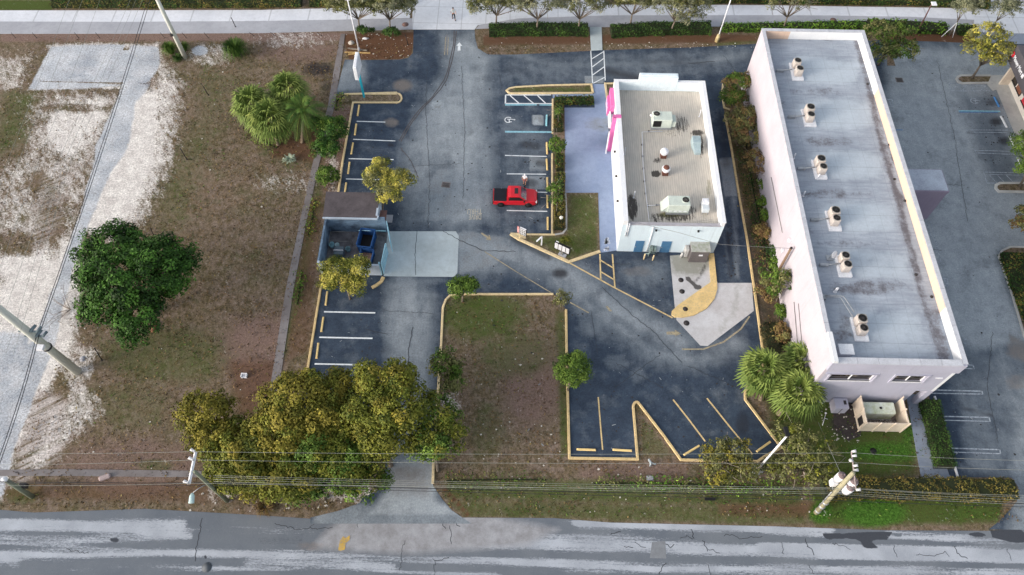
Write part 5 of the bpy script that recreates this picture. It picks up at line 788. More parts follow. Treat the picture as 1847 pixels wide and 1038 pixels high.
# ------------------------------------------------------------------ pickup truck
def section(b, xs, prof, smooth=False):   # prof(x) -> list of (y,z) ring; lofted along x
    rings = [prof(x) for x in xs]; n = len(rings[0]); vs_ = [(x, y, z) for x, r_ in zip(xs, rings) for y, z in r_]
    fs = [(i*n+k, (i+1)*n+k, (i+1)*n+(k+1) % n, i*n+(k+1) % n) for i in range(len(xs)-1) for k in range(n)]+[tuple(range(n)), tuple(range(len(xs)*n-1, (len(xs)-1)*n-1, -1))]
    return b.add(vs_, fs, smooth)
tb = G(929, 375); TK = thing('pickup_truck', 'red crew cab pickup truck with black bed cover parked in a bay', 'pickup truck', (-.32, 51.62, .02), R(0)); RED = mat('red_car_paint', S(196, 20, 38), S(186, 18, 34), 1, .3, spec=.7, fine=.03); W2 = .94
def interp(x, tab):
    for (a, u), (b_, v) in zip(tab[:-1], tab[1:]):
        if a <= x <= b_: return u+(v-u)*(x-a)/(b_-a)
    return tab[-1][1] if x > tab[-1][0] else tab[0][1]
top = [(-2.5, .98), (-.95, 1.0), (.6, 1.02), (1.3, 1.06), (2.1, 1.0), (2.4, .9), (2.5, .74)]; wid = [(-2.5, .86), (-2.3, .92), (1.9, .93), (2.3, .86), (2.5, .68)]
def bot(x): return .36+max(0, .42-((x+1.62)**2)*1.9)*1. if abs(x+1.62) < .47 else (.36+max(0, .42-((x-1.5)**2)*1.9) if abs(x-1.5) < .47 else .36)
def body(x):
    w_, t_2, b_ = interp(x, wid), interp(x, top), bot(x); b_ = min(b_, t_2-.12)
    return [(-w_*.96, b_), (-w_, b_+.04), (-w_*1.01, (b_+t_2)/2), (-w_*.97, t_2-.06), (-w_*.88, t_2), (w_*.88, t_2), (w_*.97, t_2-.06), (w_*1.01, (b_+t_2)/2), (w_, b_+.04), (w_*.96, b_)]
b = MB(); section(b, [-2.5, -2.4, -2.3, -2.09, -2.0, -1.85, -1.7, -1.54, -1.38, -1.24, -1.15, -1, -.6, 0, .5, .9, 1.03, 1.15, 1.3, 1.45, 1.6, 1.75, 1.88, 1.97, 2.1, 2.25, 2.38, 2.47, 2.5], body); bd = b.build('body', RED, TK, world=False)
ctop = [(-.95, 1.0), (-.82, 1.62), (-.5, 1.72), (.35, 1.72), (.62, 1.62), (1.28, 1.05)]; cw = [(-.95, .88), (-.6, .76), (.4, .76), (.8, .8), (1.3, .86)]
b = MB(); section(b, [-.95, -.9, -.82, -.7, -.5, -.1, .35, .52, .62, .9, 1.28], lambda x: [(-.88, .96), (-.87, 1.03), (-interp(x, cw)-.0, interp(x, ctop)-.06 if interp(x, ctop) > 1.1 else interp(x, ctop)), (-interp(x, cw)+.09, interp(x, ctop)), (interp(x, cw)-.09, interp(x, ctop)), (interp(x, cw), interp(x, ctop)-.06 if interp(x, ctop) > 1.1 else interp(x, ctop)), (.87, 1.03), (.88, .96)]); b.build('cab', RED, TK, world=False)
b = MB(); b.add([(.64, -.68, 1.625), (.64, .68, 1.625), (1.24, .74, 1.1), (1.24, -.74, 1.1)], [(0, 3, 2, 1)]); b.build('windscreen', mat('truck_glass', S(92, 96, 104), S(40, 42, 46), 2, .08, spec=.9), TK, world=False)
for s_ in (-1, 1):
    b = MB(); q = [(-.74, 1.12), (-.68, 1.56), (.3, 1.6), (.5, 1.56), (1.0, 1.14)]; b.add([(x, s_*(.885-(z_-1.03)*.16+.012), z_) for x, z_ in q], [(0, 1, 2, 3, 4)][::1] if s_ > 0 else [(4, 3, 2, 1, 0)]); b.build('side_window', GLASS, TK, world=False)
    MB().box(.92, 1.1, s_*.9-(.0 if s_ > 0 else .2), s_*.9+(.2 if s_ > 0 else .0), 1.08, 1.26, .02).build('mirror', BLACK, TK, world=False)
    MB().box(2.3, 2.44, s_*.72-.16, s_*.72+.16, .76, .9, .02).build('headlight', mat('lamp_glass', S(220, 224, 230), S(190, 196, 204), rough=.2), TK, world=False); MB().box(-2.53, -2.42, s_*.82-.09, s_*.82+.09, .72, .94).build('tail_light', mat('tail_red', S(150, 10, 20), S(120, 10, 16), rough=.3), TK, world=False)
    for x in (-1.62, 1.5):
        y0 = s_*.93; b = MB(); b.tube([(x, y0-.26*s_, .38), (x, y0-.2*s_, .38), (x, y0+.02*s_, .38), (x, y0+.035*s_, .38)], [.3, .38, .38, .33], 18); wl = b.build('wheel', BLACK, TK, world=False); bb = MB(); bb.tube([(x, y0+.03*s_, .38), (x, y0+.045*s_, .38)], [.22, .2], 12); rm = bb.build('rim', DARKM, wl, world=False)
MB().box(-2.44, -.98, -.86, .86, .97, 1.06, .04).build('bed_cover', mat('bed_cover_black', S(34, 38, 46), S(28, 32, 40), rough=.85, spec=.15), TK, world=False); MB().box(-.1, .3, -.38, .38, 1.715, 1.735).build('sunroof', GLASS, TK, world=False)
MB().box(2.42, 2.53, -.55, .55, .55, .82, .02).build('grille', BLACK, TK, world=False); MB().box(2.3, 2.56, -.86, .86, .38, .56, .05).build('bumper', DARKM, TK, world=False); MB().box(-2.6, -2.45, -.84, .84, .42, .6, .04).build('bumper', DARKM, TK, world=False)
TK.scale = (.97, 1, 1)
# ------------------------------------------------------------------ people
def skin(name, verts, edges, m, parent=None, sub=1, root=0):
    me = bpy.data.meshes.new(name); me.from_pydata([v[:3] for v in verts], edges, []); o = bpy.data.objects.new(name, me); C.objects.link(o); me.materials.append(m)
    sk_ = o.modifiers.new('skin', 'SKIN'); sk_.use_smooth_shade = True; L = me.skin_vertices[0].data if me.skin_vertices else me.attributes
    for i, v in enumerate(verts): L[i].radius = (v[3], v[4] if len(v) > 4 else v[3]); L[i].use_root = (i == root)
    ss = o.modifiers.new('sub', 'SUBSURF'); ss.levels = ss.render_levels = sub
    if parent: o.parent = parent
    return o
SKIN = mat('skin_tone', S(206, 160, 134), S(190, 142, 118), 6, .6, fine=.04)
def add_skin_layer(me):
    import bmesh
    bm = bmesh.new(); bm.from_mesh(me); bm.verts.layers.skin.verify(); bm.to_mesh(me); bm.free()
_sk = skin
def skin(name, verts, edges, m, parent=None, sub=1, root=0):
    import bmesh
    me = bpy.data.meshes.new(name); bm = bmesh.new(); lay = bm.verts.layers.skin.verify(); vv = [bm.verts.new(v[:3]) for v in verts]
    for i, v in enumerate(verts): vv[i][lay].radius = (v[3], v[4] if len(v) > 4 else v[3]); vv[i][lay].use_root = (i == root)
    for a_, b_ in edges: bm.edges.new((vv[a_], vv[b_]))
    bm.to_mesh(me); bm.free(); me.materials.append(m); o = bpy.data.objects.new(name, me); C.objects.link(o)
    k = o.modifiers.new('skin', 'SKIN'); k.use_smooth_shade = True; s_ = o.modifiers.new('sub', 'SUBSURF'); s_.levels = s_.render_levels = sub
    if parent: o.parent = parent
    return o
def person(label, loc, rz, stride, armL, armR, shirt, trousers, long_legs, hairc, cap=None):
    t = thing('person', label, 'person', loc, rz); V = []; E_ = []
    def v(*a): V.append(a); return len(V)-1
    def e(*ids):
        for a_, b_ in zip(ids[:-1], ids[1:]): E_.append((a_, b_))
    pel = v(0, 0, .95, .13, .1); wa = v(0, 0, 1.1, .12, .09); ch = v(0, .01, 1.32, .15, .1); nk = v(0, 0, 1.5, .055); hd0 = v(0, .01, 1.58, .08, .09); hd1 = v(0, .01, 1.68, .085, .1); hd2 = v(0, 0, 1.76, .05); e(pel, wa, ch, nk, hd0, hd1, hd2)
    for s_, st, arm in ((-1, stride, armL), (1, -stride, armR)):
        hp = v(s_*.1, 0, .88, .095); kn = v(s_*.11, st*.2+.03, .5, .06); an = v(s_*.11, st*.42, .1, .04); to = v(s_*.12, st*.42+.16, .04, .035); e(pel, hp, kn, an, to)
        sh_ = v(s_*.19, 0, 1.42, .06); el = v(s_*.27, arm[0]*.5, 1.15, .042); wr = v(s_*.27, arm[0]+arm[1]*.5, .95+arm[1], .03); pm = v(s_*.27, arm[0]+arm[1]*.6+.02, .89+arm[1], .035, .02); e(ch, sh_, el, wr, pm)
        for q in range(4): f1 = v(s_*.27+.02*(q-1.5), arm[0]+arm[1]*.6+.035, .83+arm[1], .009); f2 = v(s_*.27+.022*(q-1.5), arm[0]+arm[1]*.6+.055, .785+arm[1]+.006*abs(q-1.3), .008); e(pm, f1, f2)
        th = v(s_*.27-s_*.045, arm[0]+arm[1]*.6+.05, .86+arm[1], .009); e(pm, th)
    skin('body', V, E_, SKIN, t)
    V = []; E_ = []; a_ = v(0, 0, .98, .155, .125); b_ = v(0, 0, 1.12, .15, .115); c_ = v(0, .01, 1.34, .175, .125); d_ = v(0, 0, 1.45, .1, .08); e(a_, b_, c_, d_)
    for s_, arm in ((-1, armL), (1, armR)): p = v(s_*.19, 0, 1.43, .08); q = v(s_*.25, arm[0]*.35, 1.22, .072); e(c_, p, q)
    skin('shirt', V, E_, shirt, t)
    V = []; E_ = []; a_ = v(0, 0, 1.0, .15, .115); b_ = v(0, 0, .93, .155, .12); e(a_, b_)
    for s_, st in ((-1, stride), (1, -stride)):
        p = v(s_*.1, .0, .84, .11); q = v(s_*.11, st*.2+.03, .54, .09); e(b_, p, q)
        if long_legs: r2 = v(s_*.11, st*.42, .12, .065); e(q, r2)
    skin('trousers' if long_legs else 'shorts', V, E_, trousers, t)
    MB().ball(0, -.015, 1.715, .118, (.9, 1.05, .85), 12).build('cap' if cap else 'hair', cap or hairc, t, world=False)
    if cap: MB().box(-.08, .08, .08, .22, 1.69, 1.705).build('cap_peak', cap, t, world=False)
    f = MB(); [f.ball(s_*.034, .095, 1.685, .012, n=6) for s_ in (-1, 1)]; f.build('eyes', BLACK, t, world=False); f = MB(); f.ball(0, .112, 1.655, .018, (.7, 1, 1.2), 6); f.build('nose', SKIN, t, world=False); f = MB(); f.box(-.025, .025, .095, .104, 1.605, 1.613); f.build('mouth', mat('lips', S(150, 84, 76), S(140, 76, 70)), t, world=False)
    for s_, st in ((-1, stride), (1, -stride)): MB().box(s_*.115-.05, s_*.115+.05, st*.42-.08, st*.42+.2, 0, .09, .03).build('shoe', BLACK, t, world=False)
    return t
g = G(946, 333); person('person in white shirt and reddish shorts standing beside the red pickup', (g[0], g[1], .03), R(170), .12, (.1, .05), (.06, .0), mat('white_cloth', S(232, 236, 244), S(210, 216, 226)), mat('red_brown_cloth', S(164, 104, 100), S(140, 84, 84)), False, BLACK, mat('white_cap', S(226, 228, 232), S(206, 208, 214)))
g = G(818.5, 35); person('person in pale shirt and black trousers walking on the pale apron', (g[0], g[1], .04), R(200), .6, (.25, .1), (-.25, .0), mat('pale_shirt', S(206, 214, 214), S(190, 198, 200)), BLACK, True, mat('dark_hair', S(34, 30, 30), S(26, 22, 22)))
# ------------------------------------------------------------------ signs
g = G(1000, 465); p0, p1 = G(1002, 466), G(1026, 470); ang = math.atan2(G(1028, 462, .6)[1]-G(1000, 449, .6)[1], G(1028, 462, .6)[0]-G(1000, 449, .6)[0]); cx_, cy_ = G(1013, 461)[:2]
t = thing('menu_board', 'black framed drive-through menu board with four white panels beside the yellow kerb', 'menu board', (cx_, cy_, .09), ang)
MB().box(-.9, .9, -.08, .08, .75, 1.95).build('frame', BLACK, t, world=False)
for i in range(4): pn = MB().box(-.85+i*.435, -.85+i*.435+.35, -.1, -.082, .87, 1.82).build('panel', mat('panel_white', S(222, 224, 230), S(196, 198, 206), 6), t, world=False); k = MB(); [k.box(-.81+i*.435, -.5+i*.435, -.106, -.101, 1.0+j*.2, 1.03+j*.2) for j in range(4)]; k.build('print_line', GREYM, pn, world=False)
MB().box(-.12, .12, -.06, .06, 0, .75).build('post', GREYM, t, world=False); MB().box(-.35, .5, -.2, .2, 0, .15).build('base', CONC_G, t, world=False)
b = MB(); b.box(-.8, -.5, -.0, .08, 1.96, 2.0); b.build('hood_light', WHITE, t, world=False)
cx_, cy_ = G(938, 431.5)[:2]; t = thing('preview_board', 'small two-sided menu board with red edge at the tip of the kerb island', 'menu board', (cx_, cy_, .12), R(-28)); MB().box(-.1, .75, -.06, .02, .9, 2.1).build('frame', BLACK, t, world=False); MB().box(-.35, -.12, -.03, .02, .95, 2.05).build('side_panel', mat('sign_red_2', S(190, 84, 84), S(220, 200, 200), 5), t, world=False)
pn = MB().box(-.02, .68, -.08, -.062, .98, 1.95).build('panel', mat('panel_white', S(222, 224, 230), S(196, 198, 206)), t, world=False); k = MB(); [k.box(.03+.22*(i % 3), .2+.22*(i % 3), -.088, -.081, 1.03+.3*(i//3), 1.25+.3*(i//3)) for i in range(9)]; k.build('menu_tile', GREYM, pn, world=False); MB().box(-.1, .0, -.05, .05, 0, .9).build('post', KERBY, t, world=False); MB().box(0, .72, -.1, .03, 2.1, 2.15).build('top_cap', WHITE, t, world=False)
cx_, cy_ = G(976.5, 443)[:2]; t = thing('clearance_pole', 'white clearance post with short hanging arm on the island grass', 'post', (cx_, cy_, .09)); MB().box(-.07, .07, -.07, .07, 0, 1.6).build('post', WHITE, t, world=False); MB().add([(-.06, -.06, 1.6), (.06, -.06, 1.6), (.06, .06, 1.6), (-.06, .06, 1.6), (-.62, -.55, 1.45), (-.5, -.62, 1.45), (-.46, -.5, 1.5), (-.58, -.45, 1.5)], [(0, 1, 5, 4), (1, 2, 6, 5), (2, 3, 7, 6), (3, 0, 4, 7), (4, 5, 6, 7), (3, 2, 1, 0)]).build('arm', WHITE, t, world=False)
g = G(1010.5, 409); t = thing('globe_lamp', 'white globe lamp on thin black post in the hedge', 'lamp', (g[0], g[1], .09)); MB().cyl(0, 0, 0, 1.4, .035, n=8).build('post', BLACK, t, world=False); MB().ball(0, 0, 1.55, .2, n=14).build('globe', mat('opal_globe', S(226, 226, 220), S(206, 206, 200), rough=.3), t, world=False)
# pole sign
g = G(657, 176.5); t = thing('pole_sign', 'white double panel sign on a teal square pole at the island', 'sign', (g[0], g[1], .09)); TEAL = mat('teal_paint', S(38, 176, 200), S(30, 156, 182)); MB().box(-.11, .11, -.11, .11, 0, 4.0).build('pole', TEAL, t, world=False)
SGW = mat('sign_white', S(226, 230, 236), S(196, 202, 212), 1.5); pn = MB().box(-.21, .21, -1.3, 1.25, 4.0, 5.95, .04).build('panel', SGW, t, world=False); b = MB(); b.box(-.14, .14, -1.1, 1.05, 5.952, 6.0); b.build('panel_cap', WHITE, t, world=False); b = MB(); random.seed(3)
for r_ in range(4):
    for c_ in range(7):
        if random.random() < .8: y0 = -1.1+c_*.32; z_ = 4.2+r_*.42; b.box(-.216, -.21, y0, y0+random.uniform(.1, .24), z_, z_+random.uniform(.14, .28))
b.build('faded_lettering', mat('faded_blue_grey', S(116, 128, 150), S(160, 168, 184), 5), pn, world=False)
# ------------------------------------------------------------------ lamp posts and utility poles
def lamp_post(label, base, top_px, h, r0, r1, m, foot=None, tip=None, z0=0.):
    bx_, by_ = G(*base)[:2]; t = thing('lamp_post', label, 'lamp post', (bx_, by_, z0)); tx_, ty_ = G(top_px[0], top_px[1], h)[:2]
    if foot: MB().cyl(bx_, by_, z0, z0+foot[0], foot[1], foot[1]*.7, n=10).build('base', foot[2], t)
    b = MB(); b.tube([(bx_, by_, z0+.02), (tx_, ty_, h)], [r0, r1], 10); b.build('pole', m, t); return t, (tx_, ty_, h)
YC = mat('worn_yellow_concrete', S(206, 186, 128), S(170, 160, 136), 5)
t, tp = lamp_post('white lamp post rising from the mulch bed at the top left', (648, 92), (627, 0), hgt((648, 92), (627, 0)), .1, .07, WHITE, (.5, .2, CONC_G)); MB().box(tp[0]-.3, tp[0]+.3, tp[1]-.1, tp[1]+.6, tp[2], tp[2]+.15).build('lamp_head', WHITE, t)
t, tp = lamp_post('white lamp post on a tall worn concrete base near the bright green hedge', (1293, 75), (1320, -6), hgt((1293, 75), (1318, 0)), .09, .07, WHITE, (1.1, .28, YC)); MB().box(tp[0]-.3, tp[0]+.3, tp[1]-.1, tp[1]+.6, tp[2], tp[2]+.15).build('lamp_head', WHITE, t)
hh = hgt((1362, 851), (1422, 781)); t, tp = lamp_post('white lamp post with black lamp head over the lower right car park', (1364, 850), (1419, 787), hh, .11, .08, WHITE, (.9, .28, YC)); bx_, by_ = G(1364, 850)[:2]; MB().box(bx_-.45, bx_+.45, by_-.42, by_+.42, 0, .3, .04, R(30)).build('plinth', CONC_G, t); MB().box(tp[0]-.15, tp[0]+.2, tp[1]-.05, tp[1]+.75, tp[2]-.02, tp[2]+.14, .02, R(8)).build('lamp_head', BLACK, t)
hh = hgt((1655, 58), (1681, 7)); t, tp = lamp_post('brown lamp post with white square head behind the green shrubs', (1655, 58), (1681, 7), hh, .09, .07, mat('brown_metal', S(108, 76, 76), S(84, 58, 58))); MB().box(tp[0]-.05, tp[0]+.55, tp[1]-.35, tp[1]+.3, tp[2]-.05, tp[2]+.1, .03).build('lamp_head', WHITE, t)
CP = mat('aged_concrete_pole', S(206, 208, 200), S(182, 184, 178), 2, sc=(3, 3, .3)); GP = mat('greenish_wood_pole', S(128, 134, 116), S(100, 106, 90), 3, sc=(4, 4, .3)); PG = mat('pole_insulator', S(214, 214, 218), S(180, 182, 188), rough=.4)
def util_pole(name, label, base, top, h, r0, r1, m, n=10):
    a = G(*base); b_ = G(top[0], top[1], h); t = thing(name, label, 'utility pole', a); bb = MB(); bb.tube([a, b_], [r0, r1], n); bb.build('pole', m, t); return t, Vector(a), Vector(b_)
t, a, tpL = util_pole('utility_pole', 'thick tapered concrete utility pole leaning out of the frame at the left', (140, 671), (-38, 528), 15.5, .42, .3, CP, 8)
d = tpL-a; b = MB()
for k, f_ in enumerate((.50, .56)):
    c = a+d*f_; b.box(c.x-.75, c.x+.95, c.y-.08, c.y+.08, c.z-.06, c.z+.06); b.tube([(c.x+.3, c.y-.1, c.z+.1), (c.x+.7, c.y+.5, c.z+.25)], .14, 8); b.tube([(c.x+.9, c.y-.1, c.z+.1), (c.x+1.2, c.y+.4, c.z+.2)], .12, 8)
b.build('cutout_switch', mat('blue_grey_fitting', S(112, 128, 136), S(84, 98, 106)), t); c = a+d*.5; MB().box(c.x+.2, c.x+.8, c.y-1.0, c.y-.5, c.z-.9, c.z-.6).build('small_box', WHITE, t)
b = MB(); c = a+d*.36; b.tube([tuple(a+d*.352), tuple(a+d*.36)], .47, 10); b.build('band', DARKM, t)
t, a, tp = util_pole('utility_pole', 'tall pale concrete utility pole rising from a clump of grass at the top left', (334, 104), (277, -14), hgt((334, 104), (284, 0))*1.1, .3, .22, CP, 8)
MB().box(a.x-.35, a.x-.1, a.y-.35, a.y-.1, 3.6, 3.9).build('small_box', DARKM, t)
t, a, tpB = util_pole('utility_pole', 'short green-grey utility pole with white cap at the lower left edge', (58, 896), (8, 865), hgt((58, 895), (8, 865)), .24, .19, GP); MB().ball(tpB.x, tpB.y, tpB.z, .3, (1, .8, .6)).build('pole_cap', WHITE, t); b = MB(); c = a+(tpB-a)*.45; b.box(c.x-.1, c.x+.5, c.y+.1, c.y+.5, c.z-.25, c.z+.25, .04); b.build('equipment_box', DARKM, t)
t, a, tpX = util_pole('utility_pole', 'greenish wooden utility pole with white crossarm by the left clump of trees', (410, 904), (351, 851), hgt((410, 903), (350, 851)), .2, .14, GP)
zc = tpX.z-.1; xa_, xb_ = Vector(G(353, 816, zc)), Vector(G(341, 873, zc)); b = MB(); b.tube([xa_, xb_], .13, 4, smooth=False); b.build('crossarm', WHITE, t); b = MB(); insul = []
for f_ in (0., .27, 1.): c = xa_+(xb_-xa_)*f_; b.tube([c+Vector((0, 0, .05)), c+Vector((-.35, .15, .3))], [.09, .13], 8); b.tube([c+Vector((0, 0, .1)), c+Vector((0, 0, .35))], .07, 6)
b.build('insulator', PG, t); la = a+(tpX-a)*.62; lb = Vector(G(347, 890, la.z+.2)); lc = Vector(G(345, 908, la.z+.1)); b = MB(); b.tube([la, (la+lb)/2+Vector((0, 0, .15)), lb], .035, 6); b.build('lamp_arm', STEEL, t)
b = MB(); b.tube([lb, lb+(lc-lb)*.3, lc], [.1, .22, .24], 8); b.build('street_lamp_head', mat('lamp_pale_blue', S(190, 214, 214), S(170, 196, 198)), t); b = MB(); c = a+(tpX-a)*.45; b.tube([c+Vector((-.25, 0, 0)), c+Vector((.2, .05, .1))], .1, 6); b.build('bracket', DARKM, t)
hT = 9.6; t, a, tpT = util_pole('transformer_pole', 'utility pole with three white transformer drums at the lower right', (1472, 925), (1539, 853), hT, .24, .17, mat('tan_wood_pole', S(168, 162, 132), S(132, 128, 108), 3, sc=(4, 4, .3)))
xa2, xb2 = Vector(G(1536, 815, hT-.2)), Vector(G(1544, 884, hT-.6)); b = MB(); b.tube([xa2, xb2], .07, 4, smooth=False); b.build('crossarm', mat('crossarm_grey', S(150, 138, 138), S(120, 110, 110)), t); b = MB()
for f_ in (0., .12, .25, .38, .5, 1.): c = xa2+(xb2-xa2)*f_; s_ = 1 if int(f_*100) % 2 == 0 else -1; b.tube([c, c+Vector((.28*s_, .0, .2))], [.08, .13], 8)
b.build('insulator', PG, t)
for px, py, zz in ((1519, 858, 7.6), (1534, 880, 7.4), (1541, 868, 8.0)):
    c = Vector(G(px, py, zz)); b = MB(); b.lathe(c.x, c.y, [(.02, c.z-1.0), (.34, c.z-1.), (.36, c.z-.1), (.3, c.z)], 14); dr = b.build('transformer_drum', WHITE, t); b = MB(); b.lathe(c.x, c.y, [(.33, c.z+.001), (.3, c.z+.06), (.02, c.z+.1)], 12); b.cyl(c.x+.12, c.y, c.z+.1, c.z+.3, .05, n=6); b.cyl(c.x-.12, c.y, c.z+.1, c.z+.3, .05, n=6); b.build('drum_lid', mat('lid_brown_grey', S(132, 116, 118), S(100, 88, 90)), dr)
c = Vector(G(1501, 872, 5.6)); b = MB(); b.box(c.x-.25, c.x+.25, c.y-.3, c.y+.25, c.z, c.z+.7, .05); b.build('lamp_head', WHITE, t); b = MB(); q = a+(tpT-a)*.5; b.tube([c, q], .04, 6); b.tube([a+(tpT-a)*.15+Vector((-.25, 0, 0)), a+(tpT-a)*.55+Vector((-.3, 0, 0))], .05, 6); [b.tube([a+(tpT-a)*f_, a+(tpT-a)*f_+Vector((.5, -.1, .1))], .07, 6) for f_ in (.55, .6, .65, .7)]; b.build('bracket', STEEL, t)
b = MB(); [b.tube([a+(tpT-a)*f_, a+(tpT-a)*(f_+.02)], .27, 8) for f_ in (.05, .17, .27)]; b.build('band', STEEL, t)
gt = Vector(G(1427, 448, 6.2)); t = thing('service_pole', 'plain brown wooden service pole between the shrubs and the long building', 'utility pole', (gt.x, gt.y-.1, 0)); b = MB(); b.tube([(gt.x, gt.y-.1, 0), gt], [.16, .12], 8); b.build('pole', mat('brown_wood_pole', S(132, 110, 92), S(104, 86, 72), 3, sc=(4, 4, .3)), t); MB().box(gt.x-.08, gt.x+.12, gt.y-.1, gt.y+.1, gt.z, gt.z+.1).build('pole_cap', BLACK, t)
# wires
WL = mat('pale_wire', S(150, 154, 148), S(126, 128, 124), rough=.5); WD = mat('dark_wire', S(40, 42, 48), S(30, 32, 36), rough=.6)
def wire(label, pts, r, m, group='overhead wires along the street', sag=.25):
    V = [Vector(G(*p)) for p in pts]; out = []
    for a_, b_ in zip(V[:-1], V[1:]):
        n = 8
        for i in range(n): f_ = i/n; q = a_.lerp(b_, f_); q.z -= sag*4*f_*(1-f_); out.append(q)
    out.append(V[-1]); c = V[0]; tag(MB().tube(out, r, 4).build('power_line', m, loc=c), label, 'wire', group)
rows = [('topmost pale wire along the street', 814, 815, 819.5, 817, 830, 9.), ('second pale wire from the top along the street', 838, 830, 837, 834.5, 847, 9.), ('pale wire just above the lower bundle, from the bottom end of the white crossarm', 874, 872, 880, 881, 893, 9.)]
for lab, yl, y1, y2, y3, yr, zz in rows: wire(lab, [(-140, yl, zz), (347, y1, zz), (1538, y3, zz+.3), (2000, yr+3, zz)], .014, WL, sag=.5)
for k, (y1, y2, y3) in enumerate(((858, 880, 898), (861, 884, 903), (865, 888, 908), (869, 891, 912))): wire('%s wire from the top in the bundle of four at the transformer pole' % ordn[k], [(385, y1, 6.2), (1500, y2, 6.4), (2000, y3+4, 6.2)], .012, WL, sag=.4)
wire('dark thick cable below the bundle along the street', [(-140, 866, 5.4), (395, 871, 5.4), (1490, 895, 5.6), (2000, 912, 5.4)], .028, WD, sag=.4); wire('thin dark cable at the very bottom of the overhead wires', [(-140, 868, 5.), (400, 876, 5.), (1485, 902, 5.2), (2000, 918, 5.)], .02, WD, sag=.3)
LG = 'overhead wires crossing the sandy lot'
wire('left strand of the doubled black cable over the sandy lot', [(275, -30, 7.5), (66, 605, 7.8), (-30, 900, 7.5)], .035, WD, LG, .4); wire('right strand of the doubled black cable over the sandy lot', [(280, -30, 7.6), (71, 603, 7.9), (-25, 900, 7.6)], .035, WD, LG, .4)
for k, (x0, x1, x2) in enumerate(((128, 10, -120), (152, 30, -90), (183, 66, -60), (240, 100, -20), (250, 112, 10), (262, 124, 24))): wire('%s thin pale wire from the left over the sandy lot' % ordn[k], [(x0+8, -30, 10.5), (x1, 300, 10.3), (x2, 640, 10.5)], .014, WL, LG, .1)
wire('short black guy cable running left from the thick leaning pole', [(26, 585, 7.5), (-60, 584, 7.6)], .02, WD, LG, .02)
wire('grey service wire from the small building to the wooden service pole', [(1138, 399, 5.2), (1225, 420, 5.3), (1300, 441, 5.7), (1427, 448.5, 6.25)], .022, mat('grey_wire', S(120, 122, 124), S(90, 92, 94)), 'service wires', .05)
wire('pale guy wire from the transformer pole towards the palms', [(1516, 853, 7.5), (1492, 800, 3.5), (1476, 762, .3)], .022, WL, 'service wires', 0)
#=====PART5
# ------------------------------------------------------------------ vegetation
LM = {}
def lmat(k):
    if k in LM: return LM[k]
    pal = {'dark': (S(30, 56, 20), S(56, 96, 32), S(90, 140, 46)), 'orange': (S(92, 96, 28), S(128, 122, 36), S(156, 144, 50)), 'mid': (S(72, 88, 26), S(108, 116, 34), S(142, 142, 46)), 'yellow': (S(104, 116, 40), S(158, 156, 60), S(214, 200, 88)), 'green': (S(50, 78, 26), S(84, 116, 36), S(122, 150, 56)), 'olive': (S(74, 80, 44), S(112, 116, 64), S(150, 148, 92)), 'grey': (S(90, 98, 74), S(128, 132, 100), S(162, 162, 130)),
           'brown': (S(96, 72, 48), S(136, 106, 68), S(150, 140, 74)), 'hedge': (S(28, 52, 20), S(52, 84, 30), S(84, 116, 44)), 'hedge_ol': (S(70, 76, 30), S(120, 116, 50), S(160, 138, 66)), 'hedge_br': (S(88, 82, 36), S(126, 100, 44), S(122, 126, 52)), 'bright': (S(66, 110, 28), S(104, 150, 40), S(146, 184, 62)), 'palm': (S(84, 112, 48), S(128, 152, 68), S(174, 184, 92)), 'coco': (S(52, 86, 32), S(78, 116, 42), S(120, 146, 58)), 'agave': (S(130, 150, 130), S(160, 176, 154), S(184, 190, 170)), 'blackg': (S(34, 34, 22), S(50, 48, 28), S(70, 66, 36))}[k]
    q = {'dark': .66, 'orange': .74, 'mid': .72, 'yellow': .8, 'green': .72, 'olive': .74, 'grey': .8, 'brown': .72, 'hedge': .8, 'hedge_ol': .62, 'hedge_br': .68, 'bright': .66, 'palm': .6, 'coco': .62}.get(k, 1.)
    def dim(c): m_ = sum(c[:3])/3; return tuple((v*.94+m_*.06)*q for v in c[:3])+(1,)
    LM[k] = leafmat('leaves_'+k, *[dim(c) for c in pal]); return LM[k]
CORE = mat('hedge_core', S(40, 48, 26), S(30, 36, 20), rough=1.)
def leaf_arrays(cen, nrm, size, tint, bri, ratio=.55):
    n = len(cen); r = rng.normal(size=(n, 3)); t1 = np.cross(nrm, r); t1 /= np.linalg.norm(t1, axis=1)[:, None]+1e-9; t2 = np.cross(nrm, t1); s = size*rng.uniform(.6, 1.35, n); s = s[:, None]
    V = np.stack([cen-t1*s, cen-t2*s*ratio+nrm*s*.12, cen+t1*s, cen+t2*s*ratio+nrm*s*.12], 1).reshape(-1, 3)
    T = np.repeat(np.column_stack([np.clip(tint, 0, 1), np.clip(bri, 0, 1), np.zeros(n), np.ones(n)]), 4, 0); return V, T
def leaf_obj(name, V, T, m, parent=None, loc=None):
    n = len(V)//4; me = bpy.data.meshes.new(name); off = np.array(parent.location if parent else (loc or (0, 0, 0)), float); V = V-off
    me.vertices.add(len(V)); me.vertices.foreach_set('co', V.astype(np.float32).ravel()); me.loops.add(n*4); me.loops.foreach_set('vertex_index', np.arange(n*4, dtype=np.int32)); me.polygons.add(n); me.polygons.foreach_set('loop_start', np.arange(0, n*4, 4, dtype=np.int32)); me.update(calc_edges=True)
    a = me.attributes.new('tint', 'FLOAT_COLOR', 'POINT'); a.data.foreach_set('color', T.astype(np.float32).ravel()); me.materials.append(m)
    o = bpy.data.objects.new(name, me); C.objects.link(o)
    if parent: o.parent = parent
    elif loc: o.location = loc
    return o
def sph(n): 
    v = rng.normal(size=(n, 3)); return v/np.linalg.norm(v, axis=1)[:, None]
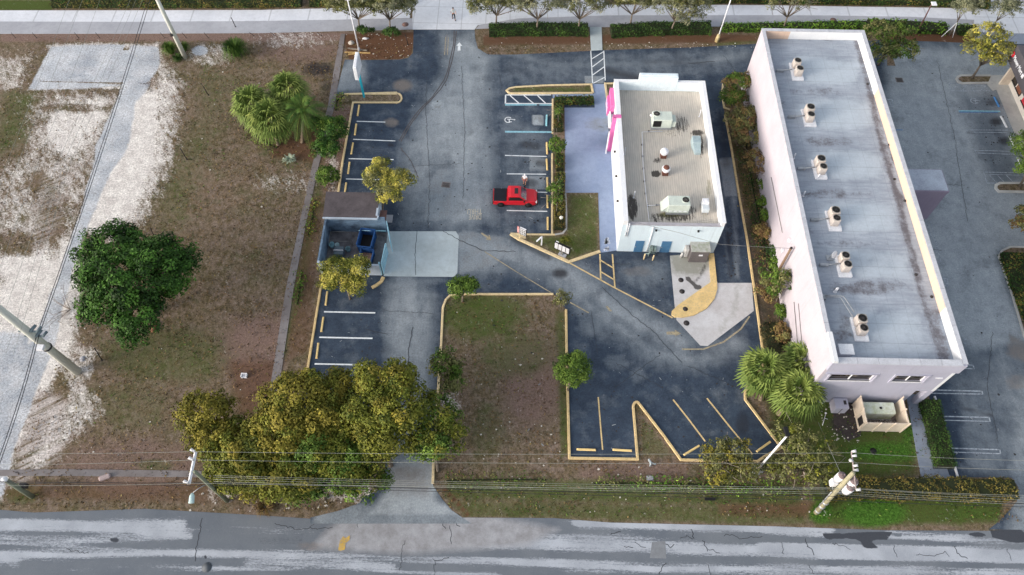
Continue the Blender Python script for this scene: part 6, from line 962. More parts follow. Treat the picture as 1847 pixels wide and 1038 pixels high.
def tree(name, label, cat, base, blobs, kind, dens=1., lsize=.17, crad=.7, trunk=.2, group=None, twigs=0, hollow=.55, bark=None, limbs=True, tvar=.5, kind2=None, frac2=.4, flat=1.):
    """blobs: (x,y,z,rx,ry,rz) lobes of the crown in metres"""
    t = thing(name, label, cat, base, 0, group); bx_, by_ = base[0], base[1]; Vs, Ts, V2, T2, tips = [], [], [], [], []
    for (x, y, z, rx, ry, rz_) in blobs:
        area = (rx*ry+rx*rz_+ry*rz_)/3*4*math.pi; nc = max(5, int(area/(crad*crad*2.2)*dens*1.15)); dirs = sph(nc); dirs[:, 2] = np.where(dirs[:, 2] < -.25, -dirs[:, 2]*.8, dirs[:, 2]); rad = hollow+(1-hollow)*rng.uniform(0, 1, nc)**.5; rad *= rng.uniform(.82, 1.1, nc)
        cc = np.array([x, y, z])+dirs*rad[:, None]*np.array([rx, ry, rz_])*(1-crad*.35/max(rx, .8)); cc[:, 2] = np.maximum(cc[:, 2], crad*.5)
        ct = rng.normal(.5, tvar*.4, nc)+dirs[:, 2]*.12; cb = rng.uniform(.15, .85, nc)
        for i in range(nc):
            r_c = crad*rng.uniform(.55, 1.25); nl = int(r_c*r_c*(1/(lsize*lsize))*2.6*min(1.2, .5+dens*.6)); d = sph(nl); d[:, 2] = np.where(d[:, 2] < -.4, -d[:, 2], d[:, 2]); rr = rng.uniform(.35, 1.05, nl)**.6
            p = cc[i]+d*(rr*r_c)[:, None]*np.array([1, 1, .7*flat]); p[:, 2] = np.maximum(p[:, 2], .05); nr = d*.75+dirs[i]*.35+rng.normal(size=(nl, 3))*.45+np.array([0, 0, .25]); nr /= np.linalg.norm(nr, axis=1)[:, None]
            v, tt = leaf_arrays(p, nr, lsize, ct[i]+rng.normal(0, .16, nl), cb[i]+rng.normal(0, .15, nl))
            if kind2 and rng.uniform() < frac2: V2.append(v); T2.append(tt)
            else: Vs.append(v); Ts.append(tt)
        tips += [cc[i] for i in range(0, nc, max(1, nc//(4 if limbs else 1)))]
    if Vs: leaf_obj('crown', np.concatenate(Vs), np.concatenate(Ts), lmat(kind), t)
    if V2: leaf_obj('crown', np.concatenate(V2), np.concatenate(T2), lmat(kind2), t)
    zc_ = np.mean([q[2] for q in blobs]); b = MB(); fork = Vector((bx_+(np.mean([q[0] for q in blobs])-bx_)*.35, by_+(np.mean([q[1] for q in blobs])-by_)*.35, base[2]+max(.3, (zc_-base[2])*.5)))
    b.tube([(bx_, by_, base[2]), (bx_+(fork.x-bx_)*.4, by_+(fork.y-by_)*.4, base[2]+(fork.z-base[2])*.6), fork], [trunk, trunk*.8, trunk*.7], 8); b.build('trunk', bark or BARK, t)
    if limbs:
        b = MB(); 
        for q in tips[:14+twigs]:
            q = Vector(q); m_ = fork.lerp(q, .5)+Vector((random.uniform(-.3, .3), random.uniform(-.3, .3), random.uniform(.0, .4))); b.tube([fork, m_, q], [trunk*.5, trunk*.3, trunk*.1], 5)
            for _ in range(2 if twigs else 0): e_ = q+Vector((random.gauss(0, .7), random.gauss(0, .7), random.gauss(.15, .4))); b.tube([m_.lerp(q, random.uniform(.2, .8)), e_], [trunk*.16, .02], 4)
        b.build('limb', bark or BARK, t)
    return t
def B(px, py, z, rx, ry=None, rz_=None): g = G(px, py, z); return (g[0], g[1], z, rx, ry or rx, rz_ or (rx+(ry or rx))/2*.75)
def gb(px, py): return G(px, py)
# big green tree in the vacant lot
g = G(243, 515, 5.); tree('shade_tree', 'large deep green broad-crowned tree standing alone in the vacant lot', 'tree', (g[0]-.3, g[1]-.3, 0), [B(205, 445, 5.2, 3.2, 2.6, 2.2), B(290, 468, 5.2, 3.6, 2.6, 2.2), B(235, 505, 6., 5.2, 4, 3), B(195, 545, 5, 2.8, 3.2, 2.4), B(312, 505, 4.6, 2.3, 2.4, 2.), B(255, 572, 4.6, 3., 2.6, 2.2), B(165, 466, 4.4, 2., 1.8, 1.4), B(338, 478, 4.2, 1.4, 1.5, 1.2), B(228, 430, 4.4, 1.6, 1.2, 1.2), B(240, 600, 4., 1.5, 1.5, 1.2)], 'dark', .85, 0.144, .85, .35, tvar=.7)
# clump of seven trees at the lower left
CG = 'yellowing trees clumped above the driveway mouth'
tree('yellowing_tree', 'leftmost golden yellow tree of the clump above the street', 'tree', gb(395, 815), [B(372, 745, 4.4, 2.6, 2.2, 2.), B(392, 790, 3.8, 2.6, 2.2, 2.)], 'orange', .9, 0.122, .7, .16, CG, tvar=.8)
tree('yellowing_tree', 'orange-tinged tall tree of the clump behind the left crossarm pole', 'tree', gb(555, 830), [B(540, 720, 5.6, 3.6, 2.6, 2.4), B(515, 775, 5., 3.2, 2.6, 2.4), B(575, 760, 5., 2.4, 2.6, 2.4)], 'orange', .95, 0.129, .75, .22, CG, kind2='mid', frac2=.2, tvar=.6)
tree('yellowing_tree', 'low olive green tree at the bottom left of the clump, beside the crossarm pole', 'tree', gb(480, 890), [B(450, 812, 4., 3.8, 3., 2.4), B(420, 850, 3., 2.6, 2., 1.8), B(520, 850, 3.6, 3., 2.8, 2.), B(470, 870, 2.8, 2.8, 1.8, 1.6)], 'mid', 1., 0.129, .75, .2, CG, kind2='orange', frac2=.18)
tree('yellowing_tree', 'narrow tree in the middle top of the clump between two taller crowns', 'tree', gb(622, 830), [B(612, 705, 4.6, 2.2, 2., 2.), B(610, 760, 4.4, 2.6, 2.6, 2.2)], 'mid', .9, 0.129, .7, .18, CG, kind2='orange', frac2=.4)
tree('yellowing_tree', 'tallest broad tree of the clump, its crown over the driveway', 'tree', gb(705, 840), [B(698, 690, 6.2, 3.2, 2.2, 2.2), B(720, 735, 6., 3.2, 2.6, 2.4), B(670, 745, 5.6, 2.8, 2.6, 2.2), B(690, 790, 4.6, 3., 2.2, 2.)], 'mid', .95, 0.129, .75, .25, CG, kind2='orange', frac2=.2, tvar=.5)
tree('yellowing_tree', 'loose green tree at the right end of the clump beside the driveway', 'tree', gb(790, 850), [B(788, 745, 4.6, 2.2, 2., 1.8), B(795, 790, 4.2, 2.6, 2.4, 2.), B(765, 800, 4., 2., 1.8, 1.6)], 'green', .62, 0.114, .6, .16, CG, kind2='mid', frac2=.5)
tree('yellowing_tree', 'dark green tree at the bottom middle of the clump nearest the street', 'tree', gb(585, 900), [B(570, 815, 4.2, 3.6, 2.6, 2.2), B(625, 835, 3.8, 3.2, 2.4, 2.), B(590, 865, 3., 3., 1.8, 1.8), B(655, 872, 2.6, 2.4, 1.7, 1.5), B(540, 880, 2.4, 2.6, 1.4, 1.4)], 'green', .85, 0.122, .72, .2, CG, kind2='mid', frac2=.5)
# yellow-green trees around the bin enclosure
YG = 'yellow-green trees beside the bin enclosure'
tree('yellow_green_tree', 'yellow-green tree overhanging the bays above the bin enclosure', 'tree', gb(690, 395), [B(682, 320, 3.9, 1.9, 1.6, 1.4), B(722, 328, 3.8, 1.6, 1.4, 1.3), B(700, 352, 3.4, 1.7, 1.2, 1.2), B(688, 298, 4., 1.1, .7, .9)], 'yellow', .9, 0.099, .55, .14, YG, kind2='olive', frac2=.25, tvar=.8)
tree('yellow_green_tree', 'yellow-green tree leaning over the lower wall of the bin enclosure', 'tree', gb(632, 540), [B(610, 490, 3.2, 1.8, 1.6, 1.3), B(645, 485, 3.2, 1.5, 1.5, 1.3), B(638, 517, 2.8, 1.6, 1.1, 1.1), B(592, 512, 2.6, 1.1, 1., .9)], 'yellow', .9, 0.099, .55, .14, YG, kind2='mid', frac2=.3, tvar=.8)
# scattered small trees and shrubs
tree('small_tree', 'small dense green tree at the corner of the grass block by the concrete pad', 'tree', gb(834, 545), [B(830, 519, 2.1, 1.55, 1.2, 1.), B(846, 514, 2., 1., .9, .9)], 'green', .9, 0.099, .5, .1, tvar=.7)
tree('small_tree', 'little olive twiggy tree on the kerb tip below the drain stain', 'tree', gb(1016, 560), [B(1012, 538, 2., 1., .9, .9)], 'olive', .5, .1, .4, .07, twigs=6, tvar=.7)
tree('small_tree', 'round bright green tree on the kerb in the middle of the lower car park', 'tree', gb(1024, 705), [B(1035, 670, 2.6, 2., 1.8, 1.6)], 'green', 1., 0.099, .55, .12, tvar=.8)
tree('small_tree', 'olive green tree growing over the kerb right of the lower driveway', 'tree', gb(800, 712), [B(805, 658, 2.8, 1.7, 1.5, 1.3), B(818, 690, 2.2, 1.3, 1.2, 1.1)], 'olive', .75, .13, .5, .12, kind2='green', frac2=.4)
tree('large_shrub', 'dark green rounded shrub touching the kerb right of the palms', 'shrub', gb(592, 285), [B(600, 235, 1.8, 1.9, 2., 1.4), B(588, 268, 1.5, 1.9, 1.4, 1.2), B(575, 225, 1.4, 1.2, 1., 1.)], 'green', 1., 0.099, .5, .1, limbs=False, kind2='dark', frac2=.6)
tree('large_shrub', 'neat ball-shaped bright green shrub above the bin enclosure shed roof', 'shrub', gb(592, 335), [B(591, 318, 1., 1.35, 1.3, .95)], 'green', 1.2, .12, .42, .08, limbs=False, hollow=.8)
tree('large_shrub', 'green topped brown shrub at the upper end of the strip beside the long building', 'shrub', gb(1332, 190), [B(1333, 148, 2.8, 2.1, 1.3, 1.), B(1325, 178, 1.8, 1.9, 1.6, 1.1)], 'green', .9, 0.099, .5, .1, kind2='brown', frac2=.35, twigs=4)
tree('large_shrub', 'big brownish shrub halfway up the strip beside the long building', 'shrub', gb(1342, 255), [B(1342, 215, 2.2, 2.3, 2., 1.5), B(1352, 242, 1.8, 2.3, 1.6, 1.3)], 'olive', .9, .13, .52, .1, kind2='brown', frac2=.35, twigs=6)
tree('large_shrub', 'sparse reddish-brown shrub against the pinkish wall', 'shrub', gb(1365, 322), [B(1370, 292, 2., 2., 1.8, 1.1)], 'brown', .62, .1, .42, .08, twigs=10, kind2='olive', frac2=.2)
for k, (x, y, r_, kd, lab) in enumerate(((1375, 337, .75, 'green', 'small green bush just below the reddish-brown shrub'), (1378, 365, .8, 'green', 'small dark green bush against the wall, second of the row'), (1382, 388, .75, 'green', 'small dark green bush against the wall, third of the row'), (1375, 418, 1.0, 'brown', 'brown dead-looking bush level with the roof edge of the small building'), (1395, 455, .9, 'hedge', 'dark green bush at the foot of the service pole'), (1402, 478, .9, 'green', 'bright leafy bush just above the tree by the service pole'))):
    tree('bush', lab, 'bush', gb(x, y+8), [B(x, y, .8, r_, r_, .7)], kd, .9, .11, .38, .05, 'bushes along the pinkish wall', limbs=False)
tree('small_tree', 'open crowned green tree standing against the pinkish wall below the service pole', 'tree', gb(1400, 545), [B(1415, 507, 3.4, 1.5, 1.5, 1.3), B(1392, 510, 2.8, 1.3, 1.4, 1.2)], 'green', .62, .12, .42, .09, twigs=8, kind2='olive', frac2=.4)
tree('large_shrub', 'brown tangled shrub left of the open crowned tree', 'shrub', gb(1388, 540), [B(1382, 525, 1.4, 1.3, 1.5, 1.)], 'brown', .6, .1, .42, .07, twigs=10, kind2='olive', frac2=.3)
tree('bush', 'round green bush at the wall base above the palms', 'bush', gb(1409, 570), [B(1408, 562, .8, .8, .8, .7)], 'green', 1., .11, .38, .05, limbs=False)
tree('bush', 'brown vine-covered bush on the wall beside the dark hedge', 'bush', gb(1412, 612), [B(1412, 600, 1., .8, 1.6, .8)], 'brown', .8, .11, .4, .05, limbs=False, kind2='olive', frac2=.4)
tree('twiggy_tree', 'yellow-orange twiggy tree covering the end of the slanted bays', 'tree', gb(1318, 868), [B(1290, 818, 2.4, 1.5, 1.5, 1.2), B(1325, 815, 2.5, 1.9, 1.4, 1.2), B(1300, 850, 2., 1.9, 1.5, 1.2), B(1345, 845, 2., 1.5, 1.4, 1.1)], 'orange', .62, .12, .45, .12, twigs=30, bark=TWIG, kind2='olive', frac2=.6, hollow=.4)
tree('twiggy_tree', 'wide greyish yellow twiggy tree between the white lamp post and the transformer pole', 'tree', gb(1452, 862), [B(1430, 790, 2.8, 2., 1.6, 1.3), B(1455, 815, 2.8, 2.6, 1.8, 1.5), B(1425, 845, 2.2, 2.2, 1.6, 1.2), B(1475, 850, 2., 1.7, 1.6, 1.2), B(1395, 850, 1.6, 1.2, 1.2, 1.)], 'olive', .5, .12, .45, .14, twigs=44, bark=TWIG, kind2='mid', frac2=.3, hollow=.4)
# sparse street trees across the top
SG = 'sparse street trees along the top path'; top_trees = (
 (650, 60, 3.9, 3.4, 2.6, 1.9, 'olive', 1.1, 'left of two sparse street trees in the mulch bed by the lamp post', [(-.9, .5), (1, .4)]),
 (705, 62, 3.9, 3., 2.4, 1.9, 'olive', 1.1, 'right of two sparse street trees in the mulch bed left of the apron', [(-.7, .6), (.9, .5)]),
 (895, 52, 3.7, 3.3, 2.4, 1.8, 'olive', .9, 'street tree at the left end of the long dark hedge, right of the apron', [(-.9, .0), (1., .6)]),
 (968, 60, 3.9, 3., 2.2, 1.8, 'grey', .75, 'street tree with pale trunk rising from the middle of the left dark hedge', [(-.8, .5), (1., .5)]),
 (1043, 58, 3.6, 3., 2.2, 1.8, 'grey', .7, 'street tree just left of the short walkway', [(-.8, .5), (.9, .5)]),
 (1136, 50, 3.6, 3.2, 2.3, 1.8, 'olive', .75, 'street tree just right of the short walkway', [(-.8, .5), (.9, .5)]),
 (1209, 62, 4.1, 3.4, 2.4, 1.9, 'grey', .7, 'street tree with pale trunk left of the lamp post with concrete base', [(-.8, .5), (1.1, .3), (.5, -.9)]),
 (1412, 54, 3.6, 3., 2.3, 1.6, 'grey', .22, 'nearly bare street tree behind the top edge of the long building', [(-.9, .2), (.9, .4)]))
for x, y, zc_, rx, ry, rz_, kd, dn, lab, lob in top_trees:
    g = gb(x, y); bl = [(g[0]+.2, g[1]+.6, zc_+.5, rx*.75, ry*.8, rz_)]+[(g[0]+u*rx*.75, g[1]+v*ry*.7, zc_-.2, rx*.62, ry*.62, rz_*.8) for u, v in lob]
    tree('street_tree', lab, 'tree', g, bl, kd, dn*.72, .1, .5, .13, SG, twigs=16 if dn > .3 else 40, bark=BARK, hollow=.35, kind2='grey' if kd == 'olive' else 'olive', frac2=.35)
g = gb(1712, 64); tree('street_tree', 'young staked street tree with white props right of the brown lamp post', 'tree', g, [(g[0]+.6, g[1]+1., 4., 2.2, 2., 1.6)], 'grey', .7, .1, .45, .1, SG, twigs=12, hollow=.3)
for q in ((1698, 67), (1718, 68)): h_ = G(*q); tt = C.objects[-1]; b = MB(); b.tube([(h_[0], h_[1], 0), (g[0]+.1, g[1]+.15, 1.9)], .05, 5); o = b.build('prop_stake', WHITE, loc=h_); tag(o, ('left' if q[0] < 1700 else 'right')+' white prop stake leaning against the young street tree', 'stake', 'props of the young street tree')
g = gb(1783, 62); tree('street_tree', 'silvery young street tree at the edge of the right apron', 'tree', g, [(g[0]+.4, g[1]+1., 3.6, 2.3, 2., 1.6)], 'grey', .75, .1, .45, .1, SG, twigs=12, hollow=.3)
tree('car_park_tree', 'yellow-green tree on the small island in front of the corner shop', 'tree', gb(1752, 143), [B(1780, 70, 4.6, 2.9, 2., 1.7), B(1760, 92, 3.9, 2., 1.5, 1.3), B(1808, 92, 3.8, 2., 1.6, 1.2), B(1790, 110, 3.2, 1.5, 1.1, 1.)], 'yellow', .62, .12, .5, .15, twigs=14, kind2='olive', frac2=.4)
tree('car_park_tree', 'dark spreading tree overlapping the upper right corner of the long building', 'tree', gb(1584, 118), [B(1600, 62, 4.6, 3.2, 2., 1.7), B(1625, 92, 3.8, 2.6, 1.6, 1.4), B(1595, 95, 3.8, 2., 1.8, 1.4)], 'olive', .72, .12, .5, .16, twigs=16, kind2='green', frac2=.4, tvar=.7)
tree('car_park_tree', 'green tree at the right edge below the shop bays, over the hatched area', 'tree', gb(1838, 338), [B(1850, 262, 3.9, 2., 1.6, 1.4), B(1862, 300, 3.6, 2.2, 1.8, 1.4)], 'green', .8, 0.099, .5, .14, twigs=6)
tree('car_park_tree', 'brownish green tree at the right edge above the long planted island', 'tree', gb(1846, 468), [B(1866, 400, 3.6, 2.6, 2.2, 1.6)], 'olive', .7, .13, .5, .14, twigs=10, kind2='brown', frac2=.3)
# ---- hedges: trimmed boxes of leaves
def hedge(label, pts, wd, h, kind, cat='hedge', name='hedge', z0=0., dens=1., kind2=None, frac2=.4, bump=.1, lsize=.1, group=None, ragged=0.):
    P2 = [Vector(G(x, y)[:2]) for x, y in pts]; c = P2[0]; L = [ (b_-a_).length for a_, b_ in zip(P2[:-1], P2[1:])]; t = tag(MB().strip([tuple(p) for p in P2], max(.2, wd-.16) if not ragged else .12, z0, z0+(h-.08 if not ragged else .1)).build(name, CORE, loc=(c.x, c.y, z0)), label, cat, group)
    n = int(sum(L)*(wd+2*h)*dens*.62/(lsize*lsize)); cum = np.cumsum([0]+L); s = rng.uniform(0, cum[-1], n); k = np.clip(np.searchsorted(cum, s)-1, 0, len(L)-1); A = np.array([(p.x, p.y) for p in P2]); D = np.diff(A, axis=0); D /= np.linalg.norm(D, axis=1)[:, None]
    p = A[k]+D[k]*(s-cum[k])[:, None]; nv = np.column_stack([-D[k][:, 1], D[k][:, 0]]); u = rng.uniform(-1, 1, n)*(wd/2+h); side = np.abs(u) > wd/2; off = np.clip(u, -wd/2, wd/2); zz = np.where(side, h-(np.abs(u)-wd/2), h)
    wob = (np.sin(s*2.1)+np.sin(s*5.3+off*3)+np.sin(s*.9+off*5))*bump*.4+rng.normal(0, .03, n)+ragged*rng.uniform(0, 1, n)**3-(ragged > 0)*rng.uniform(0, h*.6, n); nr = np.zeros((n, 3)); nr[:, :2] = nv*np.where(side, np.sign(u), 0)[:, None]*.8; nr[:, 2] = np.where(side, .3, 1.); nr += rng.normal(size=(n, 3))*.42; nr /= np.linalg.norm(nr, axis=1)[:, None]
    q = np.column_stack([p+nv*(off+np.where(side, np.sign(u)*wob, 0))[:, None], z0+np.maximum(.04, zz+np.where(side, 0, wob))]); q[:, :2] += rng.normal(0, .04+ragged*.5, (n, 2))
    tn = .5+.28*np.sin(s*1.7+off*2)+rng.normal(0, .2, n); br = .5+.2*np.sin(s*3.7-off*4)+rng.normal(0, .18, n); V, T = leaf_arrays(q, nr, lsize, tn, br)
    sel = np.zeros(n, bool) if not kind2 else (rng.uniform(size=n) < frac2*(1+.9*np.sin(s*1.3)*np.cos(off*2+s*.5))); sv = np.repeat(sel, 4)
    leaf_obj('foliage', V[~sv], T[~sv], lmat(kind), t)
    if sel.any(): leaf_obj('foliage', V[sv], T[sv], lmat(kind2), t)
hedge('olive hedge along the very top edge left of the apron', [(97, 9), (235, 8.5), (400, 8.5), (545, 7.5)], 1.5, .8, 'hedge_ol', kind2='hedge', frac2=.35, group='hedges along the top edge'); hedge('dark green hedge at the very top edge between the two thin trees', [(560, 7), (740, 4)], 1.5, .8, 'hedge', kind2='hedge_ol', frac2=.3, group='hedges along the top edge')
hedge('dark hedge along the very top edge above the small building', [(1110, -2), (1300, -1), (1500, 1), (1640, 3), (1755, 7), (1782, 11)], 1.8, .8, 'hedge', kind2='hedge_ol', frac2=.4, group='hedges along the top edge'); hedge('olive hedge along the top edge behind the street trees right of the apron', [(870, 1), (960, -1)], 1.8, .8, 'hedge_ol')
hedge('long dark clipped hedge left of the short walkway', [(882, 60), (965, 58), (1060, 59)], 1.7, .95, 'hedge', group='dark hedges along the grey path'); hedge('long dark clipped hedge right of the short walkway', [(1101, 62), (1180, 57), (1280, 56)], 1.7, .95, 'hedge', group='dark hedges along the grey path')
hedge('bright yellow-green clipped hedge behind the long building', [(1300, 54), (1377, 53), (1480, 50), (1560, 49)], 1.1, .7, 'bright', lsize=.11, group='bright hedges along the grey path'); hedge('leafy bright green shrub row around the foot of the brown lamp post', [(1562, 50), (1640, 53), (1704, 57)], 1.6, .85, 'bright', lsize=.16, bump=.3, kind2='green', frac2=.3, group='bright hedges along the grey path'); hedge('short leafy green shrub row right of the young staked tree', [(1724, 58), (1758, 58)], 1.3, .75, 'green', lsize=.15, bump=.3, group='bright hedges along the grey path')
hg = 'low hedges around the painted patio'
hedge('dark hedge along the top edge of the painted patio', [(1000, 186), (1070, 185.5)], .95, .7, 'hedge', z0=.09, kind2='hedge_br', frac2=.25, group=hg); hedge('reddish green hedge between the disabled bay and the patio', [(1007, 195), (1007, 240)], .95, .7, 'hedge_br', z0=.09, kind2='hedge', frac2=.4, group=hg)
hedge('low hedge block right of the second bay, between two small trees', [(1009, 284), (1009.5, 311)], .95, .7, 'hedge_br', z0=.09, kind2='hedge', frac2=.4, group=hg); hedge('orange-brown hedge right of the red pickup, upper part', [(1009.5, 318), (1010, 368)], 1., .7, 'hedge_br', z0=.09, kind2='hedge', frac2=.3, group=hg); hedge('olive hedge holding the globe lamp at the kerb curve', [(1009, 369), (1008.5, 417)], 1.1, .7, 'hedge_ol', z0=.09, kind2='hedge_br', frac2=.5, group=hg)
tree('small_tree', 'round green shrub tree with pale twigs between patio hedges', 'tree', (gb(1006, 276)[0], gb(1006, 276)[1], .09), [B(1005, 263, 1.7, 1.15, 1.15, .85)], 'green', .85, .12, .4, .07, twigs=14, bark=TWIG); tree('small_tree', 'small leafy tree with bare pale twigs in the hedge beside the red pickup', 'tree', (gb(1006, 358)[0], gb(1006, 358)[1], .09), [B(1000, 340, 1.6, 1., .8, .7), B(1005, 360, 1.4, .8, .7, .6)], 'green', .5, .12, .36, .06, twigs=26, bark=TWIG); tree('small_tree', 'sprig of pale twigs in the hedge beside the disabled bay', 'tree', (gb(1009, 208)[0], gb(1009, 208)[1], .09), [B(1008, 203, 1.5, .6, .6, .5)], 'green', .5, .11, .3, .05, twigs=14, bark=TWIG)
hedge('thick clipped green hedge beside the white wheel stops at the right', [(1671, 727), (1683, 775), (1701, 846)], 1.7, .95, 'hedge', lsize=.075); hedge('long brown-green hedge along the bottom right above the lawn', [(1480, 884), (1600, 884), (1700, 884), (1825, 887)], 1.8, .9, 'hedge_ol', kind2='hedge_br', frac2=.3, bump=.25, lsize=.09); hedge('dark clipped hedge on the kerb just above the palms', [(1386, 590), (1393, 638)], 1.7, 1.1, 'blackg', kind2='brown', frac2=.1)
hedge('dense dark planting filling the long island at the right edge', [(1822, 462), (1842, 520), (1872, 590), (1905, 680)], 2.6, .7, 'hedge', z0=.09, kind2='hedge_ol', frac2=.35, lsize=.13)
hedge('low green weedy strip under the bundle of wires', [(1070, 873), (1180, 872), (1300, 876), (1460, 884)], 1.1, .35, 'bright', kind2='olive', frac2=.5, ragged=.25, dens=.6, lsize=.1); hedge('weedy green strip at the lower left of the grass block', [(805, 868), (900, 866), (985, 866)], 1.4, .22, 'green', kind2='olive', frac2=.5, ragged=.25, dens=.3)
hedge('green weeds growing along the old concrete strip, upper stretch', [(568, 362), (562, 400), (556, 425)], .8, .35, 'bright', kind2='orange', frac2=.5, ragged=.3, dens=.5, name='weed_row', cat='weeds', group='weed rows along the concrete strip'); hedge('green weeds growing along the old concrete strip, lower stretch', [(545, 490), (536, 550)], .7, .35, 'bright', kind2='green', frac2=.5, ragged=.3, dens=.6, name='weed_row', cat='weeds', group='weed rows along the concrete strip'); hedge('yellow-green weeds at the top of the kerb island with the teal pole', [(622, 172), (608, 182), (606, 200)], 1., .4, 'yellow', kind2='bright', frac2=.5, ragged=.3, dens=.5, name='weed_row', cat='weeds', group='weed rows along the concrete strip')
hedge('sprawling green weeds left of the palms, under their crowns', [(450, 238), (475, 256), (500, 268)], 1.6, .5, 'mid', kind2='green', frac2=.4, ragged=.4, dens=.45, name='weed_row', cat='weeds'); hedge('green climbing plants along the shaded strip beside the small building lane', [(1345, 262), (1358, 340), (1375, 420), (1392, 500)], 2.2, .5, 'hedge', kind2='brown', frac2=.3, ragged=.4, dens=.75, name='weed_row', cat='weeds')
def clump(label, px, r_, h, kind, kind2=None, n=260, droop=.5, name='grass_clump', cat='ornamental grass', group=None, wd=.03):
    g = G(*px); t = thing(name, label, cat, g, 0, group); Vs = []; T = []
    az = rng.uniform(0, 2*math.pi, n); sp = rng.uniform(.15, 1, n)**.7
    for a_, s_ in zip(az, sp):
        d = np.array([math.cos(a_), math.sin(a_), 0]); sd_ = np.array([-math.sin(a_), math.cos(a_), 0])*wd; base = d*rng.uniform(0, .25)*r_; hh_ = h*rng.uniform(.7, 1.1)*(1-.25*s_); pts = [base, base+d*s_*r_*.45+np.array([0, 0, hh_*.75]), base+d*s_*r_*.8+np.array([0, 0, hh_]), base+d*s_*r_*1.05+np.array([0, 0, hh_*(1-droop*s_)])]
        for i in range(3): w0, w1 = (1., .8, .5, .1)[i], (1., .8, .5, .1)[i+1]; Vs += [pts[i]-sd_*w0, pts[i]+sd_*w0, pts[i+1]+sd_*w1, pts[i+1]-sd_*w1]; T += [(min(1, max(0, rng.normal(.5, .25))), rng.uniform(.2, .9), 0, 1)]*4
    T = np.repeat(np.array(T)[::4], 4, 0); leaf_obj('blades', np.array(Vs)+np.array(g), T, lmat(kind), t); MB().cyl(g[0], g[1], 0, .15, .18, .1, n=8).build('root_crown', BARK, t); return t
clump('green grassy clump left of the pale concrete pole foot', (310, 96), 1.1, 1.5, 'green', n=340, group='grassy clumps at the top left'); clump('low dark green clump directly in front of the pale concrete pole', (321, 108), .75, .7, 'hedge', n=220, droop=.8, group='grassy clumps at the top left'); clump('small green clump right of the pale concrete pole', (334, 92), .8, 1.3, 'coco', n=220, group='grassy clumps at the top left'); clump('big bushy green clump standing alone right of the concrete pole', (427, 99), 1.7, 2., 'coco', n=700, group='grassy clumps at the top left', droop=.7)
clump('pale silvery spiky plant below the coconut palm', (523, 290), .75, .6, 'agave', n=90, droop=.2, name='agave', cat='agave', wd=.05); clump('heap of dead fronds near the street below the clump of trees', (478, 915), 1., .5, 'brown', n=160, droop=.8, name='dead_fronds', cat='dead fronds', wd=.035)
for k, (x, y, lab) in enumerate(((658, 60, 'dark green shrub at the foot of the left top tree'), (707, 62, 'dark green shrub at the foot of the right top tree by the apron'))): tree('bush', lab, 'bush', gb(x, y), [B(x, y-4, .6, 1.3, .7, .6)], 'hedge', 1.1, .1, .36, .05, 'bushes in the top mulch bed', limbs=False)
tree('bush', 'yellowish shrub on the island grass behind the menu board', 'bush', (gb(1022, 440)[0], gb(1022, 440)[1], .09), [B(1020, 436, .7, .75, .55, .5)], 'mid', .7, .1, .34, .04, limbs=False)
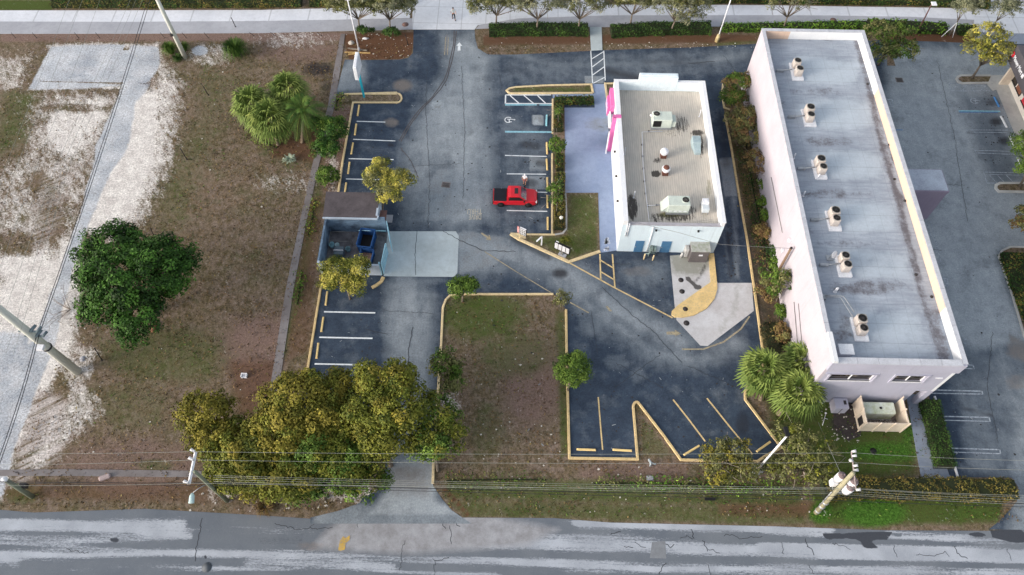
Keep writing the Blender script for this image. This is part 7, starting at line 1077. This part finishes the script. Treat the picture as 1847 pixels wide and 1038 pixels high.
# ---- palms
def fan_palm(label, base, top, h, rr=1.9, kind='palm', group=None, n=44, kind2=None):
    bz = G(*base); tp_ = Vector(G(top[0], top[1], h)); t = thing('fan_palm', label, 'palm', (tp_.x-.1, tp_.y-.1, 0) if base is None else bz, 0, group); b = MB(); b.tube([bz, Vector(bz).lerp(tp_, .5)+Vector((.05, 0, .1)), tp_], [.24, .19, .2], 9); b.build('trunk', mat('palm_trunk', S(150, 136, 120), S(112, 98, 84), 5), t); Vs = []; T = []
    for i in range(n):
        az = i*2.39996+rng.uniform(-.2, .2); el = R(78)-(i/n)**.8*R(120)+rng.normal(0, .08); L = rr*.5*rng.uniform(.85, 1.1); d = np.array([math.cos(az)*math.cos(el), math.sin(az)*math.cos(el), math.sin(el)]); c = np.array(tp_)+d*L-np.array([0, 0, .1*L]); side = np.array([-math.sin(az), math.cos(az), 0]); up_ = np.cross(side, d)*-1; up_ = up_ if up_[2] > 0 else -up_
        tn = np.clip(rng.normal(.55-.35*(i/n), .12), 0, 1); Vs += [np.array(tp_)-side*.03, np.array(tp_)+side*.03, c+side*.02, c-side*.02]; T += [(tn, .6)]*4
        for k in range(17):
            fa = R(-115+k*230/16)+rng.normal(0, .04); ln = rr*.62*(.72+.28*math.cos(fa*.6))*rng.uniform(.9, 1.1); bd_ = d*math.cos(fa)+side*math.sin(fa); m1 = c+bd_*ln*.6+up_*.05*ln-np.array([0, 0, .06*ln]); m2 = c+bd_*ln-np.array([0, 0, .34*ln*rng.uniform(.7, 1.4)]); w1 = .075*ln*1.1; pr = np.cross(bd_, up_); q = rng.uniform(.25, .95)
            Vs += [c, c+pr*.01, m1+pr*w1*.6+up_*.03, m1-pr*w1*.6]; T += [(tn+rng.normal(0, .06), q)]*4; Vs += [m1-pr*w1*.6, m1+pr*w1*.6+up_*.03, m2+pr*.012, m2-pr*.012]; T += [(min(1, tn+.12), q)]*4
    T = np.array([(min(1, max(0, a_)), b_, 0, 1) for a_, b_ in T]); leaf_obj('fronds', np.array(Vs), T, lmat(kind), t)
    Vs = []; T = []
    for i in range(10):   # hanging dead skirt
        az = rng.uniform(0, 6.28); d = np.array([math.cos(az), math.sin(az), 0]); s_ = np.array([-d[1], d[0], 0])*.12; a0 = np.array(tp_)-np.array([0, 0, .2]); a1 = a0+d*.5-np.array([0, 0, .3]); a2 = a0+d*.65-np.array([0, 0, 1.1]); Vs += [a0-s_*.3, a0+s_*.3, a1+s_, a1-s_, a1-s_, a1+s_, a2+s_*.4, a2-s_*.4]; T += [(.5, .6, 0, 1)]*8
    leaf_obj('dead_fronds', np.array(Vs), np.array(T), lmat('brown'), t); return t
PG1 = 'fan palms in the vacant lot'; fan_palm('fan palm with the leftmost crown of the vacant lot cluster', (470, 245), (456, 186), 3.4, 2.5, group=PG1); fan_palm('fan palm in the middle front of the vacant lot cluster', (502, 262), (488, 212), 3.0, 2.7, group=PG1); fan_palm('fan palm with the topmost crown of the vacant lot cluster', (532, 215), (519, 160), 3.6, 2.4, group=PG1)
PG2 = 'fan palms at the corner of the long building'; fan_palm('fan palm leaning over the kerb, leftmost of the three by the long building', (1372, 722), (1378, 667), 3.2, 2.3, group=PG2); fan_palm('fan palm crown touching the corner of the long building, upper right of three', (1445, 690), (1448, 656), 3.2, 2.2, group=PG2); fan_palm('fan palm with bent brown trunk, lowest of the three by the long building', (1404, 748), (1440, 708), 3.3, 2.4, group=PG2)
g0 = G(545, 258); tp_ = Vector(G(546, 200, 3.6)); t = thing('feather_palm', 'dark green feather-leaved palm right of the vacant lot fan palms', 'palm', g0); b = MB(); b.tube([g0, tp_], [.2, .14], 9); b.build('trunk', mat('palm_trunk', S(150, 136, 120), S(112, 98, 84), 5), t); Vs = []; T = []
for i in range(26):
    az = i*2.39996; el0 = R(75)-(i/26)*R(95); L = 3.7*rng.uniform(.85, 1.1); d = np.array([math.cos(az), math.sin(az), 0]); side = np.array([-d[1], d[0], 0]); pts = []
    for j in range(15): f_ = j/14; r_ = L*(math.cos(el0)*f_*.95+.05*f_); z_ = L*(math.sin(el0)*f_*1.1-f_*f_*(.62+.15*math.cos(el0))); pts.append(np.array(tp_)+d*r_+np.array([0, 0, z_]))
    tn = np.clip(rng.normal(.5, .2), 0, 1)
    for j in range(1, 15):
        ax_ = pts[j]-pts[j-1]; ax_ /= np.linalg.norm(ax_); Vs += [pts[j-1]-side*.02, pts[j-1]+side*.02, pts[j]+side*.02, pts[j]-side*.02]; T += [(1., .7, 0, 1)]*4
        for s_ in (-1, 1):
            for h_ in (0, .5): c = pts[j-1]*(1-h_)+pts[j]*h_; ll = .62*math.sin(math.pi*(.12+.8*j/15))+.1; e_ = c+(side*s_*.85+ax_*.5)*ll-np.array([0, 0, .28*ll]); m_ = (c+e_)/2+np.array([0, 0, .05]); Vs += [c, m_-ax_*.035, e_, m_+ax_*.035]; T += [(tn, rng.uniform(.3, .9), 0, 1)]*4
leaf_obj('fronds', np.array(Vs), np.array(T), lmat('coco'), t)
# ------------------------------------------------------------------ small things on the ground
FPM = mat('black_post', S(44, 42, 42), S(34, 32, 32))
def fpost(label, base, top, h, group, r_=.05):
    a_ = G(*base); h_ = h or max(.5, hgt(base, top)); b = MB(); b.tube([(a_[0], a_[1], 0), G(top[0], top[1], h_)], r_, 6); b.lathe(a_[0], a_[1], [(r_*2.2, .0), (r_*1.4, .08)], 8); tag(b.build('fence_post', FPM, loc=a_), label, 'post', group)
for i, (bs_, tp2, lab) in enumerate((((376, 172), (363, 151), 'black post in bare soil right of the grey slab'), ((337, 288), (325, 268), 'black post in dry grass left of the palms'), ((281, 433), (271, 412), 'black post at the upper edge of the big green tree'), ((184, 650), (170, 628), 'black post with pale top near the thick leaning pole'), ((425, 49), (417, 32), 'black post behind the bushy clump beside the top path'), ((736, 81), (731, 63), 'dark leaning post in the mulch bed left of the apron'), ((97, 11), (90, -2), 'black post at the top left corner by the olive hedge'))): fpost(lab, bs_, tp2, None, 'lone black posts')
for i, x in enumerate((28, 66, 142, 180, 297, 336, 376, 458, 496, 537, 580)): fpost('thin dark fence post along the lower edge of the grey path, %s from the left' % ordn[i], (x, 69 if x < 400 else 65), (x-8, 59), .95, 'thin posts along the grey path', .028)
def bollard(px, lab): g = G(*px); b = MB(); b.cyl(g[0], g[1], 0, .95, .08, n=10); b.ball(g[0], g[1], .95, .08); tag(b.build('bollard', KERBY, loc=g), lab, 'bollard', 'yellow bollards behind the small building')
bollard((1161, 468), 'left of two yellow bollards by the gas meter of the small building'); bollard((1177, 470), 'right of two yellow bollards, between the back doors')
for q, lab in ((((627, 88), (662, 92)), 'upper of three weathered planks by the lamp post foot'), (((622, 95), (668, 96.5)), 'lower long yellowish plank by the lamp post foot'), (((628, 99), (648, 97)), 'short plank below the other two by the lamp post foot')):
    b = MB(); b.strip(PX(q), .22, .02, .1); tag(b.build('plank', WOOD if 'upper' in lab else mat('yellow_timber', S(190, 158, 104), S(160, 130, 84), 4), loc=G(*q[0])), lab, 'plank', 'planks by the lamp post')
def rock(px, r_, c, lab, cat='rock', name='rock', sc=(1, .8, .5), rough=.15): 
    g = G(*px); b = MB(); b.ball(g[0], g[1], r_*.3, r_, sc, 10); b.v = [(x+random.gauss(0, r_*rough*.4), y+random.gauss(0, r_*rough*.4), max(0, z_+random.gauss(0, r_*rough*.4))) for x, y, z_ in b.v]; tag(b.build(name, c, loc=g), lab, cat)
rock((634, 79), .42, mat('pale_rock', S(186, 180, 172), S(150, 144, 136), 4), 'large pale rock in the mulch beside the planks'); rock((660, 71), .3, WHITE, 'crumpled white bag in the mulch above the planks', 'bag', 'plastic_bag', (1.4, .5, .5), .5); rock((446, 678), .01, WHITE, 'x') if 0 else None
g = G(441, 679); b = MB(); b.box(g[0]-.28, g[0]+.28, g[1]-.22, g[1]+.22, 0, .06); b.box(g[0]-.28, g[0]-.2, g[1]-.22, g[1]+.22, .06, .3); b.box(g[0]+.2, g[0]+.28, g[1]-.22, g[1]+.22, .06, .3); b.box(g[0]-.2, g[0]+.2, g[1]+.14, g[1]+.22, .06, .3); tag(b.build('foam_box', WHITE, loc=g), 'open white foam box lying in dry grass above the clump of trees', 'box')
g = G(190, 862); b = MB(); b.box(g[0]-.5, g[0]+.5, g[1]-.22, g[1]+.22, 0, .3, .1, R(24)); tag(b.build('cardboard_box', mat('faded_card', S(176, 160, 160), S(150, 134, 134)), loc=g), 'faded pinkish box below the old concrete strip at the lower left', 'box')
b = MB(); a_ = G(1174, 826); b.tube([G(1170, 828, .5), G(1174, 836, .35), G(1172, 842, .1)], [.09, .12, .05], 6); b.tube([G(1174, 835, .3), G(1183, 838, .15)], [.1, .06], 6); b.tube([G(1176, 842, 0), G(1171, 828, .6)], .03, 5); tag(b.build('bent_sign_stake', mat('tarnished_white', S(196, 208, 216), S(90, 96, 100), 5), loc=a_), 'bent white stake tangle on the grass below the wedge kerb', 'stake'); g = G(1172, 863); tag(MB().box(g[0]-.3, g[0]+.3, g[1]-.2, g[1]+.2, 0, .1).build('valve_box', CONC_G, loc=g), 'small square grey valve box above the weedy green strip', 'valve box')
o = MB(); g = G(1281, 901); o.strip([(g[0]-.5, g[1]), (g[0]+.45, g[1])], .22, 0, .14); tag(o.build('broken_tyre_piece', BLACK, loc=g), 'black scrap of tyre on the grass verge under the wires', 'tyre scrap')
b = MB(); g = G(278, 592); b.tube([(g[0], g[1]-.5, .1), (g[0]+.05, g[1]+.6, .14)], [.2, .15], 7); tag(b.build('log', mat('reddish_log', S(140, 92, 66), S(96, 62, 48), 5), loc=g), 'short reddish log at the lower right edge of the big green tree', 'log')
for px, rz, lab in (((1366, 722), 50, 'x'),): pass
# bare branches beside the big tree
b = MB(); g = G(128, 560); random.seed(5)
for i in range(9):
    p = Vector((g[0], g[1], .1)); a_ = random.uniform(2., 4.4)
    for j in range(4): q = p+Vector((math.cos(a_)*.8, math.sin(a_)*.8, random.uniform(0, .2))); b.tube([p, q], [.035-.006*j, .03-.006*j], 4); a_ += random.gauss(0, .5); p = q
tag(b.build('fallen_branches', TWIG, loc=g), 'bare fallen branches on sand left of the big green tree', 'branches')
# litter: pale scraps nobody would count
b = MB(); random.seed(9)
for i in range(420):
    x, y = random.choice([(random.uniform(0, 540), random.uniform(80, 900)), (random.uniform(330, 620), random.uniform(870, 925)), (random.uniform(810, 1010), random.uniform(560, 920)), (random.uniform(1040, 1500), random.uniform(840, 940)), (random.uniform(620, 745), random.uniform(62, 105)), (random.uniform(880, 1370), random.uniform(76, 88)), (random.uniform(1480, 1560), random.uniform(730, 800)), (random.uniform(30, 260), random.uniform(170, 600))]); g = G(x, y); r_ = random.uniform(.03, .1)*(1.5 if random.random() < .08 else 1)
    b.prism([(g[0]+r_*random.uniform(.6, 1.3)*math.cos(k), g[1]+r_*random.uniform(.6, 1.3)*math.sin(k)) for k in (0, 1.4, 2.9, 4.4)], .0, .03)
tag(b.build('litter', mat('pale_scraps', S(214, 212, 206), S(170, 160, 148), 3)), 'pale paper and shell scraps strewn over the dry grass', 'litter', kind='stuff')
b = MB()
for i in range(260): x, y = random.uniform(gx0+.3, gx1-.3), random.uniform(gy0+.2, 26.8); r_ = random.uniform(.05, .13); b.ball(x, y, .08, r_, (1, .7, .5), 5)
tag(b.build('leaf_litter', mat('litter_mix', S(206, 204, 202), S(96, 60, 42), 7, fine=.4)), 'mixed dead leaves and rubbish inside the cream enclosure', 'leaf litter', kind='stuff')
# sparse dry grass tufts over the vacant ground
n = 90000; X = rng.uniform(-62, 45, n); Y = rng.uniform(12, 76, n); m1, m2 = soil_fields(X, Y); ff = F(X, Y)
lotm = ff.poly(LOT, 2.)+ff.poly([(1377, 30), (1560, 30), (1860, 500), (2000, 960), (1710, 860), (1660, 725), (1480, 725), (1350, 130)], 3.)+ff.poly([(1020, 80), (1350, 80), (1380, 600), (1200, 600), (1000, 470)], 3.)+ff.poly([(-200, 914), (1850, 945), (2100, 1200), (-200, 1200)], 3.)+ff.poly([(-200, -10), (-200, 62), (2000, 64), (2000, -10)], 3.)+ff.poly([(580, 350), (700, 350), (830, 415), (830, 500), (580, 500)], 3.)
ok = (lotm < .4) & (m1[0]+m1[1]*1.5 < rng.uniform(.2, .9, n)) & (np.sin(X*.7+np.sin(Y*.9)*2)+np.sin(Y*1.1+X*.3) > rng.uniform(-2.4, 1.2, n)); X, Y = X[ok], Y[ok]; gr = np.maximum(m1[2], m2[0])[ok]; n = len(X)
nr = rng.normal(size=(n, 3))*.8+np.array([0, 0, .6]); nr /= np.linalg.norm(nr, axis=1)[:, None]; cz = np.column_stack([X, Y, rng.uniform(.03, .09, n)])
for nm, sel, kk in (('green_tufts', gr > rng.uniform(.15, .9, n), 'green'), ('dry_tufts', None, 'brown')):
    if sel is not None: first = sel
    else: sel = ~first
    V, T = leaf_arrays(cz[sel], nr[sel], .11, rng.normal(.35, .3, sel.sum()), rng.uniform(0, .9, sel.sum()), .4); tag(leaf_obj(nm, V, T, lmat(kk)), ('short green grass blades' if kk == 'green' else 'dry brown grass blades')+' scattered over the open ground', 'grass', kind='stuff')
